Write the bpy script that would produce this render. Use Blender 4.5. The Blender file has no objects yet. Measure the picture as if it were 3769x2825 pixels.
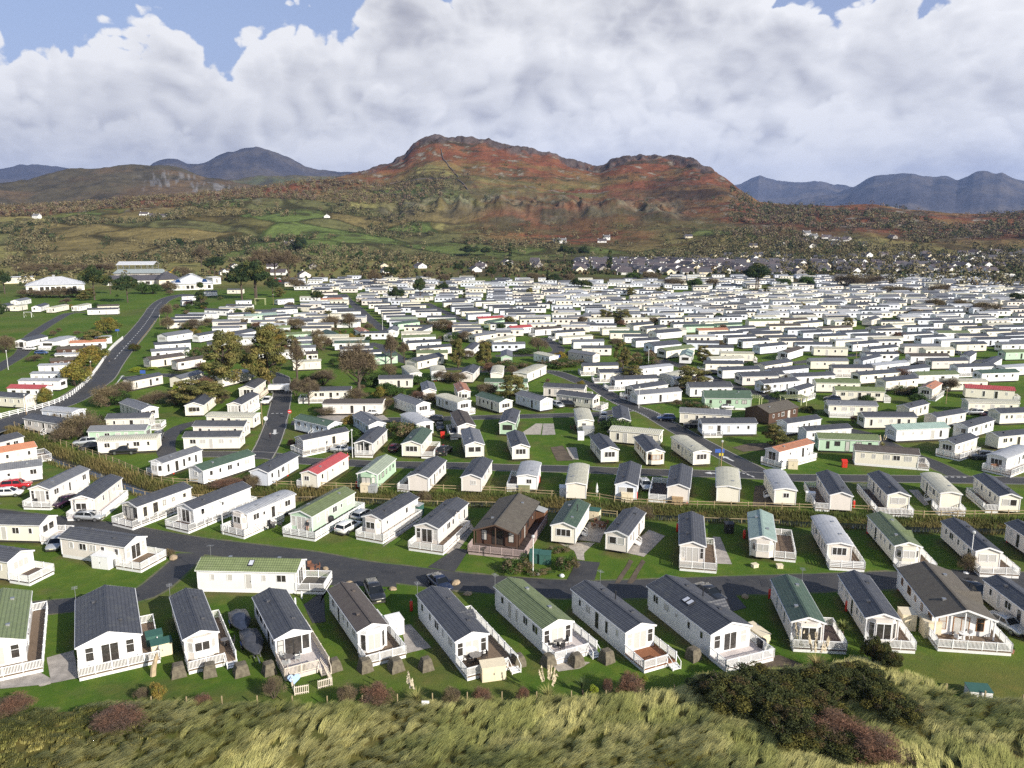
import bpy, math, random, colorsys
import numpy as np
R = math.radians
random.seed(7); RNG = np.random.default_rng(7)
scene = bpy.context.scene
COL = scene.collection

# ------------------------------------------------------------------ camera, sky, sun, exposure
FPX, HORIZON, CAM_H = 2950.0, 825.0, 44.0          # focal length and horizon row in photo pixels, camera height in metres
PITCH = math.atan((1412.5 - HORIZON) / FPX)
cam = bpy.data.cameras.new('camera'); cam.sensor_width = 36.0; cam.lens = 36.0 * FPX / 3769.0
cam.clip_start = 1.0; cam.clip_end = 60000.0
cam_o = bpy.data.objects.new('camera', cam); COL.objects.link(cam_o)
cam_o.location = (0, 0, CAM_H); cam_o.rotation_euler = (math.pi / 2 - PITCH, 0, 0)
scene.camera = cam_o

SUN_EL, SUN_AZ = R(25.0), R(133.0)                  # azimuth from +Y (view direction) towards +X
sun_dir = (math.cos(SUN_EL) * math.sin(SUN_AZ), math.cos(SUN_EL) * math.cos(SUN_AZ), math.sin(SUN_EL))
sun = bpy.data.lights.new('sun', 'SUN'); sun.energy = 5.0; sun.angle = R(0.53); sun.color = (1.0, 0.93, 0.82)
sun_o = bpy.data.objects.new('sun', sun); COL.objects.link(sun_o)
sun_o.rotation_euler = (math.pi / 2 - SUN_EL, 0, math.pi - SUN_AZ)
sun_o.location = (60, -60, 90)

vs = scene.view_settings
scene.display_settings.display_device = 'sRGB'
vs.view_transform = 'Standard'; vs.look = 'None'; vs.exposure = 0.45; vs.gamma = 1.0; vs.use_curve_mapping = False
scene.render.engine = 'CYCLES'
scene.cycles.use_denoising = False; scene.cycles.use_adaptive_sampling = False; scene.cycles.sample_clamp_indirect = 3.0
scene.cycles.max_bounces = 6; scene.cycles.diffuse_bounces = 3; scene.cycles.glossy_bounces = 2
scene.cycles.transmission_bounces = 2; scene.cycles.volume_bounces = 0; scene.cycles.transparent_max_bounces = 4
scene.cycles.caustics_reflective = False; scene.cycles.caustics_refractive = False

class NT:
    """small helper for node trees"""
    def __init__(s, tree): s.t = tree; s.n = tree.nodes; s.l = tree.links
    def new(s, typ, **kw):
        n = s.n.new(typ)
        for k, v in kw.items(): setattr(n, k, v)
        return n
    def put(s, sock, v):
        if hasattr(v, 'is_linked') or isinstance(v, bpy.types.NodeSocket): s.l.new(v, sock)
        else: sock.default_value = v
    def math(s, op, a, b=0.0, c=0.0, clamp=False):
        n = s.new('ShaderNodeMath', operation=op, use_clamp=clamp)
        for i, v in enumerate((a, b, c)):
            if i < len(n.inputs): s.put(n.inputs[i], v)
        return n.outputs[0]
    def noise(s, vec, scale, detail=4.0, rough=0.5, dist=0.0, lac=2.0):
        n = s.new('ShaderNodeTexNoise')
        if vec is not None: s.l.new(vec, n.inputs['Vector'])
        n.inputs['Scale'].default_value = scale; n.inputs['Detail'].default_value = detail
        n.inputs['Roughness'].default_value = rough; n.inputs['Distortion'].default_value = dist; n.inputs['Lacunarity'].default_value = lac
        return n.outputs['Fac']
    def mapr(s, v, a, b, c=0.0, d=1.0, smooth=False):
        n = s.new('ShaderNodeMapRange', interpolation_type='SMOOTHSTEP' if smooth else 'LINEAR')
        s.put(n.inputs[0], v)
        for i, x in enumerate((a, b, c, d)): s.put(n.inputs[1 + i], x)
        return n.outputs[0]
    def mix(s, fac, a, b, blend='MIX'):
        n = s.new('ShaderNodeMix', data_type='RGBA', blend_type=blend)
        s.put(n.inputs[0], fac)
        for sock, v in ((n.inputs[6], a), (n.inputs[7], b)):
            if isinstance(v, (tuple, list)) and len(v) == 3: v = (*v, 1.0)
            s.put(sock, v)
        return n.outputs[2]
    def vmath(s, op, a, b=(0, 0, 0)):
        n = s.new('ShaderNodeVectorMath', operation=op)
        s.put(n.inputs[0], a); s.put(n.inputs[1], b)
        return n.outputs[0]

world = bpy.data.worlds.new('World'); scene.world = world; world.use_nodes = True
def build_world():
    w = NT(world.node_tree); w.n.clear()
    out = w.new('ShaderNodeOutputWorld'); bg = w.new('ShaderNodeBackground')
    STR = 0.1; bg.inputs['Strength'].default_value = STR
    sky = w.new('ShaderNodeTexSky', sky_type='NISHITA'); sky.sun_disc = False
    sky.sun_elevation = SUN_EL; sky.sun_rotation = SUN_AZ
    sky.air_density = 1.0; sky.dust_density = 1.2; sky.ozone_density = 2.2
    tc = w.new('ShaderNodeTexCoord').outputs['Generated']
    sep = w.new('ShaderNodeSeparateXYZ'); w.l.new(tc, sep.inputs[0])
    el = sep.outputs['Z']; X = sep.outputs['X']
    p = w.vmath('MULTIPLY', tc, (1.0, 1.0, 1.25))
    # cumulus in receding banks: each bank has a scalloped sunlit top and a greyer body, nearer banks stand in front
    def warped(vec, sc, amt):
        n = w.new('ShaderNodeTexNoise'); w.l.new(vec, n.inputs['Vector']); n.inputs['Scale'].default_value = sc; n.inputs['Detail'].default_value = 0.0
        d = w.vmath('SCALE', w.vmath('SUBTRACT', n.outputs['Color'], (0.5, 0.5, 0.5))); w.n[-1].inputs['Scale'].default_value = amt
        return w.vmath('ADD', vec, d)
    pw = warped(p, 16.0, 0.014)
    def puff(vec, sc): return w.math('ABSOLUTE', w.math('SUBTRACT', w.noise(vec, sc, 0.0), 0.5))   # rounded lobes with creases between
    def billow(vec):
        h = w.math('MULTIPLY_ADD', puff(vec, 9.0), 0.90, w.noise(vec, 4.2, 1.0, 0.5)); h = w.math('MULTIPLY_ADD', puff(vec, 23.0), 0.50, h)
        h = w.math('MULTIPLY_ADD', puff(vec, 52.0), 0.26, h)
        return w.math('MULTIPLY_ADD', w.noise(vec, 110.0, 2.0, 0.55), 0.10, h)      # about 0.5 .. 1.1
    patch = w.noise(w.vmath('MULTIPLY', pw, (1.0, 1.0, 1.7)), 6.5, 4.0, 0.6)
    patch = w.mapr(patch, 0.30, 0.70, -0.34, 0.36)
    mid = w.math('MULTIPLY', w.mapr(X, -0.20, -0.12, 0.0, 1.0, True), w.mapr(X, 0.225, 0.31, 1.0, 0.0, True))
    big = w.noise(p, 2.3, 2.0, 0.5)
    cut = None; col_b = None
    banks = ((0.0, 0.226, 0.16, 1.05, 0.085, 0.030), (3.7, 0.150, 0.15, 1.06, 0.075, 0.045), (7.9, 0.100, 0.13, 0.96, 0.060, 0.055), (12.3, 0.052, 0.10, 0.80, 0.05, 0.060))
    for i, (sh, top, amp, br, depth, soft) in enumerate(banks):
        v = w.vmath('ADD', pw, (sh, sh * 0.37, 0.0)); d = billow(v)
        t_ = w.math('MULTIPLY_ADD', mid, 0.07, top) if i == 0 else top
        inside = w.math('MULTIPLY_ADD', w.math('SUBTRACT', d, 0.80), amp * 1.55, w.math('SUBTRACT', t_, el))
        if i == 0:
            hi = w.math('MULTIPLY', w.math('MULTIPLY_ADD', d, 0.9, w.math('MULTIPLY_ADD', big, 0.9, -1.28)), 0.25)      # broken cloud overhead
            inside = w.math('MAXIMUM', inside, hi)
        m = w.mapr(inside, 0.0, 0.012 if i == 0 else soft * 0.8, 0.0, 1.0, True)
        lobes = w.math('SUBTRACT', w.math('MULTIPLY', puff(v, 23.0), 1.3), w.math('MULTIPLY', puff(w.vmath('ADD', v, (0.010, -0.006, 0.016)), 23.0), 1.3))
        sh_ = w.mapr(inside, 0.0, depth, br, br - 0.36, True)
        bright = w.math('ADD', w.math('MULTIPLY_ADD', lobes, (0.70, 0.42, 0.15, 0.0)[i], sh_), w.math('MULTIPLY', patch, (0.8, 1.0, 1.1, 0.9)[i]))
        if i == 0: bright = w.math('ADD', bright, w.math('MULTIPLY', mid, w.mapr(el, 0.175, 0.225, 0.0, -0.20, True)))
        if i == 0: mask, total = m, bright
        else: total = w.math('MULTIPLY_ADD', w.math('SUBTRACT', bright, total), w.math('MULTIPLY', m, 0.85), total)
    ramp = w.new('ShaderNodeValToRGB'); w.l.new(total, ramp.inputs[0])
    cr = ramp.color_ramp; cr.elements[0].position = 0.10; cr.elements[0].color = (0.37, 0.375, 0.425, 1)
    cr.elements[1].position = 1.0; cr.elements[1].color = (0.98, 0.975, 0.975, 1)
    e = cr.elements.new(0.38); e.color = (0.555, 0.555, 0.59, 1)
    e = cr.elements.new(0.66); e.color = (0.785, 0.785, 0.80, 1)
    cl = w.vmath('SCALE', ramp.outputs[0]); w.n[-1].inputs['Scale'].default_value = 0.76 / STR
    skyc = w.mix(w.mapr(el, 0.15, 0.6, 0.62, 0.0), sky.outputs[0], (3.2, 3.5, 5.5), 'MIX')   # thin high haze in the blue
    col = w.mix(mask, skyc, cl)
    w.l.new(col, bg.inputs['Color']); w.l.new(bg.outputs[0], out.inputs['Surface'])
build_world()
world.cycles.sampling_method = 'MANUAL'; world.cycles.sample_map_resolution = 512

# ------------------------------------------------------------------ photo pixels -> places on the ground
SN, CS = math.sin(PITCH), math.cos(PITCH)
ORG = {'N': (0, 0), 'C1': (0, 1900), 'C2': (1000, 1900), 'C3': (2000, 1900), 'C4': (2769, 1900), 'D1': (0, 1400), 'D2': (900, 1400),
       'D3': (1850, 1400), 'D4': (2769, 1400), 'E1': (0, 900), 'E2': (900, 900), 'E3': (1850, 900), 'E4': (2769, 900)}
def at(tag, x, y, z=0.0):
    k = 1.0 if tag == 'N' else 2.2115
    px, py = ORG[tag][0] + x / k, ORG[tag][1] + y / k
    u, v = (px - 1884.5) / FPX, (py - 1412.5) / FPX
    t = (CAM_H - z) / (SN + v * CS)
    return np.array((u * t, t * (CS - v * SN), z))
def project(x, y, z=0.0):
    dz = z - CAM_H
    d = y * CS - dz * SN; up = y * SN + dz * CS
    return 1884.5 + FPX * x / d, 1412.5 - FPX * up / d

# ------------------------------------------------------------------ mesh and object helpers
class MB:
    def __init__(s): s.v = []; s.f = []; s.m = []
    def quad(s, pts, m=0):
        i = len(s.v); s.v += [tuple(p) for p in pts]; s.f.append(tuple(range(i, i + len(pts)))); s.m.append(m)
    def box(s, x0, x1, y0, y1, z0, z1, m=0, skip=''):
        i = len(s.v)
        s.v += [(x0, y0, z0), (x1, y0, z0), (x1, y1, z0), (x0, y1, z0), (x0, y0, z1), (x1, y0, z1), (x1, y1, z1), (x0, y1, z1)]
        F = {'b': (0, 3, 2, 1), 't': (4, 5, 6, 7), 's': (0, 1, 5, 4), 'e': (1, 2, 6, 5), 'n': (2, 3, 7, 6), 'w': (3, 0, 4, 7)}
        for k, f in F.items():
            if k not in skip: s.f.append(tuple(i + j for j in f)); s.m.append(m)
        return s
    def hexa(s, p, m=0):
        """8 corner points, bottom ring then top ring, counter-clockwise from above"""
        i = len(s.v); s.v += [tuple(q) for q in p]
        for f in ((0, 3, 2, 1), (4, 5, 6, 7), (0, 1, 5, 4), (1, 2, 6, 5), (2, 3, 7, 6), (3, 0, 4, 7)):
            s.f.append(tuple(i + j for j in f)); s.m.append(m)
    def bar(s, a, b, w, h=None, m=0):
        """box beam from a to b, w wide sideways and h tall"""
        a = np.array(a, float); b = np.array(b, float); h = w if h is None else h
        d = b - a; n = np.linalg.norm(d)
        if n < 1e-6: return
        d /= n
        up = np.array((0, 0, 1.0)) if abs(d[2]) < 0.95 else np.array((0, 1.0, 0))
        sd = np.cross(d, up); sd /= np.linalg.norm(sd); up = np.cross(sd, d)
        sd *= w / 2; up *= h / 2
        i = len(s.v)
        for c in (a, b):
            for q in (c - sd - up, c + sd - up, c + sd + up, c - sd + up): s.v.append(tuple(q))
        for f in ((0, 3, 2, 1), (4, 5, 6, 7), (0, 1, 5, 4), (1, 2, 6, 5), (2, 3, 7, 6), (3, 0, 4, 7)):
            s.f.append(tuple(i + j for j in f)); s.m.append(m)
    def tube(s, pts, rad, n=6, m=0, cap=True):
        pts = [np.array(p, float) for p in pts]; rs = rad if hasattr(rad, '__len__') else [rad] * len(pts)
        i0 = len(s.v)
        for k, p in enumerate(pts):
            d = pts[min(k + 1, len(pts) - 1)] - pts[max(k - 1, 0)]; d /= (np.linalg.norm(d) + 1e-9)
            up = np.array((0, 0, 1.0)) if abs(d[2]) < 0.9 else np.array((1.0, 0, 0))
            a = np.cross(d, up); a /= np.linalg.norm(a); b = np.cross(a, d)
            for j in range(n):
                t = 2 * math.pi * j / n
                s.v.append(tuple(p + rs[k] * (math.cos(t) * a + math.sin(t) * b)))
        for k in range(len(pts) - 1):
            for j in range(n):
                j2 = (j + 1) % n
                s.f.append((i0 + k * n + j, i0 + k * n + j2, i0 + (k + 1) * n + j2, i0 + (k + 1) * n + j)); s.m.append(m)
        if cap:
            s.f.append(tuple(i0 + j for j in range(n))[::-1]); s.m.append(m)
            e = i0 + (len(pts) - 1) * n
            s.f.append(tuple(e + j for j in range(n))); s.m.append(m)
    def mesh(s, name, mats, smooth=False):
        me = bpy.data.meshes.new(name); me.from_pydata(s.v, [], s.f)
        for m in (mats if isinstance(mats, (list, tuple)) else [mats]): me.materials.append(m)
        if isinstance(mats, (list, tuple)) and len(mats) > 1: me.polygons.foreach_set('material_index', s.m)
        if smooth: me.polygons.foreach_set('use_smooth', [True] * len(s.f))
        return me
    def build(s, name, mats, parent=None, smooth=False):
        return obj(name, s.mesh(name, mats, smooth), parent)

def obj(name, data, parent=None, loc=None, rz=None, scale=None):
    o = bpy.data.objects.new(name, data)
    if parent is not None: o.parent = parent
    if loc is not None: o.location = loc
    if rz is not None: o.rotation_euler = (0, 0, rz)
    if scale is not None: o.scale = (scale, scale, scale) if not hasattr(scale, '__len__') else scale
    COL.objects.link(o); return o
def tag(o, label=None, cat=None, group=None, kind=None):
    for k, v in (('label', label), ('category', cat), ('group', group), ('kind', kind)):
        if v: o[k] = v
    return o
def empty(name, loc, rz=0.0, label=None, cat=None, group=None):
    o = obj(name, None, None, tuple(float(c) for c in loc), float(rz)); o.empty_display_size = 0.3
    return tag(o, label, cat, group)
def copy_tree(o, parent=None, kids=None):
    c = o.copy(); COL.objects.link(c); c.parent = parent
    for ch in list(o.children): copy_tree(ch, c)
    return c
def np_mesh(name, V, F, mats, colors=None, smooth=False, mi=None):
    """mesh from numpy arrays; F is (n,3) or (n,4); colors per vertex (rgb)"""
    me = bpy.data.meshes.new(name); V = np.asarray(V, np.float32); F = np.asarray(F, np.int32)
    n, k = F.shape
    me.vertices.add(len(V)); me.vertices.foreach_set('co', V.ravel())
    me.loops.add(n * k); me.loops.foreach_set('vertex_index', F.ravel())
    me.polygons.add(n); me.polygons.foreach_set('loop_start', np.arange(0, n * k, k, dtype=np.int32))
    try: me.polygons.foreach_set('loop_total', np.full(n, k, np.int32))
    except Exception: pass
    for m in (mats if isinstance(mats, (list, tuple)) else [mats]): me.materials.append(m)
    if mi is not None: me.polygons.foreach_set('material_index', np.asarray(mi, np.int32))
    if smooth: me.polygons.foreach_set('use_smooth', np.ones(n, bool))
    me.update(calc_edges=True)
    if colors is not None:
        ca = me.color_attributes.new('cover', 'FLOAT_COLOR', 'POINT')
        c4 = np.ones((len(V), 4), np.float32); c4[:, :3] = colors; ca.data.foreach_set('color', c4.ravel())
    return me

# value noise in numpy
_PERM = RNG.random((256, 256))
def vnoise(x, y):
    xi = np.floor(x).astype(int); yi = np.floor(y).astype(int); fx = x - xi; fy = y - yi
    fx = fx * fx * (3 - 2 * fx); fy = fy * fy * (3 - 2 * fy)
    g = lambda a, b: _PERM[a & 255, b & 255]
    return (g(xi, yi) * (1 - fx) + g(xi + 1, yi) * fx) * (1 - fy) + (g(xi, yi + 1) * (1 - fx) + g(xi + 1, yi + 1) * fx) * fy
def fbm(x, y, o=5, gain=0.5):
    s = 0; a = 1.0; t = 0
    for k in range(o):
        s = s + a * vnoise(x * 2 ** k + 17.3 * k, y * 2 ** k + 9.1 * k); t += a; a *= gain
    return s / t
def ridged(x, y, o=5, gain=0.5):
    s = 0; a = 1.0; t = 0
    for k in range(o):
        s = s + a * (1 - abs(2 * vnoise(x * 2 ** k + 31.7 * k, y * 2 ** k + 5.3 * k) - 1)); t += a; a *= gain
    return s / t
def sstep(a, b, x):
    t = np.clip((x - a) / (b - a), 0, 1); return t * t * (3 - 2 * t)

# ------------------------------------------------------------------ materials
MATS = {}
def mat(name, fn):
    if name in MATS: return MATS[name]
    m = bpy.data.materials.new(name); m.use_nodes = True
    t = NT(m.node_tree); b = t.n.get('Principled BSDF'); fn(t, b); MATS[name] = m
    return m
def objpos(t): return t.new('ShaderNodeTexCoord').outputs['Object']
def geopos(t): return t.new('ShaderNodeNewGeometry').outputs['Position']
def bump(t, b, h, dist=0.02, strength=0.6):
    n = t.new('ShaderNodeBump'); n.inputs['Distance'].default_value = dist; n.inputs['Strength'].default_value = strength
    t.l.new(h, n.inputs['Height']); t.l.new(n.outputs[0], b.inputs['Normal'])
def plain(name, c, rough=0.6, metal=0.0, var=0.12, scale=3.0, spec=0.5):
    def f(t, b):
        p = objpos(t); n = t.noise(p, scale, 4.0, 0.6)
        dark = tuple(x * (1 - var) for x in c); lite = tuple(min(1, x * (1 + var)) for x in c)
        t.l.new(t.mix(t.mapr(n, 0.3, 0.7), dark, lite), b.inputs['Base Color'])
        b.inputs['Roughness'].default_value = rough; b.inputs['Metallic'].default_value = metal
        b.inputs['Specular IOR Level'].default_value = spec
    return mat(name, f)
def cladding(name, c):
    """horizontal lapped boards, a little dirty towards streaks"""
    def f(t, b):
        p = objpos(t); s = t.new('ShaderNodeSeparateXYZ'); t.l.new(p, s.inputs[0])
        saw = t.math('FRACT', t.math('MULTIPLY', s.outputs['Z'], 1 / 0.16))
        gap = t.mapr(saw, 0.0, 0.16, 1.0, 0.0)
        st = t.noise(t.vmath('MULTIPLY', p, (1.1, 1.1, 0.30)), 1.0, 3.0, 0.6)
        info = t.new('ShaderNodeObjectInfo').outputs['Random']
        tint = t.mapr(info, 0, 1, 0.90, 1.06)
        col = t.mix(t.mapr(st, 0.45, 0.80, 0.0, 0.26), c, tuple(x * y for x, y in zip(c, (0.74, 0.73, 0.64))))
        col = t.mix(t.math('MULTIPLY', gap, 0.10), col, tuple(x * 0.45 for x in c))
        cx = t.new('ShaderNodeCombineXYZ')
        for i in range(3): t.l.new(tint, cx.inputs[i])
        col = t.mix(1.0, col, cx.outputs[0], 'MULTIPLY')
        t.l.new(col, b.inputs['Base Color']); b.inputs['Roughness'].default_value = 0.55
        bump(t, b, saw, 0.008, 0.18)
    return mat(name, f)
def roofing(name, c, kind='tile'):
    """tile: rows of interlocking tiles; sheet: standing ribs down the slope; felt: shingles. Object Y runs along the ridge."""
    def f(t, b):
        p = objpos(t); s = t.new('ShaderNodeSeparateXYZ'); t.l.new(p, s.inputs[0])
        fy = t.math('FRACT', t.math('MULTIPLY', s.outputs['Y'], 1 / (0.30 if kind == 'tile' else 0.40)))
        wave = t.math('ABSOLUTE', t.math('SUBTRACT', fy, 0.5))
        course = t.math('FRACT', t.math('MULTIPLY', s.outputs['X'], 1 / 0.36))
        n = t.noise(p, 1.4, 5.0, 0.65); n2 = t.noise(t.vmath('MULTIPLY', p, (0.6, 4.0, 1.0)), 2.0, 3.0, 0.6)
        info = t.new('ShaderNodeObjectInfo').outputs['Random']
        col = t.mix(t.mapr(n, 0.3, 0.75), tuple(x * 0.78 for x in c), tuple(min(1, x * 1.25 + 0.008) for x in c))
        col = t.mix(t.mapr(n2, 0.5, 0.8, 0.0, 0.35), col, tuple(x * 0.62 + 0.02 for x in c))
        col = t.mix(t.mapr(info, 0, 1, 0.0, 0.28), col, tuple(min(1, x * 1.5 + 0.03) for x in c))
        n4 = t.noise(p, 0.7, 6.0, 0.7); col = t.mix(t.mapr(n4, 0.52, 0.74, 0.0, 0.45), col, (0.16, 0.16, 0.115))
        if kind == 'tile':
            h = t.math('ADD', t.math('MULTIPLY', wave, 0.8), t.math('MULTIPLY', course, 0.9))
            line = t.math('MAXIMUM', t.mapr(course, 0.0, 0.34, 0.75, 0.0), t.mapr(wave, 0.12, 0.0, 0.0, 0.40))
        elif kind == 'sheet':
            rib = t.mapr(wave, 0.34, 0.46, 0.0, 1.0); h = rib; line = t.math('MULTIPLY', rib, 0.45)
        else:
            brick = t.new('ShaderNodeTexBrick'); h = brick.outputs['Fac']
            m = t.new('ShaderNodeMapping'); t.l.new(p, m.inputs[0]); m.inputs['Rotation'].default_value = (0, 0, R(90)); t.l.new(m.outputs[0], brick.inputs[0])
            brick.inputs['Scale'].default_value = 2.0; brick.inputs['Mortar Size'].default_value = 0.03
            line = t.math('MULTIPLY', h, 0.4); h = t.math('SUBTRACT', 1.0, h)
        col = t.mix(line, col, tuple(x * 0.4 for x in c))
        t.l.new(col, b.inputs['Base Color']); b.inputs['Roughness'].default_value = 0.48 if kind != 'felt' else 0.85
        bump(t, b, h, 0.07, 1.0)
    return mat(name, f)

ROOFC = {'K': (0.070, 0.073, 0.084), 'G': (0.17, 0.175, 0.19), 'L': (0.40, 0.41, 0.43), 'N': (0.070, 0.115, 0.075), 'P': (0.36, 0.41, 0.30),
         'M': (0.30, 0.40, 0.35), 'T': (0.52, 0.50, 0.39), 'R': (0.42, 0.07, 0.07), 'B': (0.095, 0.078, 0.070), 'O': (0.46, 0.20, 0.11), 'S': (0.17, 0.21, 0.09), 'H': (0.11, 0.095, 0.075)}
WALLC = {'C': (0.79, 0.745, 0.63), 'W': (0.80, 0.80, 0.79), 'I': (0.73, 0.675, 0.615), 'U': (0.68, 0.72, 0.80), 'V': (0.44, 0.60, 0.44), 'E': (0.56, 0.53, 0.49), 'D': (0.085, 0.045, 0.030)}
ROOFN = {'K': 'charcoal', 'G': 'grey', 'L': 'pale grey', 'N': 'dark green', 'P': 'sage', 'M': 'mint', 'T': 'tan', 'R': 'red', 'B': 'dark brown', 'O': 'orange-brown', 'S': 'moss green', 'H': 'weathered brown'}
WALLN = {'C': 'cream', 'W': 'white', 'I': 'beige', 'U': 'pale blue', 'V': 'pale green', 'E': 'stone grey', 'D': 'dark timber'}
def roof_mat(k): return roofing('roof_' + ROOFN[k].replace(' ', '_'), ROOFC[k], 'felt' if k in 'HB' else ('tile' if k in 'KNGSPO' else 'sheet'))
def wall_mat(k): return cladding('cladding_' + WALLN[k].replace(' ', '_'), WALLC[k])

upvc = plain('white_upvc', (0.80, 0.80, 0.80), 0.4, var=0.04)
def glass_fn(t, b):
    info = t.new('ShaderNodeObjectInfo').outputs['Random']; p = objpos(t)
    s = t.new('ShaderNodeSeparateXYZ'); t.l.new(p, s.inputs[0])
    fold = t.math('ABSOLUTE', t.math('SINE', t.math('MULTIPLY', s.outputs['X'], 42.0)))
    cur = t.mix(fold, (0.30, 0.29, 0.27), (0.62, 0.60, 0.56))
    cm = t.math('GREATER_THAN', info, 0.52)
    nn = t.noise(p, 2.5, 3.0)
    col = t.mix(cm, t.mix(nn, (0.010, 0.012, 0.014), (0.075, 0.065, 0.055)), cur)
    t.l.new(col, b.inputs['Base Color']); b.inputs['Roughness'].default_value = 0.06
    b.inputs['Coat Weight'].default_value = 0.5; b.inputs['Coat Roughness'].default_value = 0.03
pane_mat = mat('window_glass', glass_fn)
chassis_mat = plain('chassis_steel', (0.035, 0.033, 0.03), 0.8)
deckc = {}
def deck_mat(k):
    c = {'w': (0.17, 0.12, 0.08), 'o': (0.22, 0.085, 0.035), 'g': (0.10, 0.09, 0.075), 'l': (0.55, 0.49, 0.47), 'd': (0.085, 0.06, 0.05)}[k]
    def f(t, b):
        p = objpos(t); s = t.new('ShaderNodeSeparateXYZ'); t.l.new(p, s.inputs[0])
        fr = t.math('FRACT', t.math('MULTIPLY', s.outputs['X'], 1 / 0.145)); ln = t.mapr(fr, 0.0, 0.12, 1.0, 0.0)
        n = t.noise(t.vmath('MULTIPLY', p, (6.0, 0.8, 1.0)), 1.5, 4.0, 0.6)
        col = t.mix(n, tuple(x * 0.7 for x in c), tuple(min(1, x * 1.3) for x in c))
        col = t.mix(t.math('MULTIPLY', ln, 0.5), col, tuple(x * 0.3 for x in c))
        t.l.new(col, b.inputs['Base Color']); b.inputs['Roughness'].default_value = 0.8
    return mat('decking_' + k, f)
rail_white = plain('white_rail', (0.82, 0.82, 0.81), 0.42, var=0.05)
rail_cream = plain('cream_rail', (0.70, 0.62, 0.52), 0.5, var=0.06)
rail_pink = plain('faded_pink_rail', (0.46, 0.36, 0.34), 0.6, var=0.1)
rail_brown = plain('brown_rail', (0.10, 0.06, 0.04), 0.7)
metal_grey = plain('galvanised_metal', (0.42, 0.43, 0.44), 0.4, 0.7)
black_plastic = plain('black_plastic', (0.02, 0.02, 0.022), 0.5)
gas_red = plain('red_gas_bottle', (0.55, 0.035, 0.02), 0.38, var=0.08)

def ground_fn(t, b):
    p = geopos(t)
    cov = t.new('ShaderNodeVertexColor'); cov.layer_name = 'cover'
    n1 = t.noise(p, 0.045, 5.0, 0.6); n2 = t.noise(p, 0.55, 5.0, 0.65); n3 = t.noise(p, 7.0, 3.0, 0.7)
    base = cov.outputs['Color']
    c = t.mix(t.mapr(n1, 0.35, 0.65, 0.0, 1.0), t.mix(1.0, base, (1.22, 1.12, 1.05), 'MULTIPLY'), t.mix(1.0, base, (0.66, 0.84, 0.60), 'MULTIPLY'))
    c = t.mix(t.mapr(n2, 0.46, 0.74, 0.0, 0.70), c, t.mix(1.0, base, (1.75, 1.28, 1.25), 'MULTIPLY'))
    nw = t.noise(p, 0.16, 6.0, 0.72); c = t.mix(t.mapr(nw, 0.54, 0.70, 0.0, 0.75), c, t.mix(0.6, c, (0.15, 0.135, 0.06)))
    c = t.mix(t.mapr(n3, 0.25, 0.75, 0.45, 0.0), c, t.mix(1.0, c, (0.45, 0.52, 0.42), 'MULTIPLY'))
    t.l.new(c, b.inputs['Base Color']); b.inputs['Roughness'].default_value = 0.95; b.inputs['Specular IOR Level'].default_value = 0.1
    h = t.math('ADD', n3, t.math('MULTIPLY', n2, 1.2)); bump(t, b, h, 0.12, 0.7)
ground_mat = mat('lawn_and_dune', ground_fn)

def asphalt_fn(t, b):
    p = geopos(t)
    n1 = t.noise(p, 0.22, 5.0, 0.6); n2 = t.noise(p, 9.0, 3.0, 0.7); n3 = t.noise(p, 1.3, 4.0, 0.6)
    c = t.mix(t.mapr(n1, 0.32, 0.68), (0.024, 0.024, 0.027), (0.050, 0.049, 0.051))
    c = t.mix(t.mapr(n3, 0.52, 0.72, 0.0, 0.55), c, (0.078, 0.072, 0.062)); c = t.mix(t.mapr(t.noise(p, 0.5, 6.0, 0.75), 0.56, 0.70, 0.0, 0.7), c, (0.018, 0.018, 0.020))
    c = t.mix(t.mapr(n2, 0.3, 0.8, 0.0, 0.35), c, (0.085, 0.084, 0.083))
    t.l.new(c, b.inputs['Base Color']); t.l.new(t.mapr(n1, 0.3, 0.7, 0.55, 0.9), b.inputs['Roughness'])
    bump(t, b, n2, 0.01, 0.5)
asphalt = mat('asphalt', asphalt_fn)
paint_white = plain('road_paint', (0.62, 0.62, 0.60), 0.7, var=0.15, scale=1.0)
paint_yellow = plain('yellow_road_paint', (0.55, 0.40, 0.10), 0.7, var=0.15, scale=1.0)
concrete = plain('concrete', (0.33, 0.30, 0.27), 0.9, var=0.3, scale=0.9)
paving = plain('pale_paving', (0.38, 0.34, 0.29), 0.9, var=0.25, scale=1.6)
mud = plain('bare_earth', (0.10, 0.075, 0.05), 0.95, var=0.4, scale=0.7)
kerb_mat = plain('kerb_stone', (0.36, 0.34, 0.31), 0.85, var=0.2)
def water_fn(t, b):
    p = geopos(t); b.inputs['Base Color'].default_value = (0.012, 0.018, 0.022, 1); b.inputs['Roughness'].default_value = 0.06
    bump(t, b, t.noise(p, 2.0, 3.0), 0.02, 0.3)
water_mat = mat('ditch_water', water_fn)

asphalt2 = plain('fresh_asphalt', (0.030, 0.030, 0.033), 0.7, var=0.3, scale=4.0)

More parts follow.
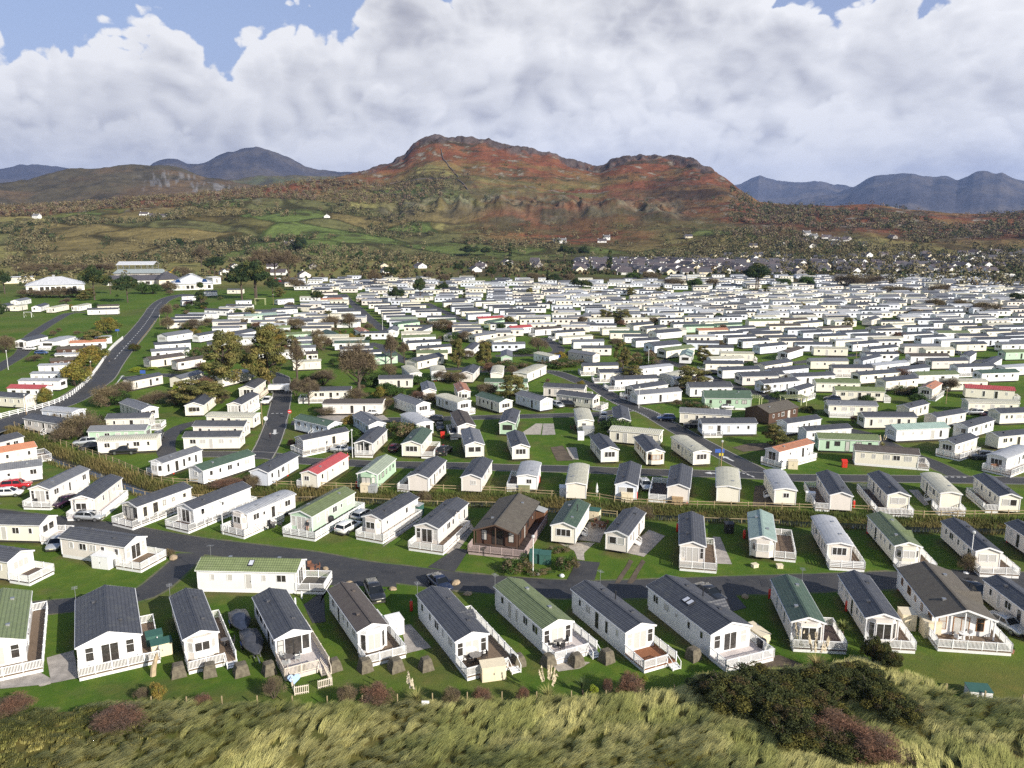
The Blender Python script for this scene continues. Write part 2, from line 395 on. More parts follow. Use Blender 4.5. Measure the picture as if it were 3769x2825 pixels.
# ------------------------------------------------------------------ ground: one sheet with the dunes and the ditch in it
def path(spec):
    """'D1 250 520, 420 600; D2 0 925' -> list of ground points"""
    out = []
    for seg in spec.split(';'):
        w = seg.split(); tg = w[0]; nums = ' '.join(w[1:]).split(',')
        for n in nums:
            x, y = n.split(); out.append(at(tg, float(x), float(y))[:2])
    return np.array(out)
def smooth_path(P, step=1.5):
    """Catmull-Rom resampling"""
    P = np.asarray(P, float); Q = np.vstack([2 * P[0] - P[1], P, 2 * P[-1] - P[-2]]); out = []
    for i in range(1, len(Q) - 2):
        n = max(2, int(np.linalg.norm(Q[i + 1] - Q[i]) / step))
        for k in range(n):
            t = k / n; p0, p1, p2, p3 = Q[i - 1:i + 3]
            out.append(0.5 * (2 * p1 + (p2 - p0) * t + (2 * p0 - 5 * p1 + 4 * p2 - p3) * t * t + (3 * p1 - 3 * p2 - p0 + p3) * t ** 3))
    out.append(P[-1]); return np.array(out)
def dist_to_path(X, Y, P):
    d = np.full(X.shape, 1e9)
    for a, b in zip(P[:-1], P[1:]):
        ab = b - a; L2 = ab @ ab + 1e-9
        t = np.clip(((X - a[0]) * ab[0] + (Y - a[1]) * ab[1]) / L2, 0, 1)
        d = np.minimum(d, np.hypot(X - a[0] - t * ab[0], Y - a[1] - t * ab[1]))
    return d
DITCH = smooth_path(path('D1 -60 400, 120 470, 300 560, 520 640, 740 715, 900 780, 1060 840, 1250 900, 1600 930, 1990 925; D2 300 930, 700 940, 1200 960, 1700 975, 2150 985; D3 400 1025, 760 1045, 1200 1080, 1700 1100, 2200 1115; D4 350 1135, 900 1155, 1300 1180, 2211 1200, 2500 1210'), 2.0)
LAWN_EDGE = path('N -250 2640, 0 2610, 250 2612, 450 2600, 640 2600, 900 2598, 1250 2600, 1550 2590, 1900 2580, 2200 2580, 2450 2560, 2560 2500, 2750 2490, 2900 2480, 3120 2430, 3220 2440, 3300 2480, 3400 2530, 3560 2580, 3800 2600, 4000 2620')
def edge_y(X):
    o = np.argsort(LAWN_EDGE[:, 0]); return np.interp(X, LAWN_EDGE[o, 0], LAWN_EDGE[o, 1])
def dune_amount(X, Y): return sstep(0.0, 2.2, edge_y(X) + 0.5 * (fbm(X * 0.5, Y * 0.5, 3) - 0.5) - Y)
def ground_z(X, Y, with_ditch=True):
    X = np.asarray(X, float); Y = np.asarray(Y, float)
    d = dune_amount(X, Y)
    dune = d * (0.35 + 1.5 * fbm(X * 0.11 + 3, Y * 0.16 + 9, 4) ** 1.5 + 0.35 * sstep(0, 12, edge_y(X) - Y))
    z = dune
    if with_ditch:
        q = dist_to_path(X, Y, DITCH[::2]); z = z - 1.15 * (1 - sstep(0.7, 2.6, q))
    return z
def axis(lo, hi, dense0, dense1, step, grow=1.16):
    a = list(np.arange(dense0, dense1 + 1e-6, step)); s = step
    while a[-1] < hi: s *= grow; a.append(a[-1] + s)
    s = step; b = [dense0]
    while b[-1] > lo: s *= grow; b.append(b[-1] - s)
    return np.array(b[:0:-1] + a)
def make_ground():
    xs = axis(-1600, 1600, -95, 95, 0.62); ys = axis(25, 1500, 46, 170, 0.62, 1.10)
    X, Y = np.meshgrid(xs, ys); Z = ground_z(X, Y)
    far = sstep(1150, 1450, np.hypot(X, Y)); Z = Z - 6 * far
    lawn = np.array((0.088, 0.150, 0.024)); dunec = np.array((0.12, 0.115, 0.04)); rough = np.array((0.095, 0.105, 0.032)); scrub = np.array((0.085, 0.070, 0.035)); worn = np.array((0.13, 0.115, 0.055))
    n = fbm(X * 0.02, Y * 0.02, 4); nb = fbm(X * 0.12 + 50, Y * 0.12, 4)
    c = np.broadcast_to(lawn, X.shape + (3,)).copy()
    def blend(c, w, k): return c * (1 - w[..., None]) + k * w[..., None]
    c = blend(c, sstep(0.54, 0.74, nb) * 0.5, worn)
    # beyond the park: rough pasture and scrub
    R_ = np.hypot(X, Y); out = sstep(560, 660, R_ + 60 * (n - 0.5))
    c = blend(c, out, np.array((0.10, 0.125, 0.035))); c = blend(c, out * sstep(0.40, 0.52, n), scrub)
    left = sstep(-0.02, -0.16, X / (Y + 1)) * sstep(560, 640, Y); c = blend(c, left * 0.8, np.array((0.24, 0.22, 0.085)))
    right_dry = sstep(30, 40, X) * sstep(2.0, -6.0, Y - edge_y(X) - 10) * sstep(34, 46, X) ; c = blend(c, right_dry * 0.7, np.array((0.135, 0.135, 0.045)))
    d = dune_amount(X, Y); c = blend(c, d, dunec)
    q = dist_to_path(X, Y, DITCH[::2]); c = blend(c, 1 - sstep(2.0, 4.0, q + 1.5 * (nb - 0.5)), np.array((0.085, 0.075, 0.03)))
    V = np.stack([X, Y, Z], -1).reshape(-1, 3); nx, ny = len(xs), len(ys)
    i = (np.arange(ny - 1)[:, None] * nx + np.arange(nx - 1)[None]).ravel()
    F = np.stack([i, i + 1, i + nx + 1, i + nx], 1)
    o = obj('ground', np_mesh('ground', V, F, ground_mat, c.reshape(-1, 3), smooth=True))
    tag(o, 'flat green lawns of the caravan park running out to grassy dunes', 'ground', kind='structure')
make_ground()

def ribbon(name, P, w, z, m, parent=None, taper=None):
    P = np.asarray(P); d = np.gradient(P, axis=0); d /= np.linalg.norm(d, axis=1)[:, None] + 1e-9
    nrm = np.stack([-d[:, 1], d[:, 0]], 1); wv = np.full(len(P), w / 2.0) if taper is None else np.asarray(taper) / 2
    L = P + nrm * wv[:, None]; Rr = P - nrm * wv[:, None]
    V = np.zeros((2 * len(P), 3)); V[0::2, :2] = Rr; V[1::2, :2] = L; V[:, 2] = z
    i = np.arange(len(P) - 1) * 2; F = np.stack([i, i + 2, i + 3, i + 1], 1)
    return obj(name, np_mesh(name, V, F, m), parent)
o = ribbon('ditch_water', DITCH, 2.9, -0.72, water_mat); tag(o, 'narrow dark water of the drainage ditch between the caravan rows', 'water', kind='structure')

ROADS = {}
def verge_fn(t, b):
    p = geopos(t); n = t.noise(p, 2.0, 5.0, 0.7); n2 = t.noise(p, 0.35, 4.0, 0.6)
    c = t.mix(t.mapr(n, 0.35, 0.65), (0.075, 0.088, 0.030), (0.16, 0.14, 0.095)); c = t.mix(t.mapr(n2, 0.45, 0.6), c, (0.066, 0.110, 0.022)); t.l.new(c, b.inputs['Base Color']); b.inputs['Roughness'].default_value = 0.95
verge_m = mat('gravel_verge', verge_fn)
def road(key, spec, w, z, label, kerb=True):
    P = smooth_path(path(spec), 1.6); ROADS[key] = P
    wob = w * (1 + 0.05 * (fbm(P[:, 0] * 0.2 + 7, P[:, 1] * 0.2, 3) - 0.5) * 2)
    r = ribbon('road', P, w, z, asphalt, taper=wob); tag(r, label, 'road', kind='structure')
    if w > 3.7:      # gravelly, uneven verge
        vw = w + 0.5 + 1.5 * np.clip(fbm(P[:, 0] * 0.35 + 3, P[:, 1] * 0.35 + 8, 4) - 0.40, 0, 1); ribbon('verge', P, w, z - 0.006, verge_m, r, taper=vw)
    if kerb:
        d = np.gradient(P, axis=0); d /= np.linalg.norm(d, axis=1)[:, None]; n = np.stack([-d[:, 1], d[:, 0]], 1)
        for s in (-1, 1): ribbon('kerb', P + n * s * (w / 2 + 0.06), 0.16, z + 0.012, kerb_mat, r)
    return r
rA = road('A', 'D1 -400 1060, 0 1105, 560 1172, 1000 1235, 1500 1325; C1 2000 282; C2 300 350, 700 425, 1100 475, 1500 525, 1900 560; C3 200 592, 700 590, 1300 568, 1800 553; C4 500 540, 1000 522, 1500 508, 2000 512, 2500 535', 5.0, 0.012, 'asphalt lane curving between the front row and the second row', False)
road('A2', 'C1 1560 300, 1420 440, 1180 620, 820 690, 430 735, 100 770, -300 830', 3.8, 0.016, 'narrow asphalt track running behind the front row at its western end', False)
rB = road('B', 'D1 1560 600, 1800 598; D2 0 602, 200 610, 450 650, 800 668, 1250 684, 1800 695; D3 0 708, 600 722, 1100 744, 1600 756, 2050 772; D4 300 790, 900 797, 1500 803, 2211 815, 2600 822', 3.9, 0.012, 'straight asphalt lane behind the row that backs onto the ditch')
rC = road('C', 'D3 2150 790, 2020 715, 1830 620, 1640 520, 1400 385, 1180 260, 1040 210, 900 140, 760 50; E3 640 1118, 520 1070, 400 1035, 200 1022, -200 1030', 4.4, 0.016, 'asphalt lane cutting diagonally up the middle of the park')
rD = road('D', 'D2 120 640, 190 520, 250 360, 290 200, 310 80, 300 0; E2 290 1080, 180 1040, 60 1030', 4.6, 0.020, 'straight lane with a white arrow beside the pale bungalow sheds')
road('E', 'D1 1390 640, 1350 560, 1370 460, 1470 380, 1620 340, 1760 330', 3.6, 0.016, 'short curved drive around two beige caravans', False)
road('F', 'D2 380 345, 700 330, 1200 318, 1800 303, 2211 292; D3 400 285, 800 270, 1020 235', 3.8, 0.014, 'lane passing behind the caravans on the central lawn')
rG = road('G', 'D1 -260 470, 100 330, 330 245, 560 160, 720 60; E1 820 1090, 890 990, 975 880, 1075 770, 1165 665, 1232 570, 1268 510, 1330 455, 1420 420, 1520 402', 7.4, 0.022, 'main park road with broken white centre line', True)
road('G2', 'E1 985 1090, 1120 1075, 1300 1060, 1700 1080, 2000 1075; E2 60 1030', 4.2, 0.018, 'side lane leaving the main road below the yellow bushes')
road('H', 'E2 800 400, 850 455, 930 520, 1020 605, 1110 680, 1165 705', 4.2, 0.014, 'lane running between the pale rows north of the green caravan', False)
road('H2', 'E2 1010 800, 1120 830, 1220 900, 1340 960, 1600 1010, 1900 1000, 2211 990', 4.2, 0.015, 'lane winding below the trees in the middle of the park', False)
road('I', 'E2 1480 475, 1600 535, 1720 590, 1860 660, 1960 720', 4.0, 0.014, 'lane slanting past the orange roofed caravan towards the village', False)
road('J', 'E3 -60 905, 200 900, 420 880, 455 850, 400 800, 330 760', 4.2, 0.013, 'curved lane ending behind the long white caravans', False)
road('K', 'E3 640 1022, 1000 1005, 1260 975, 1290 935', 4.2, 0.013, 'lane in front of the lone tall pine', False)
road('L', 'E3 1270 935, 1450 985, 1600 1045, 1760 1110, 1960 1180, 2211 1250; E4 200 1330', 4.0, 0.014, 'lane running down through the eastern caravan rows', False)
road('M', 'D4 740 400, 900 430, 1060 500, 1250 590, 1480 680, 1660 770, 1780 810', 3.8, 0.015, 'lane curving round the long brown roofed caravan', False)
road('P', 'E1 -60 1030, 60 960, 180 880, 240 760, 330 690, 440 620, 560 560, 700 550', 4.4, 0.012, 'grey track crossing the western lawn', False)
road('Q', 'E4 -100 960, 300 965, 820 900, 1100 935, 1300 955, 1700 960, 2211 900', 3.8, 0.013, 'lane crossing the eastern caravan rows', False)

def marks(P, w, z, m, parent, off=0.0, dash=2.0, gap=4.0, s0=0.0, s1=1.0):
    d = np.gradient(P, axis=0); d /= np.linalg.norm(d, axis=1)[:, None]; n = np.stack([-d[:, 1], d[:, 0]], 1); Q = P + n * off
    s = np.concatenate([[0], np.cumsum(np.linalg.norm(np.diff(Q, axis=0), axis=1))]); T = s[-1]; a = s0 * T
    while a < s1 * T - dash:
        t = np.linspace(a, a + dash, max(2, int(dash / 1.5) + 1)); seg = np.stack([np.interp(t, s, Q[:, 0]), np.interp(t, s, Q[:, 1])], 1)
        ribbon('road_marking', seg, w, z, m, parent); a += dash + gap
marks(ROADS['G'], 0.22, 0.030, paint_white, rG, 0.0, 3.0, 3.0, 0.28, 0.86)
marks(ROADS['G'], 0.16, 0.030, paint_yellow, rG, -3.35, 14, 0.3, 0.36, 0.62)
marks(ROADS['C'], 0.20, 0.026, paint_white, rC, 1.9, 0.6, 0.5, 0.36, 0.52)
marks(ROADS['C'], 0.20, 0.026, paint_white, rC, -1.9, 0.6, 0.5, 0.30, 0.42)
for spec, pr in (('D2 218 268, 345 266', rD), ('D2 332 395, 345 315', rD), ('D3 1915 740, 2060 788', rC), ('D4 1565 785, 1770 788', rB), ('E3 365 1030, 600 1025', rC), ('D3 840 160, 945 150', rC), ('E1 1000 828, 1160 826', rG), ('E1 1190 520, 1310 520', rG), ('E1 1195 550, 1310 548', rG)):
    marks(smooth_path(path(spec), 0.5), 0.3, 0.032, paint_white, pr, 0, 0.6, 0.45)
def arrow(a, b, parent, w=0.22):
    a = np.array(a[:2]); b = np.array(b[:2]); d = (b - a) / np.linalg.norm(b - a); n = np.array((-d[1], d[0])); m = MB(); z = 0.034
    h = b - d * 1.3
    m.quad([(*(a - n * w), z), (*(h - n * w), z), (*(h + n * w), z), (*(a + n * w), z)]); m.quad([(*(h - n * .75), z), (*b, z), (*(h + n * .75), z)])
    m.build('painted_arrow', paint_white, parent)
arrow(at('D2', 248, 400), at('D2', 246, 440), rD, 0.3); arrow(at('D3', 1880, 657), at('D3', 1790, 615), rC); arrow(at('D3', 1735, 755), at('D3', 1640, 752), rB); arrow(at('E1', 940, 1140), at('E1', 1000, 1065), rG, 0.15)

def patch(name, tg, pts, z, m, label, cat, jag=0.0):
    P = np.array([at(tg, x, y)[:2] for x, y in pts]); mb = MB()
    Q = []
    for i in range(len(P)):
        a, b = P[i], P[(i + 1) % len(P)]
        for k in range(6):
            q = a + (b - a) * k / 6; Q.append(q + RNG.normal(0, jag, 2))
    c = np.mean(Q, axis=0); mb.v = [(*c, z)] + [(*q, z) for q in Q]; n = len(Q)
    area = sum(Q[i][0] * Q[(i + 1) % n][1] - Q[(i + 1) % n][0] * Q[i][1] for i in range(n))
    mb.f = [(0, 1 + i, 1 + (i + 1) % n) if area > 0 else (0, 1 + (i + 1) % n, 1 + i) for i in range(n)]; mb.m = [0] * n
    return tag(mb.build(name, m), label, cat, kind='structure')
PATCHES = [
 ('tarmac_repair', 'C2', [(900, 440), (1010, 452), (1000, 480), (890, 468)], asphalt2, 'dark tarmac repair in the curving lane'),
 ('tarmac_repair', 'C4', [(60, 515), (110, 512), (150, 570), (80, 575)], asphalt2, 'square tarmac repair in the eastern lane'),
 ('asphalt_bay', 'C2', [(430, 560), (1020, 575), (1000, 470), (500, 440)], asphalt, 'asphalt parking bay in front of the brown roofed caravan'),
 ('asphalt_drive', 'C2', [(260, 720), (330, 870), (440, 860), (420, 620), (480, 560)], asphalt, 'asphalt drive between the charcoal and the brown roofed caravans'),
 ('gravel_drive', 'C2', [(1270, 415), (1490, 450), (1600, 275), (1500, 260)], asphalt, 'grey gravel drive beside the caravan with a small dormer'),
 ('asphalt_bay', 'C3', [(180, 545), (275, 360), (460, 375), (415, 520)], asphalt, 'black asphalt bay beside the bin enclosure'),
 ('asphalt_bay', 'C3', [(1240, 610), (1540, 615), (1655, 745), (1480, 790)], asphalt, 'black asphalt bay right behind the big grey lodge'),
 ('concrete_pad', 'C2', [(1050, 890), (1130, 880), (1300, 1070), (1100, 1115)], concrete, 'stained concrete pad beside the white storage box'),
 ('paved_terrace', 'C3', [(70, 1210), (200, 1170), (380, 1190), (300, 1240), (120, 1265)], paving, 'stone paving between the concrete blocks and the steps'),
 ('paved_path', 'C3', [(95, 205), (420, 215), (330, 300), (335, 360), (275, 350), (250, 280)], paving, 'pale slab path in front of the green roofed caravan'),
 ('patio', 'C3', [(270, 190), (460, 215), (520, 70), (370, 45)], concrete, 'dark slab patio beside the green roofed caravan with steps'),
 ('concrete_pad', 'C3', [(640, 290), (820, 330), (990, 160), (860, 110)], concrete, 'muddy concrete pad beside the caravan with metal steps'),
 ('muddy_ruts', 'C3', [(580, 545), (620, 545), (735, 365), (700, 350)], mud, 'first muddy wheel rut across the lawn'),
 ('muddy_ruts', 'C3', [(685, 545), (725, 545), (830, 370), (800, 350)], mud, 'second muddy wheel rut across the lawn'),
 ('concrete_pad', 'C3', [(1380, 165), (1440, 170), (1535, 390), (1400, 385)], concrete, 'pale concrete strip beside the white deck'),
 ('concrete_pad', 'C2', [(1380, 305), (1500, 300), (1650, 100), (1600, 30)], paving, 'pale paving along the long deck'),
 ('concrete_pad', 'C2', [(900, 250), (980, 200), (1180, 60), (1130, 10), (960, 190)], concrete, 'shaded paving between two decks'),
 ('empty_pitch', 'D3', [(390, 545), (490, 530), (575, 650), (440, 655)], mud, 'empty muddy caravan pitch on the central lawn'),
 ('empty_pitch', 'D3', [(330, 350), (415, 350), (430, 440), (320, 445)], concrete, 'empty concrete pitch beside the tan caravan'),
 ('paved_path', 'D3', [(165, 420), (270, 350), (325, 350), (310, 440), (170, 440)], paving, 'pale slabs beside the empty concrete pitch'),
 ('paved_path', 'D3', [(515, 545), (560, 640), (620, 645), (600, 545)], paving, 'slab path beside the empty muddy pitch'),
 ('bare_pitch', 'D3', [(1870, 545), (1990, 515), (2211, 505), (2211, 560), (1960, 580)], mud, 'bare brown pitch in front of the red roofed chalet'),
 ('concrete_pad', 'D4', [(20, 860), (110, 850), (190, 990), (380, 1000), (0, 1030)], mud, 'bare pad beside the grey flat roofed caravan'),
 ('concrete_pad', 'D4', [(1270, 890), (1350, 890), (1440, 1010), (1400, 1020)], concrete, 'concrete strip beside the cream caravan over the ditch'),
 ('yard', 'D2', [(590, 285), (1130, 280), (1180, 320), (580, 345)], concrete, 'concrete yard in front of the long shed'),
 ('paved_pad', 'C1', [(0, 1310), (330, 1270), (440, 1340), (410, 1365), (0, 1405)], concrete, 'grey slab terrace between the two front lodges'),
 ('stepping_slab', 'C1', [(310, 1375), (410, 1340), (412, 1365), (330, 1388)], paving, 'pale slab at the edge of the terrace'),
 ('paved_pad', 'C1', [(380, 1150), (600, 1090), (640, 1315), (420, 1360)], concrete, 'raised slab terrace beside the wide charcoal lodge'),
 ('bare_earth', 'C4', [(0, 1150), (220, 1130), (400, 1200), (420, 1330), (100, 1400), (0, 1370)], mud, 'trampled brown earth by the gorse'),
 ('car_park', 'E2', [(180, 275), (470, 290), (480, 330), (190, 310)], asphalt, 'distant asphalt car park full of cars'),
]
for i, (nm, tg_, pts, m, lab) in enumerate(PATCHES): patch(nm, tg_, pts, 0.028 + 0.004 * (i % 3), m, lab, nm.split('_')[-1], 0.05 if m in (mud,) else 0.02)

# ------------------------------------------------------------------ hills and mountains
def sky_dir(P):
    """skyline points (in 2212-wide photo coordinates) -> azimuth, slope"""
    P = np.array(P, float) * (3769 / 2212.0); u = (P[:, 0] - 1884.5) / FPX; v = (P[:, 1] - 1412.5) / FPX
    yy = CS - v * SN; return np.arctan2(u, yy), -(SN + v * CS) / np.hypot(u, yy)
def hill_fn(t, b):
    p = geopos(t); cov = t.new('ShaderNodeVertexColor'); cov.layer_name = 'cover'
    n = t.noise(p, 0.03, 6.0, 0.7); n2 = t.noise(p, 0.16, 4.0, 0.75)
    c = cov.outputs['Color']
    c = t.mix(t.mapr(n, 0.38, 0.70, 0.0, 0.8), c, t.mix(1.0, c, (0.45, 0.46, 0.45), 'MULTIPLY'))
    c = t.mix(t.mapr(n2, 0.50, 0.75, 0.0, 0.7), c, t.mix(1.0, c, (1.6, 1.55, 1.45), 'MULTIPLY'))
    t.l.new(c, b.inputs['Base Color']); b.inputs['Roughness'].default_value = 1.0; b.inputs['Specular IOR Level'].default_value = 0.05
    bump(t, b, t.math('ADD', n2, t.math('MULTIPLY', n, 3.0)), 3.0, 0.8)
hill_mat = mat('moorland', hill_fn)
SKY_MAIN = [(-600, 455), (-100, 452), (0, 450), (150, 443), (300, 430), (450, 417), (560, 408), (620, 400), (700, 388), (760, 376), (810, 362), (850, 346), (872, 332), (885, 318), (900, 306), (920, 298), (940, 294), (970, 293), (1000, 297), (1040, 299), (1080, 305), (1105, 312), (1130, 315), (1150, 322), (1170, 330), (1195, 331), (1220, 342), (1250, 348), (1280, 357), (1297, 358), (1315, 348), (1340, 340), (1370, 335), (1400, 339), (1440, 337), (1480, 339), (1500, 345), (1530, 360), (1560, 380), (1580, 395), (1600, 412), (1640, 437), (1700, 441), (1800, 446), (1890, 440), (1960, 449), (2050, 458), (2212, 463), (2400, 468), (2800, 470)]
KNOLL = [(780, 520), (830, 470), (870, 447), (920, 437), (980, 433), (1050, 432), (1150, 436), (1230, 440), (1300, 432), (1350, 436), (1400, 444), (1450, 462), (1520, 500), (1560, 530)]
A0, S0 = sky_dir(SKY_MAIN); AK, SK = sky_dir(KNOLL)
def crest(az): return 1980 - 260 * sstep(0.18, 0.30, az) - 330 * sstep(-0.10, -0.30, az)
def main_h(az, r):
    Dc = crest(az); hc = CAM_H + np.interp(az, A0, S0) * Dc
    r0 = 1010.0; t = np.clip((r - r0) / (Dc - r0), 0, None)
    e = 1.05 + 0.55 * sstep(90, 250, hc); g = np.where(t < 1, np.clip(t, 0, 1) ** e, 1 - 0.9 * np.clip(t - 1, 0, 1) ** 1.2)
    h = hc * g
    hk = CAM_H + np.interp(az, AK, SK, left=-0.05, right=-0.05) * 1430
    k = np.exp(-np.where(r < 1430, ((r - 1430) / 62) ** 2, ((r - 1430) / 150) ** 2))
    k = k * sstep(40, 62, hk) * (0.75 + 0.5 * fbm(az * 40, r * 0.004, 3)); k = np.clip(k, 0, 1)
    h = np.maximum(h, h * (1 - k) + hk * k)
    x, y = r * np.sin(az), r * np.cos(az); lift = sstep(0.05, 0.4, t)
    rock = sstep(0.62, 0.84, (h - (hc - 58)) / 58 + 0.5 * (fbm(az * 60, r * 0.01, 3) - .5)) * sstep(135, 175, hc) + 0.9 * k
    tex = (fbm(x * 0.012, y * 0.012, 5) - 0.5) * 20 * lift * (1 - sstep(0.9, 1.0, t) * 0.6)
    crag = (ridged(x * 0.028 + 40, y * 0.013, 5, 0.6) - 0.62) * 34 * np.clip(rock, 0, 1) * (1 - 0.45 * sstep(0.93, 1.0, t))
    return h + tex + crag - 2.5 * (1 - sstep(0, 0.05, t)), t, np.clip(rock, 0, 1), k
def polar_grid(az, r):
    A, Rr = np.meshgrid(az, r); nx, ny = len(az), len(r)
    i = (np.arange(ny - 1)[:, None] * nx + np.arange(nx - 1)[None]).ravel()
    return A, Rr, np.stack([i, i + 1, i + nx + 1, i + nx], 1)
def mixc(c, w, k): return c * (1 - w[..., None]) + np.array(k) * w[..., None]
SEEDS = np.stack([RNG.uniform(-1400, 1500, 420), RNG.uniform(950, 2300, 420)], 1); SEEDK = RNG.random(420)
def make_hill():
    az = np.linspace(-0.86, 0.86, 900); r = np.concatenate([np.linspace(1000, 2060, 190), np.linspace(2080, 2900, 26)])
    A, Rr, F = polar_grid(az, r); Hh, t, rock, kn = main_h(A, Rr)
    X, Y = Rr * np.sin(A), Rr * np.cos(A)
    st = fbm(X * 0.006 + 3, Y * 0.012 + Hh * 0.015, 5, 0.65); s2 = fbm(X * 0.012, Y * 0.022 + Hh * 0.03 + 80, 5, 0.65); s3 = fbm(X * 0.03, Y * 0.03, 4)
    s4 = fbm(X * 0.05 + 4, Y * 0.05 + 2, 4, 0.65)
    c = np.broadcast_to(np.array((0.205, 0.082, 0.047)), X.shape + (3,)).copy()                      # bracken
    c = mixc(c, sstep(0.53, 0.63, st) * 0.7, (0.21, 0.145, 0.062)); c = mixc(c, sstep(0.53, 0.62, s2), (0.075, 0.056, 0.036))
    c = mixc(c, sstep(0.58, 0.68, s3) * 0.6, (0.24, 0.105, 0.052)); c = mixc(c, sstep(0.55, 0.64, s4) * 0.6, (0.10, 0.085, 0.045)); c = mixc(c, sstep(0.66, 0.72, s4) * sstep(0.25, 0.5, t) * 0.8, (0.30, 0.27, 0.23))
    lowr = sstep(0.20, 0.34, A) * (1 - sstep(0.42, 0.55, t)); c = mixc(c, lowr * 0.40, (0.085, 0.058, 0.040))
    dk = np.exp(-((A - 0.205) / 0.055) ** 2 - ((Hh - 105) / 26) ** 2); c = mixc(c, np.clip(dk * 1.1, 0, 0.85) * sstep(0.35, 0.55, s2 + 0.08), (0.064, 0.044, 0.034))
    band = np.exp(-((Hh - 112) / 20) ** 2) * sstep(-0.15, -0.05, A) * (1 - sstep(0.08, 0.16, A)) * sstep(0.40, 0.52, s2 + 0.04); c = mixc(c, np.clip(band, 0, 0.7), (0.19, 0.175, 0.068))
    hz = fbm(X * 0.007 + 90, Y * 0.02 + 11, 5, 0.65); c = mixc(c, sstep(0.42, 0.54, hz) * (1 - sstep(0.38, 0.52, t)) * 0.55, (0.085, 0.074, 0.036))
    # fields on the lower western slopes, gorse and heath between them
    fld = (1 - sstep(-0.10, 0.02, A)) * (1 - sstep(0.70, 0.88, t)); fld = np.maximum(fld, 0.75 * sstep(0.08, 0.22, A) * (1 - sstep(0.30, 0.45, t))); fld = np.maximum(fld, 0.9 * (1 - sstep(0.12, 0.22, t)))
    P = np.stack([X + 60 * (fbm(X * .004, Y * .004, 3) - .5), Y * 1.0], -1); b1 = np.full(X.shape, 1e9); b2 = b1.copy(); idk = np.zeros(X.shape)
    for s, kk in zip(SEEDS, SEEDK):
        d = np.hypot((P[..., 0] - s[0]) * 0.75, P[..., 1] - s[1]); cl = d < b1
        b2 = np.where(cl, b1, np.minimum(b2, d)); idk = np.where(cl, kk, idk); b1 = np.where(cl, d, b1)
    fc = np.where((idk < 0.30)[..., None], (0.140, 0.185, 0.056), np.where((idk < 0.62)[..., None], (0.26, 0.24, 0.092), np.where((idk < 0.74)[..., None], (0.21, 0.17, 0.072), (0.15, 0.15, 0.062))))
    hedge = 1 - sstep(3.0, 9.0, b2 - b1); fc = fc * (1 - 0.6 * hedge[..., None]); fc = mixc(fc, sstep(0.58, 0.66, s3) * 0.7, (0.055, 0.050, 0.026))
    c = c * (1 - fld[..., None]) + fc * fld[..., None]
    rk = np.clip(rock * sstep(0.42, 0.60, ridged(X * 0.05, Y * 0.02 + Hh * 0.04, 4) + 0.10 * (rock > 0.6)), 0, 1)
    stripe = (0.55 + 0.9 * ridged(A * 260, Hh * 0.012, 4, 0.65))[..., None]
    c = mixc(c, rk * (1 - kn), 0); c = c + (rk * (1 - kn))[..., None] * np.array((0.110, 0.088, 0.085)) * stripe; kr = np.clip(rk * kn * sstep(0.40, 0.56, s3 + 0.04), 0, 1); c = mixc(c, kr * 0.62 * sstep(.38, .6, s4 + .06), (0.29, 0.275, 0.20)); c = mixc(c, kn * (1 - kr) * 0.6, (0.075, 0.072, 0.034))
    c = mixc(c, rock * (1 - kn) * 0.3 * sstep(.4, .6, s3), (0.06, 0.045, 0.04))
    skirt = (1 - sstep(0.0, 0.16, t)) ; c = mixc(c, skirt * 0.5, (0.12, 0.115, 0.045))
    V = np.stack([X, Y, Hh], -1).reshape(-1, 3)
    tag(obj('hill', np_mesh('hill', V, F, hill_mat, c.reshape(-1, 3))), 'rust-brown bracken hill with grey crags along its crest', 'hill', kind='structure')
make_hill()
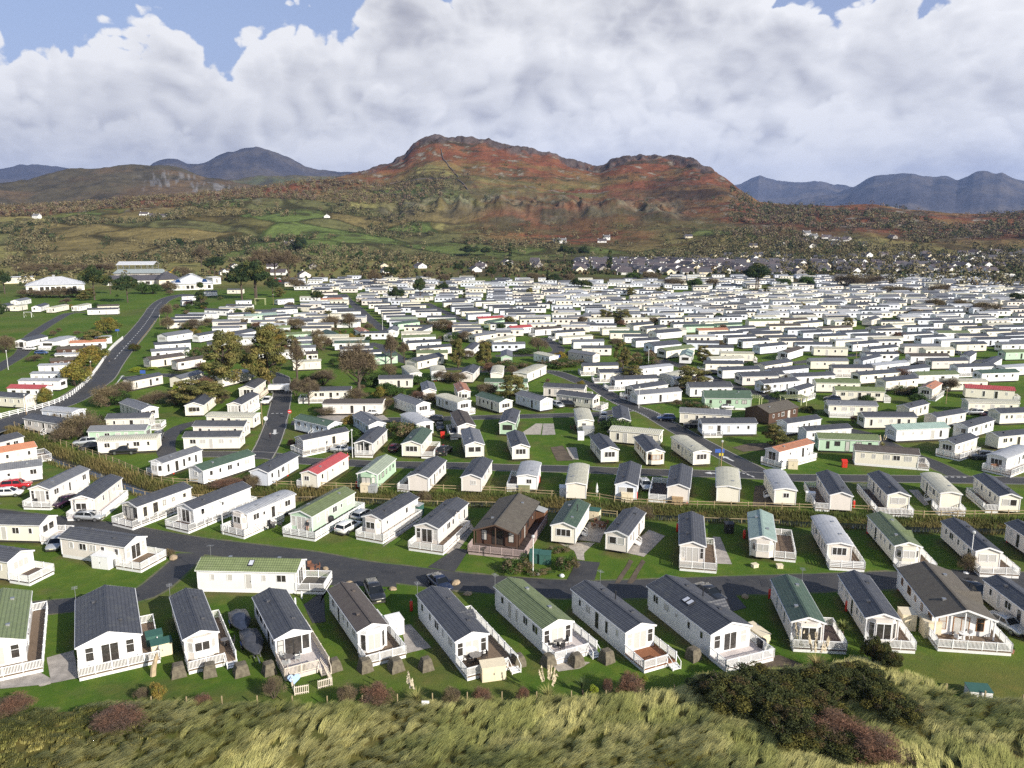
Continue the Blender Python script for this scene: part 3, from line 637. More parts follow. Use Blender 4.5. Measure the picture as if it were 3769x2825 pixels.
def ridge(name, label, P, D, r0, depth, base, cols, rough, nr=60, amp=1.0, naz=420):
    a, s = sky_dir(P); az = np.linspace(a[0], a[-1], naz); r = np.linspace(r0, D + depth, nr); A, Rr, F = polar_grid(az, r)
    hc = CAM_H + np.interp(A, a, s) * D; t = np.clip((Rr - r0) / (D - r0), 0, None)
    k = D / 2000.0
    X, Y = Rr * np.sin(A), Rr * np.cos(A)
    wig = (0.45 * ridged(X * 0.004 / k + 5, Y * 0.004 / k, 4) + 0.9 * fbm(X * 0.005 / k + 5, Y * 0.005 / k, 5) - 0.70)
    g = np.where(t < 1, base + (1 - base) * np.clip(t, 0, 1) ** 1.35, 1 - 0.7 * (t - 1))
    ends = sstep(0, 0.04, (A - a[0]) / (a[-1] - a[0])) * sstep(0, 0.04, (a[-1] - A) / (a[-1] - a[0]))
    Hh = hc * g + wig * 60 * k * amp * sstep(0.02, 0.3, t) * (1 - sstep(0.88, 1.0, t) * 0.7) * ends + (fbm(X * 0.02 / k, Y * 0.02 / k, 4) - .5) * 16 * k * sstep(0.1, 0.4, t)
    Hh = Hh - 30 * (1 - sstep(0, 0.08, t))
    n = fbm(X * 0.006 / k, Y * 0.006 / k + Hh * 0.01 / k, 5, 0.6); n2 = fbm(X * 0.02 / k + 9, Y * 0.02 / k, 4)
    c = np.broadcast_to(np.array(cols[0]), X.shape + (3,)).copy(); c = mixc(c, sstep(0.46, 0.60, n), cols[1]); c = mixc(c, sstep(0.56, 0.70, n2) * 0.8, cols[2])
    if rough == 'quarry':
        q = sstep(0.50, 0.72, t) * (1 - sstep(0.86, 0.95, t)) * sstep(-0.435, -0.40, A) * (1 - sstep(-0.31, -0.27, A)); rr = ridged(X * 0.02, Y * 0.006, 4)
        c = mixc(c, np.clip(q * sstep(0.50, 0.62, rr) * sstep(0.45, 0.62, fbm(A * 330, t * 9, 3)) * 1.0, 0, 0.85), (0.21, 0.20, 0.195)); lo = (1 - sstep(0.30, 0.48, t)); c = mixc(c, lo * sstep(0.40, 0.55, n), (0.09, 0.135, 0.045))
    o = obj(name, np_mesh(name, np.stack([X, Y, Hh], -1).reshape(-1, 3), F, hill_mat, c.reshape(-1, 3)))
    tag(o, label, name, kind='structure')
ridge('hill', 'lower hill with pale quarry cliffs on its face', [(-700, 420), (-200, 405), (0, 393), (60, 388), (100, 375), (160, 362), (240, 354), (300, 352), (360, 357), (420, 372), (480, 388), (540, 398), (620, 404), (720, 412), (800, 425)], 3300, 2000, 500, 0.05, ((0.10, 0.086, 0.055), (0.15, 0.105, 0.06), (0.065, 0.058, 0.04)), 'quarry', 110, 0.7, 520)
ridge('hill', 'pale green hill behind the quarry ridge', [(380, 400), (480, 392), (540, 381), (590, 375), (640, 379), (700, 383), (760, 378), (820, 372), (900, 380)], 4800, 3500, 500, 0.05, ((0.11, 0.12, 0.055), (0.15, 0.13, 0.06), (0.07, 0.06, 0.04)), '', 40, 0.4, 260)
MC = ((0.062, 0.060, 0.072), (0.105, 0.092, 0.085), (0.042, 0.042, 0.052))  # dark bluish base: cloud shade on the mountains is put into the colour
ridge('mountain', 'blue-grey conical mountain behind the quarry ridge', [(260, 392), (300, 372), (330, 348), (360, 343), (385, 347), (405, 354), (440, 348), (480, 334), (520, 321), (550, 317), (580, 320), (600, 328), (630, 345), (660, 362), (690, 371), (740, 374), (820, 380), (900, 388)], 8200, 5400, 1800, 0.05, MC, '', 70, 0.8, 360)
ridge('mountain', 'faint blue mountain on the western skyline', [(-700, 385), (-200, 372), (-60, 366), (0, 362), (40, 356), (80, 354), (115, 358), (150, 363), (220, 372), (300, 384), (400, 396)], 10500, 7000, 1800, 0.05, MC, '', 50, 0.7, 300)
ridge('mountain', 'blue mountain range with a sharp little peak beyond the hill', [(1480, 420), (1560, 404), (1600, 396), (1622, 386), (1640, 380), (1655, 387), (1690, 397), (1740, 396), (1760, 394), (1800, 398), (1850, 400), (1900, 404), (2000, 410)], 11500, 7600, 1800, 0.05, MC, '', 60, 0.8, 360)
ridge('mountain', 'blue mountain range with two rounded summits on the eastern skyline', [(1700, 444), (1760, 436), (1800, 422), (1840, 402), (1870, 386), (1890, 376), (1930, 371), (1970, 368), (1995, 377), (2015, 381), (2035, 378), (2050, 381), (2070, 388), (2090, 380), (2105, 372), (2125, 370), (2150, 375), (2165, 374), (2185, 385), (2212, 394), (2300, 405), (2500, 400), (2800, 420)], 9300, 5600, 1800, 0.05, MC, '', 70, 0.9, 460)

# ------------------------------------------------------------------ air
def make_haze():
    m = bpy.data.materials.new('pale_air'); m.use_nodes = True; t = NT(m.node_tree); t.n.clear()
    out = t.new('ShaderNodeOutputMaterial'); v = t.new('ShaderNodeVolumePrincipled')
    v.inputs['Color'].default_value = (0.42, 0.58, 1.0, 1); v.inputs['Density'].default_value = 4.6e-5; v.inputs['Anisotropy'].default_value = 0.25
    t.l.new(v.outputs[0], out.inputs['Volume'])
    mb = MB(); mb.box(-16000, 16000, -60, 18000, -60, 1250)
    o = mb.build('haze', m); tag(o, 'thin pale haze over the land that fades the mountains', 'haze', kind='stuff')
make_haze()

def on_hill(px, py):
    '''place on the hillside seen at a point of the 2212-wide photo'''
    a, sl = sky_dir([(px, py)]); r = np.linspace(1000, 2100, 1500); h = main_h(np.full(r.shape, a[0]), r)[0]; ray = CAM_H + sl[0] * r
    i = np.nonzero(h >= ray)[0]; i = i[0] if len(i) else 800
    return np.array((r[i] * math.sin(a[0]), r[i] * math.cos(a[0]), h[i]))
wall_stone = plain('dry_stone', (0.13, 0.11, 0.10), 0.95, var=0.3, scale=0.5)
for label, pts in (('dark stone wall climbing straight up the bracken hill', [(953, 322), (955, 333), (958, 345), (968, 357), (978, 368), (986, 378), (991, 384)]), ('stone wall continuing down below the hill shoulder', [(985, 388), (997, 394), (1006, 404), (1012, 412)]), ('stone wall on the western hill foot', [(795, 410), (812, 412), (830, 416), (848, 420), (865, 424)]), ('stone wall across the hill shoulder', [(842, 397), (870, 392), (900, 388), (930, 385), (960, 386)])):
    P = [on_hill(*p) for p in pts]; root = empty('stone_wall', P[0], 0, label, 'wall'); b = MB(); P2 = []
    for u, v in zip(P[:-1], P[1:]):
        for q in np.linspace(0, 1, 6)[:-1]: x, y = (u + (v - u) * q)[:2]; P2.append(np.array((x, y, float(main_h(np.array([math.atan2(x, y)]), np.array([math.hypot(x, y)]))[0][0]) + .8)))
    for u, v in zip(P2[:-1], P2[1:]): b.bar(u - P[0], v - P[0], 1.1, 2.0)
    b.build('courses', wall_stone, root)['kind'] = 'stuff'

# ------------------------------------------------------------------ caravans
_shared = {}
def frame_mesh(w, h, bars, m, kind='frame'):
    """window frame (faces -Y, origin at its centre on the wall) or its pane"""
    key = (round(w, 2), round(h, 2), bars, m.name, kind)
    if key in _shared: return _shared[key]
    b = MB(); f = 0.055 if w < 1.4 else 0.07; d = 0.05; x, z = w / 2, h / 2
    if kind == 'pane': b.quad([(-x + f, -0.022, -z + f), (x - f, -0.022, -z + f), (x - f, -0.022, z - f), (-x + f, -0.022, z - f)])
    else:
        b.box(-x, x, -d, 0, -z, -z + f); b.box(-x, x, -d, 0, z - f, z); b.box(-x, -x + f, -d, 0, -z + f, z - f); b.box(x - f, x, -d, 0, -z + f, z - f)
        for i in range(1, bars + 1):
            xx = -x + w * i / (bars + 1); b.box(xx - f * .45, xx + f * .45, -d * .9, 0, -z + f, z - f)
        if bars < 0: b.box(-x + f, x - f, -d * .9, 0, z * 0.25 - f * .4, z * 0.25 + f * .4)
    _shared[key] = b.mesh('window' if kind == 'frame' else 'pane', m); return _shared[key]
def far_window(w, h, m):
    key = (round(w, 2), round(h, 2), m.name, 'far')
    if key in _shared: return _shared[key]
    b = MB(); f = 0.08; x, z = w / 2, h / 2; b.box(-x, x, -0.04, 0, -z, z, 0, 'n'); b.quad([(-x + f, -0.045, -z + f), (x - f, -0.045, -z + f), (x - f, -0.045, z - f), (-x + f, -0.045, z - f)], 1)
    _shared[key] = b.mesh('window', [m, pane_mat]); return _shared[key]
SIDE_RZ = {'n': 0.0, 'f': math.pi, 'r': math.pi / 2, 'l': -math.pi / 2}     # near end, far end, right side, left side
def add_window(root, side, hw, hl, s, z, w, h, bars=0, lod=0, m=None, name='window', out=0.0):
    """s: position along the side (right/left: from near end; near/far: from the centre line)"""
    m = m or upvc
    x, y = {'n': (s, -hl - out), 'f': (s, hl + out), 'r': (hw + out, -hl + s), 'l': (-hw - out, -hl + s)}[side]
    if lod >= 2: return obj(name, far_window(w, h, m), root, (x, y, z), SIDE_RZ[side])
    o = obj(name, frame_mesh(w, h, bars, m), root, (x, y, z), SIDE_RZ[side])
    obj('pane', frame_mesh(w, h, bars, pane_mat, 'pane'), o); return o
def railing(root, pts, z0, style, m, lod, name='railing', h=0.92):
    """white deck railing along a polyline in the thing's own coordinates"""
    for a, b in zip(pts[:-1], pts[1:]):
        a = np.array(a, float); b = np.array(b, float); L = np.linalg.norm(b - a)
        if L < 0.15: continue
        mb = MB(); n = max(1, int(round(L / 1.55)))
        for i in range(n + 1):
            p = a + (b - a) * i / n; mb.box(p[0] - .05, p[0] + .05, p[1] - .05, p[1] + .05, z0 - 0.05, z0 + h + 0.08)
        A = (*a, z0 + h); B = (*b, z0 + h); mb.bar(A, B, 0.08, 0.055)
        if style == 'h':
            for zz in (0.10, 0.32, 0.54, 0.76): mb.bar((*a, z0 + zz), (*b, z0 + zz), 0.03, 0.13)
        else:
            mb.bar((*a, z0 + 0.10), (*b, z0 + 0.10), 0.06, 0.06)
            step = 0.125 if lod == 0 else 0.19; k = max(2, int(L / step)); wdt = 0.055 if lod == 0 else 0.085
            for i in range(1, k):
                p = a + (b - a) * i / k; mb.bar((*p, z0 + 0.10), (*p, z0 + h), wdt, 0.03)
        mb.build(name, m, root)['kind'] = 'stuff'
def skirt(root, pts, z1, m, name='skirting', boards=3):
    mb = MB()
    for a, b in zip(pts[:-1], pts[1:]):
        for k in range(boards):
            za = z1 * k / boards + 0.015; zb = z1 * (k + 1) / boards - 0.012; mb.bar((*a, (za + zb) / 2), (*b, (za + zb) / 2), 0.05, zb - za)
    mb.build(name, m, root)['kind'] = 'stuff'
def steps(root, x, y, dx, dy, z, w, m, n=3):
    mb = MB()
    for i in range(n):
        zz = z * (n - i) / (n + 1); cx, cy = x + dx * (0.14 + .28 * i), y + dy * (0.14 + .28 * i)
        hx, hy = (w / 2 if dy else .15), (w / 2 if dx else .15); mb.box(cx - hx, cx + hx, cy - hy, cy + hy, zz - .06, zz)
    for s in (-1, 1):
        px, py = (s * w / 2, 0) if dy else (0, s * w / 2); e = 0.28 * n
        mb.bar((x + px, y + py, z - .1), (x + px + dx * e, y + py + dy * e, 0.05), .05, .16)
        mb.bar((x + px, y + py, z + .85), (x + px + dx * e, y + py + dy * e, 0.85), .05, .05); mb.bar((x + px + dx * e, y + py + dy * e, 0), (x + px + dx * e, y + py + dy * e, .88), .07)
    mb.build('steps', m, root)['kind'] = 'stuff'

Z_FLOOR, Z_EAVE = 0.50, 2.85
CARAVANS = []
def caravan_at(cx, cy, ang, W, L, roof='K', wall='C', near='w', lod=1, deck=None, rail='p', skirting=False, rise=None, vents=2, label='', group=None, aerial=False, dormer=0, cat='caravan', name='static_caravan', door='r', seed=0, rooflights=0, flue=False, bay=False, floor='w', railm=None, framem=None, step=None, porch=0.0):
    rnd = random.Random(seed * 77 + 5)
    root = empty(name, (cx, cy, 0), ang - math.pi / 2, label, cat, group)
    hw, hl = W / 2, L / 2; rise = rise if rise is not None else (0.30 if roof in 'LT' else 0.17 * W)
    wm, rm = wall_mat(wall), roof_mat(roof); fm = framem or upvc; railm = railm or rail_white
    # walls with gables
    b = MB(); z0, z1 = Z_FLOOR - 0.06, Z_EAVE
    y0 = -hl + porch
    ring = [(-hw, z0), (hw, z0), (hw, z1), (0, z1 + rise), (-hw, z1)]
    b.quad([(x, y0, z) for x, z in ring]); b.quad([(x, hl, z) for x, z in ring[::-1]])
    for (xa, za), (xb, zb) in ((ring[1], ring[2]), (ring[4], ring[0]), (ring[0], ring[1])): b.quad([(xa, y0, za), (xa, hl, za), (xb, hl, zb), (xb, y0, zb)] if xa == xb or True else [])
    b.build('walls', wm, root)
    # roof
    ov, oe = 0.16, 0.22; b = MB(); th = 0.09; sl = rise / hw
    for s in (-1, 1):
        e0 = (s * (hw + ov), z1 - sl * ov + 0.02); r0 = (0, z1 + rise + 0.02)
        if roof in 'LT' and lod < 2:      # shallow curved sheet roof
            pts = [(s * (hw + ov * .6) * q, z1 + 0.02 + rise * (1 - q * q)) for q in (0, .35, .65, .88, 1.0)]
        else: pts = [r0, e0]
        for (xa, za), (xb, zb) in zip(pts[:-1], pts[1:]):
            p = [(xb, -hl - oe, zb), (xa, -hl - oe, za), (xa, hl + oe, za), (xb, hl + oe, zb)]
            if s < 0: b.hexa([(x, y, z) for x, y, z in p][::1] + [(x, y, z + th) for x, y, z in p], 0)
            else: b.hexa([p[1], p[0], p[3], p[2]] + [(x, y, z + th) for x, y, z in (p[1], p[0], p[3], p[2])], 0)
    ro = b.build('roof', rm, root)
    if roof not in 'LT' and lod < 2:
        b = MB(); b.bar((0, -hl - oe - .01, z1 + rise + .115), (0, hl + oe + .01, z1 + rise + .115), 0.26, 0.05); b.build('ridge_cap', rm, ro)
    if lod < 2:
        b = MB()
        for y in (-hl - oe - .012, hl + oe + .012):
            for s in (-1, 1): b.bar((0, y, z1 + rise + .01), (s * (hw + ov), y, z1 - sl * ov * (1 if roof not in 'LT' else .2) - .0), 0.025, 0.19)
        b.build('bargeboard', upvc if wall != 'D' else rail_brown, ro)['kind'] = 'stuff'
        b = MB()
        for s in (-1, 1): b.bar((s * (hw + ov + .03), -hl - oe, z1 - sl * ov + .0), (s * (hw + ov + .03), hl + oe, z1 - sl * ov + .0), 0.09, 0.08)
        b.build('gutter', upvc if wall != 'D' else black_plastic, ro)['kind'] = 'stuff'
        b = MB()
        for sx in (-1, 1):
            for sy in (y0, hl): b.box(sx * hw - .05, sx * hw + .05, sy - .05, sy + .05, z0, z1 - .02)
        b.build('corner_trim', upvc if wall not in 'D' else rail_brown, root)['kind'] = 'stuff'
        b = MB()
        for i in range(vents):
            yy = -hl + L * (0.25 + 0.5 * i / max(1, vents - 1)) + rnd.uniform(-.4, .4); sx = rnd.choice((-1, 1)) * hw * 0.42; zz = z1 + rise - abs(sx) * sl + 0.1
            b = MB(); b.box(sx - .17, sx + .17, yy - .17, yy + .17, zz - .05, zz + .15); b.box(sx - .2, sx + .2, yy - .2, yy + .2, zz + .15, zz + .19); b.build('roof_vent', metal_grey if roof not in 'KB' else rm, ro)
        if flue:
            b = MB(); zz = z1 + rise * .5; b.tube([(hw * .5, L * .05, zz), (hw * .5, L * .05, zz + 1.0)], 0.07, 6); b.tube([(hw * .5, L * .05, zz + 1.0), (hw * .5, L * .05, zz + 1.08)], 0.13, 6); b.build('flue', black_plastic, ro)
        for i in range(rooflights):
            sx = -hw * .45; zz = z1 + rise - abs(sx) * sl + .1; yy = -hl * .05 + i * .75; b = MB(); dx = .45
            b.hexa([(sx - dx, yy - .33, zz - dx * sl), (sx + dx, yy - .33, zz + dx * sl), (sx + dx, yy + .33, zz + dx * sl), (sx - dx, yy + .33, zz - dx * sl), (sx - dx, yy - .33, zz - dx * sl + .12), (sx + dx, yy - .33, zz + dx * sl + .12), (sx + dx, yy + .33, zz + dx * sl + .12), (sx - dx, yy + .33, zz - dx * sl + .12)])
            rl = b.build('roof_window', black_plastic, ro); b = MB(); b.quad([(sx - dx * .8, yy - .26, zz - dx * .8 * sl + .125), (sx + dx * .8, yy - .26, zz + dx * .8 * sl + .125), (sx + dx * .8, yy + .26, zz + dx * .8 * sl + .125), (sx - dx * .8, yy + .26, zz - dx * .8 * sl + .125)]); b.build('pane', sky_glass, rl)
        if dormer:
            s = 1 if dormer > 0 else -1; yd = -hl + L * (0.40 if abs(dormer) == 1 else 0.55); zr = z1 + rise * .86; b = MB()
            for q in (-1, 1):
                b.hexa([(s * .2, yd + q * .0, zr), (s * (hw + .35), yd, zr), (s * (hw + .35), yd + q * 1.0, z1 - .05), (s * .2, yd + q * 1.0, z1 + rise * .5)] + [(s * .2, yd, zr + .09), (s * (hw + .35), yd, zr + .09), (s * (hw + .35), yd + q * 1.0, z1 + .04), (s * .2, yd + q * 1.0, z1 + rise * .5 + .09)])
            dm = b.build('dormer_roof', rm, ro); b = MB(); b.quad([(s * (hw + .12), yd - .85, z1 - .1), (s * (hw + .12), yd + .85, z1 - .1), (s * (hw + .12), yd, zr - .02)]); b.build('dormer_gable', wm, dm)
        if aerial:
            sx = rnd.choice((-1, 1)) if aerial is True else aerial; b = MB(); px, py = sx * (hw + .12), hl * .98; b.tube([(px, py, 1.9), (px, py, 4.5)], .025, 5)
            for q in range(5): b.bar((px - .3, py - .4 + q * .18, 4.4), (px + .3, py - .4 + q * .18, 4.4), .02)
            b.bar((px, py - .45, 4.4), (px, py + .4, 4.4), .025); b.build('aerial', metal_grey, root)['kind'] = 'stuff'
    # under the floor
    if skirting: skirt(root, [(-hw + .03, y0 + .03), (hw - .03, y0 + .03), (hw - .03, hl - .03), (-hw + .03, hl - .03), (-hw + .03, y0 + .03)], Z_FLOOR - .05, rail_white, boards=2)
    b = MB(); b.box(-hw + .35, hw - .35, y0 + .5, hl - .5, 0.02, z0 - .01); b.build('chassis', chassis_mat, root)
    # which sides can be seen
    rz = ang - math.pi / 2; ca, sa = math.cos(rz), math.sin(rz); lx, ly = -(cx * ca + cy * sa), (cx * sa - cy * ca)
    # camera in local frame: rotate (-cx,-cy) by -rz
    lx = (-cx) * ca + (-cy) * sa; ly = -(-cx) * sa + (-cy) * ca
    vis = {'r': lx > hw, 'l': lx < -hw, 'n': ly < -hl, 'f': ly > hl}
    zc = 1.95
    for side in 'rl':
        if lod >= 1 and not vis[side]: continue
        has_door = (side == door)
        sizes = [(0.55, 0.85, 0), (1.05, 0.95, 1), (0.55, 0.85, 0), (0.7, 0.9, 0), (0.5, 0.6, 0), (1.2, 0.95, 1), (0.6, 1.5, 0)]
        n = (5 if L > 9 else 4) if lod < 2 else 4
        sp = (L - 1.2) / n; di = rnd.randrange(1, n - 1) if has_door else -1
        for i in range(n):
            s = 0.6 + sp * (i + .5) + rnd.uniform(-.25, .25)
            if i == di:
                dz = Z_FLOOR + 1.0
                d = add_window(root, side, hw, hl, s, dz, 0.82, 1.95, 0, lod, fm if rnd.random() < .7 else wm, 'door')
                if lod == 0: b = MB(); b.box(.27, .31, -.09, -.04, -.08, .08); b.build('door_handle', metal_grey, d)
            else:
                w, h, bars = rnd.choice(sizes); add_window(root, side, hw, hl, s, zc if h < 1.2 else 1.62, w, h, bars, lod, fm)
    for side in 'nf':
        if not vis[side] and lod: continue
        t = near if side == 'n' else 'b'; o_ = -porch if side == 'n' else 0
        if t == 'b':
            if side == 'n' and rnd.random() < .35: add_window(root, side, hw, hl, rnd.uniform(-.5, .5), zc, 0.9, 0.8, 1, lod, fm, out=o_)
            continue
        if t == 'w':
            ww = min(1.15, W * .34)
            for s in (-.62, .62): add_window(root, side, hw, hl, s * W / 3.4, zc - .05, ww, 1.05, 0, lod, fm, out=o_)
        elif t == 'p': add_window(root, side, hw, hl, 0, zc - .05, W * .62, 1.1, 2, lod, fm, out=o_)
        elif t == 'd':
            add_window(root, side, hw, hl, 0, Z_FLOOR + 1.06, 1.65, 2.0, 1, lod, fm, 'patio_door', out=o_)
            for s in (-1, 1): add_window(root, side, hw, hl, s * (0.83 + (W - 1.65) / 4), 1.78, min(.8, (W - 1.65) / 2 - .25), 1.5, -1 if lod < 2 else 0, lod, fm, out=o_)
        elif t == 'y' or t == 'q':            # bay: doors or windows with angled sides
            bw, bd = W * .26, 0.55; zb = Z_FLOOR if t == 'y' else 0.6; b = MB()
            zt = z1 + .05
            P = [(-bw - .55, -hl), (-bw, -hl - bd), (bw, -hl - bd), (bw + .55, -hl)]
            for (xa, ya), (xb, yb) in zip(P[:-1], P[1:]): b.quad([(xa, ya, zb - .06), (xb, yb, zb - .06), (xb, yb, zt), (xa, ya, zt)])
            b.quad([(x, y, zt) for x, y in P]); bay_o = b.build('bay', wm, root)
            hgt = 1.85 if t == 'y' else 1.05; zz = Z_FLOOR + 1.08 if t == 'y' else zc - .05
            for (xa, ya), (xb, yb) in zip(P[:-1], P[1:]):
                wd = math.hypot(xb - xa, yb - ya) - .12; o2 = obj('bay_window', frame_mesh(wd, hgt, 1 if wd > 1.2 else 0, fm), bay_o, ((xa + xb) / 2, (ya + yb) / 2, zz), math.atan2(yb - ya, xb - xa)); obj('pane', frame_mesh(wd, hgt, 0, pane_mat, 'pane'), o2)
    if porch:
        b = MB()
        for s in (-1, 1): b.box(s * hw - .07, s * hw + .07, -hl - .02, -hl + .12, Z_FLOOR, z1)
        b.box(-.06, .06, -hl, -hl + .1, Z_FLOOR, z1 + rise * .9); b.build('veranda_posts', upvc if wall != 'D' else rail_brown, root)['kind'] = 'stuff'
    # deck
    if deck:
        df, ls, ll, rs, rl = deck; zd = Z_FLOOR - 0.04; ye = -hl - df
        yr, yl = -hl + L * rl, -hl + L * ll
        fl = MB(); fl.box(-hw - ls, hw + rs, ye, -hl + porch - .01, zd - .1, zd) if df + porch > 0.05 else None
        if rs > 0 and rl > 0: fl.box(hw + .005, hw + rs, -hl + porch, yr, zd - .1, zd)
        if ls > 0 and ll > 0: fl.box(-hw - ls, -hw - .005, -hl + porch, yl, zd - .1, zd)
        fl.build('deck_floor', deck_mat(floor), root)
        pts = []
        if df > 0.05:
            xl, xr = -hw - ls, hw + rs; gate = (step == 'n')
            if ls > 0 and ll > 0: pts += [(-hw - .02, yl), (xl, yl)]
            else: pts += [(xl, -hl + .05)]
            pts += [(xl, ye + .05)]
            runs = [pts + [(xr - 1.1, ye + .05)]] if gate else [pts]
            tail = [(xr, ye + .05)]
            if rs > 0 and rl > 0: tail += [(xr, yr), (hw + .02, yr)]
            else: tail += [(xr, -hl + .05)]
            if gate: runs.append(tail)
            else: runs[0] = runs[0] + tail
            for rr in runs: railing(root, rr, zd, rail, railm, lod)
            if gate: steps(root, xr - .55, ye, 0, -1, zd, .95, railm)
            sk = [(xl + .04, -hl), (xl + .04, ye + .06), (xr - .04, ye + .06), (xr - .04, -hl)]
            if rs > 0 and rl > 0: sk = sk[:-1] + [(xr - .04, yr - .03), (hw, yr - .03)]
            if ls > 0 and ll > 0: sk = [(-hw, yl - .03), (xl + .04, yl - .03)] + sk[1:]
            skirt(root, sk, zd - .09, railm, 'deck_skirting', 3 if lod == 0 else 2)
        else:
            for s, ww, lf in ((-1, ls, ll), (1, rs, rl)):
                if ww <= 0 or lf <= 0: continue
                yy = -hl + L * lf; ya = -hl + 0.05; q = [(s * hw, ya), (s * (hw + ww), ya), (s * (hw + ww), yy), (s * hw, yy)]
                railing(root, q, zd, rail, railm, lod); skirt(root, [(s * (hw + ww - .04), ya), (s * (hw + ww - .04), yy - .03)], zd - .09, railm, 'deck_skirting', 2); skirt(root, [(s * hw, ya + .02), (s * (hw + ww), ya + .02)], zd - .09, railm, 'deck_skirting', 2)
    if step in ('r', 'l'):
        s = 1 if step == 'r' else -1; steps(root, s * hw, -hl + L * .45, s, 0, Z_FLOOR, .8, upvc)
    CARAVANS.append((root, W, L)); return root
sky_glass = plain('skylight_glass', (0.55, 0.57, 0.62), 0.05, var=0.1)
LAST = {}
def solve(tg, v, ze=Z_EAVE):
    """near-left, near-right eave corners and a far eave corner -> centre, angle, width, length"""
    nl, nr = at(tg, v[0], v[1], ze)[:2], at(tg, v[2], v[3], ze)[:2]; s = v[4]; f = at(tg, v[5], v[6], ze)[:2]
    base = nl if s == 'L' else nr; d = f - base; ang = math.atan2(d[1], d[0]); L = np.linalg.norm(d); g = nr - nl; ga = math.atan2(g[1], g[0]) + math.pi / 2
    ang = ang * .65 + ga * .35 if abs(ga - ang) < 0.6 else ang
    W = abs(g[0] * math.sin(ang) - g[1] * math.cos(ang)); W = min(max(W, 3.15), 7.2)
    u = np.array((math.cos(ang), math.sin(ang))); n = np.array((math.sin(ang), -math.cos(ang)))   # n = local +X
    mid = (nl + nr) / 2; c = mid + u * L / 2
    return c, ang, W - 0.25, L - 0.35
def solve_b(tg, v, W=3.65, front='r', ze=Z_EAVE):
    a, b = at(tg, v[0], v[1], ze)[:2], at(tg, v[2], v[3], ze)[:2]
    p, q = (b, a) if front == 'r' else (a, b)
    d = q - p; L = np.linalg.norm(d); ang = math.atan2(d[1], d[0]); n = np.array((math.sin(ang), -math.cos(ang)))
    c = (p + q) / 2; away = c / np.linalg.norm(c); s = 1 if n @ away > 0 else -1
    return c + n * s * (W / 2 + .12), ang, W, L - 0.3, ('l' if s > 0 else 'r')
ORD = ['first', 'second', 'third', 'fourth', 'fifth', 'sixth', 'seventh', 'eighth', 'ninth', 'tenth', 'eleventh', 'twelfth', 'thirteenth', 'fourteenth', 'fifteenth', 'sixteenth', 'seventeenth', 'eighteenth', 'nineteenth', 'twentieth'] + [t + o for t in ('twenty-', 'thirty-', 'forty-', 'fifty-', 'sixty-') for o in ('first', 'second', 'third', 'fourth', 'fifth', 'sixth', 'seventh', 'eighth', 'ninth', 'tenth')]

# ------------------------------------------------------------------ the caravans of the photograph
# gable view: tag nlx nly nrx nry side fx fy roof wall options;  side view: tag x1 y1 x2 y2 roof wall fl|fr options
ROWS = {}
def opts(words):
    o = {}
    for w in words:
        k, _, v = w.partition('='); o[k] = v or True
    return o
def place(row, line, seed):
    w = line.split(); tg = w[0]
    door = None
    if w[5] in 'LR' and w[6].lstrip('-').replace('.', '').isdigit():
        v = [float(x) for x in w[1:5]] + [w[5]] + [float(x) for x in w[6:8]]; roof, wall = w[8], w[9]; o = opts(w[10:])
        c, ang, W, L = solve(tg, v, float(o.get('ze', Z_EAVE)))
        visside = 'l' if v[4] == 'L' else 'r'
        if 'L' in o: c = c + np.array((math.cos(ang), math.sin(ang))) * (float(o['L']) - L) / 2; L = float(o['L'])
    else:
        v = [float(x) for x in w[1:5]]; roof, wall, front = w[5], w[6], w[7]; o = opts(w[8:])
        c, ang, W, L, visside = solve_b(tg, v, float(o.get('w', 3.65)), front[1], float(o.get('ze', Z_EAVE)))
        if L > 14.5: L = 14.5
    dist = math.hypot(c[0], c[1]); lod = 0 if dist < 122 else (1 if dist < 235 else 2)
    kw = dict(roof=roof, wall=wall, near=o.get('n', 'w'), lod=lod, seed=seed, door=o.get('door', visside if seed % 3 else 'x'), skirting='sk' in o, rail='h' if 'h' in o else 'p', vents=2 if lod == 0 else 1)
    if 'd' in o:
        dd = [float(x) for x in o['d'].split(',')]
        if len(dd) == 3:                # df, visible side width, fraction
            dd = [dd[0], dd[1], dd[2], 0.05, 0] if visside == 'l' else [dd[0], 0.05, 0, dd[1], dd[2]]
        kw['deck'] = dd
    for k, t in (('dm', int), ('rl', int), ('v', float), ('a', int)):
        if k in o and o[k] is not True: kw[{'dm': 'dormer', 'rl': 'rooflights', 'v': 'porch', 'a': 'aerial'}[k]] = t(o[k])
    if 'a' in o and o['a'] is True: kw['aerial'] = True
    if 'fl' in o: kw['flue'] = True
    if 'f' in o: kw['floor'] = o['f']
    if 'st' in o: kw['step'] = o['st']
    if 'rise' in o: kw['rise'] = float(o['rise'])
    if 'rm' in o: kw['railm'] = {'c': rail_cream, 'p': rail_pink, 'b': rail_brown}[o['rm']]
    if 'fm' in o: kw['framem'] = {'b': black_plastic, 'o': oak, 'g': window_green}[o['fm']]
    if o.get('lodge'): kw['name'], kw['cat'] = 'timber_lodge', 'lodge'
    if 'ww' in o: W = float(o['ww'])
    r = caravan_at(c[0], c[1], ang, W, L, **kw)
    px, py = project(c[0], c[1], 2.0)
    extra = ' and white railed deck' if ('d' in o and lod < 2) else ''
    ROWS.setdefault(row, []).append((px, r, f"{WALLN[wall]} {'lodge' if o.get('lodge') else 'caravan'} with {ROOFN[roof]} roof{extra}", py, o.get('t')))
    LAST[(row, seed)] = r
    return r
oak = plain('oak_frame', (0.34, 0.15, 0.04), 0.5); window_green = plain('dark_green_frame', (0.02, 0.035, 0.025), 0.5)
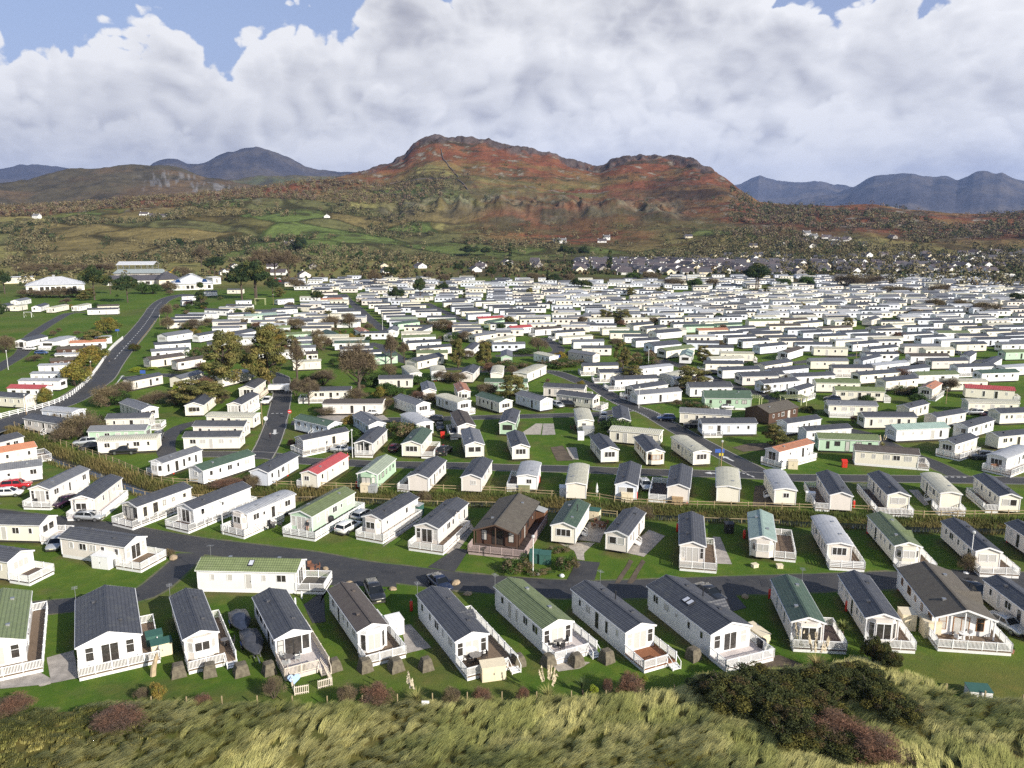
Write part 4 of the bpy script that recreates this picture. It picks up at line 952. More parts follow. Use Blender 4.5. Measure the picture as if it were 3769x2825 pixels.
DATA = {
'front': """C1 -300 1090 190 1022 R 150 675 S W n=d d=2.3,.05,0,1.5,1 f=w ww=5.2 L=12
C1 615 1070 1152 960 R 1083 590 K W n=d d=1.7,.05,0,1.6,.62 f=w a=-1
C1 1490 1003 1780 940 L 1368 655 K I n=q d=2.2,.05,0,1.35,.75 f=w a=-1 st=n
C2 22 1000 325 935 L -181 660 K W n=d d=3.6,.05,0,.9,.5 f=l rm=c fm=b st=n
C2 695 940 945 885 L 437 600 B W n=y d=2.6,.05,0,1.2,.6 f=w
C2 1490 1015 1775 960 L 1140 640 K W n=d d=3.0,.05,0,2.0,.8 f=w a=-1 dm=1 st=n sk
C3 -10 915 250 855 L -426 570 S W n=d d=2.6,.05,0,1.5,.3 f=l a=-1 st=n sk
C3 668 945 918 885 L 213 590 K W n=d d=3.5,.05,0,.35,.06 f=o a=1 fl sk st=n
C3 1362 962 1700 890 L 832 565 K W n=d d=2.8,.05,0,1.0,.25 f=l rl=2 dm=1 fl sk
C4 320 858 597 868 L 165 510 N I n=y d=1.3,.05,0,2.1,.4 f=d a=1
C4 928 828 1208 840 L 715 475 K I n=y d=2.0,.05,0,1.2,.5 f=w
C4 1495 825 1995 850 L 1195 425 H W n=d d=2.2,.4,.1,.9,.4 f=w fm=o dm=1 v=0.9
C4 2340 850 2560 850 L 1890 512 K I n=w rl=0 a=1""",
'west lawn': """C1 1590 437 2412 455 S W fr n=d d=3.4,.05,0 f=g rl=1 a=1 sk rise=.75
C1 478 170 1015 250 K I fr n=d d=3.2,.9,.08 f=w sk
C1 -420 300 60 372 K C fr n=p d=3.2,.05,0 f=d
D1 -180 1165 322 1178 K C fr n=w d=2.6,.05,0 f=l a=1""",
'second row': """D1 230 880 400 885 R 728 722 G I n=d d=1.9,.05,0,1.2,.8 f=d
D1 565 970 765 965 R 1000 790 K I n=q d=1.7,.05,0,1.7,.8 f=l
D1 985 1000 1110 1030 R 1555 868 K C n=d d=2.0,.05,0,1.2,1 f=d fm=b
D1 1430 1018 1570 1050 R 2040 865 K W n=d d=2.3,.05,0,1.3,1 f=d
D1 1875 1060 2010 1090 R 2410 925 L I n=q d=2.2,.05,0,1.4,.6 h f=w
D2 365 1080 545 1110 R 893 908 S V n=d d=2.0,.05,0,1.8,1 h f=d
D2 955 1105 1115 1135 R 1405 950 K I n=q d=1.9,.05,0,1.3,.9 f=w
D2 1380 1180 1580 1205 R 1828 995 K I n=d d=2.3,.05,0,1.7,.7 f=w dm=2
D2 1860 1215 2220 1255 R 2392 990 H D n=d d=1.9,.3,.0,1.5,.95 f=d rm=p v=1.2 lodge fm=b
D3 388 1180 600 1195 R 738 1005 N C n=p st=r fl a=-1
D3 830 1240 1025 1265 R 1183 1075 K I n=w st=r
D3 1440 1335 1655 1352 L 1435 1090 K I n=d d=2.0,.05,0,1.5,.6 f=w
D3 2012 1285 2230 1310 L 1978 1070 M I n=q d=0,.0,0,2.7,.85 f=w
C4 610 225 823 240 L 470 0 L I n=p d=1.9,.05,0,1.3,.8 h f=w
D4 1160 1345 1385 1355 L 935 1095 S C n=q d=1.9,.05,0,1.4,.6 f=w dm=1
D4 1815 1385 2040 1400 L 1510 1140 K I n=w d=1.7,.05,0,1.7,.8 f=w
D4 2330 1335 2540 1350 L 2020 1155 K I n=w""",
'ditch row': """D1 1205 660 1330 670 R 1683 565 G W n=q d=0,1.2,.4,0,0
D1 1530 705 1645 735 R 2065 600 N W n=b
D2 38 738 190 750 R 442 610 K U n=b
D2 455 750 590 765 R 835 612 R C n=b d=0,1.0,.2,0,0
D2 912 755 1078 768 R 1222 635 P V n=q fm=g
D2 1328 780 1495 795 R 1625 648 K I n=b d=0,2.0,.7,0,0
D2 1760 785 1930 795 R 2008 650 K I n=b
D3 115 775 285 785 R 298 672 L W n=b d=0,1.8,.95,0,0 h
D3 515 840 685 850 R 688 690 T C n=b
D3 915 840 1098 860 R 1085 690 K U n=w
D3 1338 862 1525 880 L 1352 695 K I n=b d=0,3.0,.8,0,0 h f=d
D3 1740 865 1938 880 L 1735 710 T C n=b
D4 180 890 365 895 L 108 735 L C n=b st=l
D4 633 930 822 942 L 515 750 K I n=b d=0,2.1,.95,0,0
D4 1100 928 1292 940 L 922 755 K C n=w d=2.2,2.0,.9,.05,0 f=d
D4 1530 915 1712 930 L 1345 755 T C n=b d=2.4,.9,.1,.05,0 st=l
D4 2010 940 2200 955 L 1768 770 K C n=w d=0,1.8,.8,0,0""",
'central lawn': """D2 400 310 675 372 N U fr n=w st=l
D2 405 462 475 487 R 857 412 K C n=d d=1.2,.05,0,1.7,.85
D2 878 280 1010 365 G U fr n=w
D2 1268 278 1400 355 L W fr n=w
D2 888 510 1045 510 R 1190 395 K I n=d d=.2,.05,0,.05,0 v=1.0
D2 1275 515 1440 520 R 1525 405 N C n=p d=0,0,0,2.3,.7
D2 1735 375 1880 365 L 1698 262 B I n=w d=0,1.6,.6,0,0
D2 1795 525 1953 520 L 1758 405 G C n=w
D3 -28 345 105 350 R 125 245 K V n=p fm=b
D3 75 540 223 540 L 8 425 K C n=p
D3 610 330 742 325 L 615 235 T C n=b
D3 908 325 1042 325 R 1042 220 K C n=w d=0,1.6,.8,0,0 h
D3 868 402 1280 440 T C fr n=w
D3 800 565 950 560 L 713 455 K C n=p
D3 1170 580 1322 580 L 1052 460 K C n=q fm=o
D3 1552 585 1698 578 L 1365 460 T C n=p""",
'west side': """D1 -160 545 195 455 K I fr n=w
D1 -180 620 300 540 O C fr n=w d=2.2,1.2,.8
D1 -200 760 340 692 G W fr n=w h
D1 188 306 500 356 K I fr n=w st=l
D1 333 240 585 262 L U fr n=w
D1 970 178 1150 242 G I fr n=w
D1 855 312 1215 302 K C fr n=d d=2.4,.05,0
D1 710 415 1182 402 G V fr n=p
D1 785 495 1275 472 T C fl n=b
D1 1505 200 1650 205 R 1700 125 K C n=p
D1 1848 192 1960 197 R 2078 112 K I n=d d=0,0,0,1.5,.7
D1 1945 62 2065 66 R 2128 0 K C n=d d=0,0,0,1.5,.8 rm=c
D1 1675 288 2062 297 T C fr n=w
D1 1565 370 1985 372 K I fr n=w
D1 1485 462 1950 456 K C fr n=w
E1 260 505 322 508 R 395 485 K W n=w
E1 378 512 436 514 R 512 490 T C n=d
E1 583 500 642 502 R 705 482 T W n=d
E1 80 500 140 502 R 195 488 T C n=b
E1 88 458 150 460 R 203 442 G W n=w
E1 -40 500 36 503 R 80 490 K I n=w
E1 706 530 962 524 K W fr
E1 790 502 965 497 B C fr
E1 125 782 212 787 R 343 748 K W n=d
E1 325 788 442 793 R 570 750 L W n=p d=1.2,.05,0,.05,0
E1 620 772 912 748 L W fr
E1 565 802 862 788 O W fr
E1 455 852 815 838 H D fr lodge
E1 405 948 650 932 H D fr lodge
E1 440 898 640 890 L W fr
E1 305 988 590 978 L W fr
E1 240 1052 500 1050 L W fr
E1 140 1108 480 1110 L W fr n=p
E1 50 1168 350 1174 R W fr
E1 -60 1232 190 1248 K C fr n=p""",
'middle': """D2 632 190 1122 188 B I fl n=b w=5.0 rise=.35 t=shed
D2 520 88 865 80 K C fl n=d d=2.6,1.2,.8
D2 1212 138 1398 202 G W fr n=p d=2.0,.05,0 h
D2 1555 125 1735 182 T W fr n=p d=1.9,.05,0
D2 1880 120 2075 180 N C fr n=p
D2 1735 92 1842 92 L 1672 27 O C n=q
D2 1450 82 1562 82 L 1405 20 G I n=b d=0,1.6,.6,0,0
E2 1090 1095 1370 1090 K C fr
E2 1955 1118 2304 1122 N V fr d=.3,1.4,.4
D3 102 108 305 167 G U fr n=p
D3 330 50 665 68 K I fr n=w d=1.8,.05,0
D3 435 108 735 147 K C fr n=w d=2.4,.05,0
D3 1100 117 1462 86 G W fl n=p
D3 1075 70 1350 30 K C fl n=d d=1.8,.8,.1
E3 915 1102 1275 1086 K W fl n=d d=2.2,.8,.5
E3 790 1042 1105 1037 K C fl n=d d=1.8,.9,.3
E3 655 988 948 982 K C fl n=w d=0.9,.8,.3
E3 1125 1012 1395 985 L W fl n=b
E3 1275 1052 1385 1072 R 1580 1030 T C n=b
E3 1395 1097 1715 1092 L W fl n=b
E3 1525 1152 1870 1147 K W fl n=b
E3 1648 1222 2030 1222 N V fr n=w
E3 1650 968 1965 970 K C fl n=d d=1.8,.7,.3
E3 1790 1022 2100 1012 K W fl n=p
E3 1935 1067 2300 1055 K C fl n=p
E3 2055 968 2125 988 R 2300 945 K C n=p
E3 1772 882 2050 887 T C fr n=b d=1.2,.05,0
E3 1610 838 1885 838 K W fr n=p
E3 1500 797 1765 802 K U fr n=b
E3 1265 850 1320 867 R 1510 830 S C n=p
E3 1435 905 1540 905 R 1602 865 M W n=p
E3 1165 805 1215 828 R 1405 802 K U n=w
E3 1085 782 1283 772 K W fl n=p
E3 992 747 1188 747 K W fl n=b
E3 875 717 1128 717 N C fl n=b
E3 1195 708 1245 722 R 1430 700 K W n=w
E3 1118 673 1165 685 R 1315 667 K C n=w
E3 1010 648 1055 660 R 1195 640 K C n=w
E3 70 680 245 667 R W fl n=p
E3 265 692 485 677 B W fl n=d d=1.2,.05,0
E3 430 718 675 702 K C fl n=d d=1.4,.05,0
E3 490 757 740 742 T C fl n=p
E3 575 792 830 787 G W fl n=w
E3 645 842 890 842 K I fr n=b
E3 528 872 735 902 G I fr n=p
E3 248 882 380 912 T W fr n=b
E3 85 1042 200 1052 R 355 985 T C n=b d=0.9,.05,0,.05,0
E3 690 657 930 657 K W fl n=w
E3 810 687 1035 682 T C fl n=b
E3 1595 697 1840 692 O C fl n=d
E3 1705 728 1960 717 K W fl n=d
E3 1835 757 2070 747 K W fl n=d
E3 1955 787 2180 777 K W fl n=d
E3 1850 682 2065 672 K W fl n=b
E3 1955 707 2180 692 K U fl n=b
E3 2040 728 2260 722 K I fl n=b
E3 1492 667 1725 662 N V fl n=w
E3 1745 657 1955 647 N V fl n=b
E3 1390 647 1600 642 K W fl n=p
E3 2005 622 2260 617 S C fl n=b
E3 1650 637 1840 627 T C fl n=b""",
'north-west': """E1 995 1102 1065 1112 R 1325 1060 K I n=w
E1 1372 1087 1480 1092 R 1670 1040 G C n=b
E1 1715 1070 1790 1090 R 1985 1030 L C n=b
E1 1170 927 1215 942 R 1485 900 B C n=p
E1 1228 872 1545 852 G W fl n=p
E1 1257 817 1555 797 K W fl n=p
E1 1390 947 1440 957 R 1672 920 B I n=p
E1 1285 737 1350 747 R 1540 712 G W n=p
E1 1560 737 1620 742 R 1800 707 K W n=p
E1 1815 727 1880 737 R 2048 702 K W n=p
E1 1355 637 1605 627 K C fl
E1 1385 607 1640 602 K W fl
E1 1420 582 1655 579 K W fl
E1 1525 562 1760 562 L W fl
E1 1660 532 1860 537 K W fr
E1 1778 512 1990 514 L C fr
E1 1835 497 2050 497 K W fl
E1 1855 572 2045 562 K W fl
E1 2000 582 2260 564 M V fl
E1 1683 812 1790 808 K W fl
E1 1478 422 1600 417 K W fl
E1 1480 462 1570 457 G W fl
E1 1660 387 1770 382 K W fl
E1 1845 367 1975 367 K C fl
E1 1918 462 2050 457 L W fl
E2 270 452 405 442 L W fl
E2 312 502 545 507 K C fl
E2 228 532 435 522 K W fl
E2 165 592 380 577 K I fl
E2 258 610 485 600 G W fl
E2 465 612 690 597 G C fl
E2 525 532 650 532 K I fl
E2 560 397 760 392 B I fl
E2 590 422 795 417 K U fl
E2 622 447 797 442 O C fl
E2 625 492 830 490 K W fl
E2 655 512 848 507 G W fl
E2 705 532 895 527 K U fl
E2 755 547 948 542 K W fl
E2 785 582 985 582 K W fl
E2 280 737 550 722 S V fl
E2 340 772 548 767 G W fl
E2 370 807 548 802 G V fl
E2 420 842 580 837 G W fl
E2 500 892 600 887 B C fl
E2 390 957 625 947 T C fl
E2 622 702 715 742 N V fr n=w
E2 890 682 945 712 O W fr n=d d=1.0,.05,0
E2 1158 702 1245 702 R 1252 672 G W n=w
E2 1370 702 1430 707 R 1472 672 K W n=w
E2 710 772 975 767 T W fl
E2 730 802 1015 797 N W fl
E2 775 852 1050 842 K W fl
E2 815 887 1120 872 K W fl
E2 1050 917 1250 902 N V fl
E2 1290 757 1560 747 S W fl
E2 1330 802 1605 787 K W fl
E2 1425 847 1690 827 K I fl
E2 1320 937 1390 957 R 1553 902 K C n=p
E2 870 592 985 592 L I fl
E2 1010 482 1185 477 K C fl
E2 1058 507 1245 502 K W fl
E2 1085 524 1275 522 K W fl
E2 1115 547 1275 542 K C fl
E2 1130 570 1310 564 K W fl
E2 1155 592 1375 587 K W fl
E2 1190 607 1410 602 P V fl
E2 1250 647 1430 627 N V fl
E2 1272 477 1435 472 T C fl
E2 1292 497 1480 492 K C fl
E2 1360 532 1570 527 K W fl
E2 1392 550 1605 547 K W fl
E2 1485 592 1720 590 K W fl
E2 1520 622 1725 612 N W fl
E2 1620 472 1795 467 K C fl
E2 1685 507 1865 502 K U fl
E2 1720 527 1900 522 K W fl
E2 1765 542 1965 537 K C fl
E2 1818 570 2008 562 G U fl
E2 1905 602 2115 592 R C fl
E2 2005 632 2120 612 N V fl
E2 1880 467 2050 462 K C fl
E2 1945 482 2110 477 T W fl
E2 1990 502 2165 497 K W fl
E2 2030 517 2211 512 K W fl
E2 2080 537 2280 532 K U fl
E2 2130 552 2330 547 K W fl
E2 2155 572 2370 567 K C fl
E2 1680 737 1875 702 K C fl
E2 1880 747 2050 722 G C fl
E2 2030 782 2211 747 T C fl
E2 1785 852 1860 852 R 1935 802 K W n=p
E2 2085 912 2183 912 L 2085 866 G V n=p
E2 1345 1052 1445 1047 L 1268 992 T W n=b
E2 1520 1037 1640 1032 L 1520 992 T W n=b
E2 1748 1047 1860 1052 R 1893 992 K I n=w
E2 2000 1052 2100 1047 R 2168 987 T C n=b""",
'east': """E4 265 617 460 607 B C fl
E4 140 662 400 657 B C fl
E4 385 642 580 627 K C fl
E4 610 607 835 607 T W fl
E4 890 607 975 612 R 1060 592 K I n=b
E4 1140 652 1335 642 T C fl
E4 975 682 1165 672 K C fl
E4 1265 672 1480 667 K U fl
E4 570 682 820 672 B I fl
E4 290 692 530 687 K U fl
E4 415 717 660 707 K U fl
E4 0 722 250 717 K I fl
E4 120 757 365 752 K C fl
E4 240 782 500 780 K I fl
E4 370 812 655 812 K U fl
E4 65 832 285 812 K U fl
E4 205 872 290 882 R 405 842 B W n=d d=1.0,.05,0,.05,0
E4 500 842 785 847 T C fl
E4 545 747 780 737 K C fl
E4 680 782 910 772 L C fl
E4 840 742 1095 737 K W fl
E4 730 717 950 707 K U fl
E4 985 762 1235 757 T C fl
E4 820 812 1035 797 K W fl
E4 965 852 1195 832 K W fl d=1.0,.05,0
E4 1240 827 1540 827 G I fl
E4 1230 732 1475 722 K W fl
E4 1350 612 1555 612 K U fl
E4 1480 637 1690 632 K W fl
E4 1600 657 1835 652 K I fl
E4 1515 717 1775 717 S W fl
E4 1380 757 1585 747 K U fl
E4 1685 742 1930 742 K I fl
E4 1540 782 1780 772 L W fl n=d d=1.2,.05,0
E4 1755 682 1965 677 K C fl
E4 1835 772 2105 767 K U fl
E4 1910 707 2115 702 K C fl
E4 1665 812 1915 807 K C fl
E4 2060 737 2280 727 K U fl
E4 2035 812 2280 807 G W fl
E4 2065 877 2280 872 S V fl
E4 2010 672 2240 667 K U fl
E4 475 947 790 947 G C fl
E4 820 932 905 942 R 1072 907 K U n=b
E4 1290 907 1610 907 B W fl n=d d=1.0,.05,0
E4 1465 947 1765 942 K I fl
E4 1690 902 1775 907 R 1868 877 K W n=b
E4 1870 962 1950 967 R 2095 927 K W n=b
E4 660 1002 990 1002 K I fl d=.9,.9,.9
E4 1005 987 1285 957 L W fl
E4 880 1062 1215 1037 K C fl n=p
E4 1200 1022 1450 997 K U fl
E4 1355 1062 1690 1052 S W fl
E4 1675 997 1990 987 K W fl n=p d=1.2,.9,.8
E4 1870 1047 2180 1037 N W fl
E4 2060 1002 2280 987 L W fl
E4 345 1077 680 1062 K W fl
E4 175 1032 465 1002 K U fl
E4 25 972 100 987 R 270 957 K C n=b
E4 -80 1074 220 1067 K I fl
E4 95 1132 385 1107 K U fl
E4 520 1122 885 1127 S C fl
E4 1090 1112 1360 1087 K C fl n=p
E4 1575 1112 1925 1112 T C fl
E4 1735 1165 2145 1190 R C fr n=w d=1.4,.05,0 h
E4 680 1185 1085 1197 S C fr n=b d=1.6,.05,0 h
E4 280 1177 375 1187 R 540 1150 K C n=d d=0,0,0,1.4,.8
E4 1350 1165 1470 1177 R 1570 1130 O C n=p d=1.0,.05,0,1.2,.8
E4 1760 1282 2180 1292 T C fl n=p
D4 620 197 1025 207 G C fl n=p d=0,.9,.5 h
D4 1170 207 1285 222 R 1490 190 K C n=b
D4 915 297 1345 297 K C fl n=p
D4 1390 282 1510 292 R 1752 252 K I n=b
D4 1175 402 1610 382 M W fl n=p
D4 1645 362 1750 377 R 2025 327 K W n=w
D4 2020 267 2280 257 K C fl n=p
D4 1905 437 2000 447 R 2280 420 K C n=b
D4 -60 222 135 267 R 375 215 H D n=b lodge
D4 190 332 290 342 R 570 302 K W n=w
D4 360 390 450 402 R 820 377 K W n=b
D4 540 472 1040 490 S V fl n=b fm=g
D4 835 567 1365 607 B C fr n=w d=1.9,.05,0 sk
D4 105 552 215 582 R 500 507 O W n=d d=1.3,.05,0,1.6,.9 h
D4 1515 492 1660 517 R 1880 467 K C n=p d=1.2,.05,0,1.6,.8
D4 1905 602 2075 637 R 2300 560 L W n=p d=1.6,.05,0,1.6,.8
D3 1440 257 1860 282 G C fr n=b d=0,.9,.6 h
D3 1625 350 2075 347 K U fl n=p d=0,1.1,.35
D3 1645 142 2030 147 N V fr n=b fm=b sk
D3 1525 57 1875 52 K W fr n=b""",
}
seed = 0
for row, txt in DATA.items():
    for line in txt.strip().split('\n'): seed += 1; place(row, line, seed)

# the far rows: laid out as the park lays them, in columns set a little askew
HIDDEN_ROOFS = 'KKGLKTLGKTGLSNKGTLKGLT'; FAR_WALLS = 'WWCCUCWICUWVWCIW'  # sun glint on far roofs is put in as extra pale roof colours
taken = [(r.location.x, r.location.y) for r, _, _ in CARAVANS]
far_spots = []
def far_field(u0, u1, y0, y1, ang, du, dv, skip=0.06, jit=0.5):
    """columns across (du) and pitches in depth (dv); u bounds are x/y slopes so the field fans with the view"""
    y = y0; k = 0
    while y < y1:
        x = u0 * y + (k % 2) * 4.0
        while x < u1 * y:
            if random.random() > skip: far_spots.append((x + random.uniform(-jit, jit), y + random.uniform(-jit, jit) - (x - u0 * y) * 0.02, ang + random.gauss(0, 0.05)))
            x += du + random.choice((0, 0, 0, 3.0))
        y += dv; k += 1
far_field(-0.02, 0.66, 356, 520, R(7), 15.5, 9.6)
far_field(-0.25, 0.03, 405, 500, R(3), 15.5, 9.6, 0.06)
far_field(-0.34, 0.04, 300, 410, R(5), 16.0, 10.0, 0.10)
far_field(-0.02, 0.66, 250, 356, R(7), 16.5, 10.0, 0.10)
far_field(-0.27, 0.20, 515, 640, R(2), 16.5, 10.5, 0.25, 1.5)
far_field(0.20, 0.50, 540, 680, R(4), 17, 10.5, 0.22, 1.2)
far_field(0.43, 0.68, 530, 690, R(6), 15.5, 9.6, 0.10)
far_field(-0.25, -0.05, 640, 660, R(0), 30, 14, 0.35, 3)
near_n = len(CARAVANS)
_roads = np.vstack([P for P in ROADS.values()])
def clear_of_roads(x, y, d=6.5): return np.min(np.hypot(_roads[:, 0] - x, _roads[:, 1] - y)) > d
_keep = far_spots; far_spots = []
far_field(-.36, -.10, 262, 400, R(8), 17.0, 10.5, .30, 1.0)
for x, y, a in far_spots:
    if clear_of_roads(x, y, 8) and not any((x - p) ** 2 / 196 + (y - q) ** 2 / 64 < 1 for p, q in taken):
        taken.append((x, y)); rf, wl = random.choice(HIDDEN_ROOFS), random.choice(FAR_WALLS); r = caravan_at(x, y, a + random.choice((0, math.pi)), 3.65, random.uniform(9.8, 11.4), rf, wl, random.choice('bwp'), 2, seed=int(x * 7 + y))
        px, py = project(x, y, 2.0); ROWS.setdefault('far', []).append((px, r, f"{WALLN[wl]} caravan with {ROOFN[rf]} roof", py, None))
far_spots = [s for s in _keep if clear_of_roads(s[0], s[1], 6)]; near_n = len(CARAVANS)
FAR_LEFT = []
for x, y, a in far_spots:
    if any((x - p) ** 2 / 150 + (y - q) ** 2 / 50 < 1 for p, q in taken): continue
    taken.append((x, y)); FAR_LEFT.append((x, y, a))
FAR_LEFT.sort(key=lambda s: math.hypot(s[0], s[1]))
n_ind = max(0, 298 - near_n)
for i, (x, y, a) in enumerate(FAR_LEFT[:n_ind]):
    rf, wl = random.choice(HIDDEN_ROOFS), random.choice(FAR_WALLS)
    r = caravan_at(x, y, a if random.random() < .5 else a + math.pi, random.choice((3.3, 3.65, 3.65, 4.0)), random.uniform(10.2, 11.8), rf, wl, random.choice('bwp'), 2, seed=1000 + i)
    px, py = project(x, y, 2.0); ROWS.setdefault('far', []).append((px, r, f"{WALLN[wl]} caravan with {ROOFN[rf]} roof", py, None))
REST = FAR_LEFT[n_ind:]
def make_rest():
    """the furthest caravans, past the first three hundred: one mass"""
    ms = [wall_mat(k) for k in 'WCIU'] + [roof_mat(k) for k in 'KGTL'] + [pane_mat]; b = MB()
    for x, y, a in REST:
        hw, hl = 1.8, random.uniform(5, 5.8); wm, rm = random.randrange(4), 4 + random.choice((0, 0, 1, 1, 2, 3, 3)); ca, sa = math.cos(a - math.pi / 2), math.sin(a - math.pi / 2)
        T = lambda p: (x + p[0] * ca - p[1] * sa, y + p[0] * sa + p[1] * ca, p[2])
        z0, z1, zr = .5, 2.85, 3.4; q = b.quad
        for s in (-1, 1):
            q([T(p) for p in ((s * hw, -s * hl, z0), (s * hw, s * hl, z0), (s * hw, s * hl, z1), (s * hw, -s * hl, z1))], wm)
            q([T(p) for p in ((s * hw, s * hl, z0), (-s * hw, s * hl, z0), (-s * hw, s * hl, z1), (0, s * hl, zr), (s * hw, s * hl, z1))], wm)
            q([T(p) for p in ((s * (hw + .15), -s * (hl + .2), z1), (s * (hw + .15), s * (hl + .2), z1), (0, s * (hl + .2), zr + .06), (0, -s * (hl + .2), zr + .06))], rm)
            for i in range(4):
                yy = -hl + 1.2 + i * 2.4; q([T(p) for p in ((s * (hw + .03), yy - s * .45, 1.5), (s * (hw + .03), yy + s * .45, 1.5), (s * (hw + .03), yy + s * .45, 2.35), (s * (hw + .03), yy - s * .45, 2.35))], 8)
    if b.f: tag(b.build('distant_caravans', ms), 'dense mass of pale caravans in the farthest rows before the village', 'caravans', kind='stuff')
make_rest()
ROWTXT = {'front': 'the front row', 'west lawn': 'the western lawn', 'second row': 'the second row', 'ditch row': 'the ditch-side row', 'central lawn': 'the central lawn'}
SHORT = {}
def finish_labels():
    '''near rows are counted from the left; the rest in tiers that run across the park, counted back from the ditch'''
    rest = []
    for row, L in ROWS.items():
        L.sort(key=lambda t: t[0])
        if row not in ROWTXT: rest += L; continue
        for i, (px, r, txt, py, t) in enumerate(L):
            txt = txt.replace(' and white railed deck', ', decked'); r['label'] = f"{txt}, {ORD[i]} from the left in {ROWTXT[row]}"; SHORT[r.name] = f"the {ORD[i]} caravan from the left in {ROWTXT[row]}"
            r['group'] = {'front': 'caravans facing the dunes', 'second row': 'caravans between lane and ditch', 'ditch row': 'caravans backing onto the ditch'}.get(row, 'static caravans across the park')
    rest.sort(key=lambda t: -t[3]); n = 12
    for k in range(0, len(rest), n):
        T = sorted(rest[k:k + n], key=lambda t: t[0])
        for i, (px, r, txt, py, t) in enumerate(T):
            txt = txt.replace(' and white railed deck', '')
            r['label'] = f"{txt}, {ORD[i]} from the left in {ORD[k // n]} tier behind ditch"; SHORT[r.name] = f"the {ORD[i]} caravan in {ORD[k // n]} tier behind ditch"; r['group'] = 'static caravans across the park'
            if t == 'shed': r['label'] = 'long low pinkish shed with dark flat roof beside the concrete yard'; r['category'] = 'shed'; r.name = 'long_shed'; SHORT[r.name] = 'the long pinkish shed'
finish_labels()
print('CARAVANS', len(CARAVANS), 'near', near_n, 'rest', len(REST))

def wear_round_caravans():
    '''trodden, muddy turf in an uneven apron round the nearer caravans'''
    me = bpy.data.objects['ground'].data; n = len(me.vertices); co = np.empty(n * 3, np.float32); me.vertices.foreach_get('co', co); co = co.reshape(-1, 3)
    ca = me.color_attributes['cover']; c = np.empty(n * 4, np.float32); ca.data.foreach_get('color', c); c = c.reshape(-1, 4); g = fbm(co[:, 0] * .6 + 5, co[:, 1] * .6, 4)
    for r, W, L in CARAVANS:
        x, y = r.location.x, r.location.y
        if math.hypot(x, y) > 200: continue
        m = np.nonzero((abs(co[:, 0] - x) < 9) & (abs(co[:, 1] - y) < 9))[0]; a = r.rotation_euler.z; ca_, sa = math.cos(a), math.sin(a)
        dx, dy = co[m, 0] - x, co[m, 1] - y; lx, ly = dx * ca_ + dy * sa, -dx * sa + dy * ca_
        d = np.hypot(np.maximum(abs(lx) - W / 2, 0), np.maximum(abs(ly) - L / 2, 0)); w = (1 - sstep(0.1, 1.5, d + 2.2 * (g[m] - .42))) * .75
        c[m, :3] = c[m, :3] * (1 - w[:, None]) + np.array((0.125, 0.105, 0.055)) * w[:, None]
    ca.data.foreach_set('color', c.ravel())
wear_round_caravans()

# ------------------------------------------------------------------ plants
def leaf_fn(spec=0.15, trans=0.25):
    def f(t, b):
        cov = t.new('ShaderNodeVertexColor'); cov.layer_name = 'cover'; info = t.new('ShaderNodeObjectInfo').outputs['Random']
        c = t.mix(t.mapr(info, 0, 1, 0.0, 0.45), cov.outputs['Color'], t.mix(1.0, cov.outputs['Color'], (1.18, 1.08, 0.88), 'MULTIPLY'))
        t.l.new(c, b.inputs['Base Color']); b.inputs['Roughness'].default_value = 0.8; b.inputs['Specular IOR Level'].default_value = spec
    return f
leaf_mat = mat('foliage', leaf_fn()); bark = plain('bark', (0.085, 0.065, 0.048), 0.95, var=0.35, scale=2.0)
def leaves(C, N, size, elong=1.6, cols=None, droop=0.0, rng=RNG, twig=False):
    """C: leaf centres (n,3); N: preferred outward directions; returns quads with colours"""
    n = len(C); d = N + rng.normal(0, 0.55, (n, 3)); d /= np.linalg.norm(d, axis=1)[:, None] + 1e-9
    up = rng.normal(0, 1, (n, 3)); s = np.cross(d, up); s /= np.linalg.norm(s, axis=1)[:, None] + 1e-9
    if twig: a = d; b_ = s
    else:
        t = np.cross(d, s); a = t * 0.8 + d * 0.5; b_ = s
    sz = size * rng.uniform(0.6, 1.4, n)[:, None]; a = a * sz * elong; b_ = b_ * sz
    V = np.empty((n, 4, 3)); V[:, 0] = C - a * .5; V[:, 1] = C + b_ * .5; V[:, 2] = C + a * .5; V[:, 3] = C - b_ * .5
    F = np.arange(n * 4).reshape(n, 4); K = np.repeat(cols, 4, axis=0)
    return V.reshape(-1, 3), F, K
def cloud(rng, clumps, per, size, cols, elong=1.6, twig=False, jitter=0.35):
    """clumps: (cx,cy,cz,rx,ry,rz); leaves spread over each clump's outer shell"""
    Cs, Ns, Ks = [], [], []
    for c in clumps:
        d = rng.normal(0, 1, (per, 3)); d /= np.linalg.norm(d, axis=1)[:, None]; rr = 1 - jitter * rng.random((per, 1)) ** 1.5
        Cs.append(np.array(c[:3]) + d * rr * np.array(c[3:6])); Ns.append(d)
        base = np.array(cols[rng.integers(len(cols))]); Ks.append(base * rng.uniform(0.65, 1.4, (per, 1)))
    return leaves(np.vstack(Cs), np.vstack(Ns), size, elong, np.vstack(Ks), rng=rng, twig=twig)
def crown_clumps(rng, n, rx, rz, z0, flat=0.7, lump=0.42, lean=0.0):
    out = []
    for i in range(n):
        d = rng.normal(0, 1, 3); d /= np.linalg.norm(d); d[2] = abs(d[2]) * 1.2 - 0.35; q = rng.uniform(0.35, 0.9)
        k = lump * rng.uniform(0.7, 1.25); out.append((d[0] * rx * q + lean * (d[2] + .4) * rz, d[1] * rx * q, z0 + rz * (0.5 + d[2] * q * .5), rx * k, rx * k, rx * k * flat))
    return out
PROTO = {}
PINE = [(0.030, 0.052, 0.020), (0.042, 0.065, 0.024), (0.022, 0.038, 0.016), (0.070, 0.078, 0.024)]
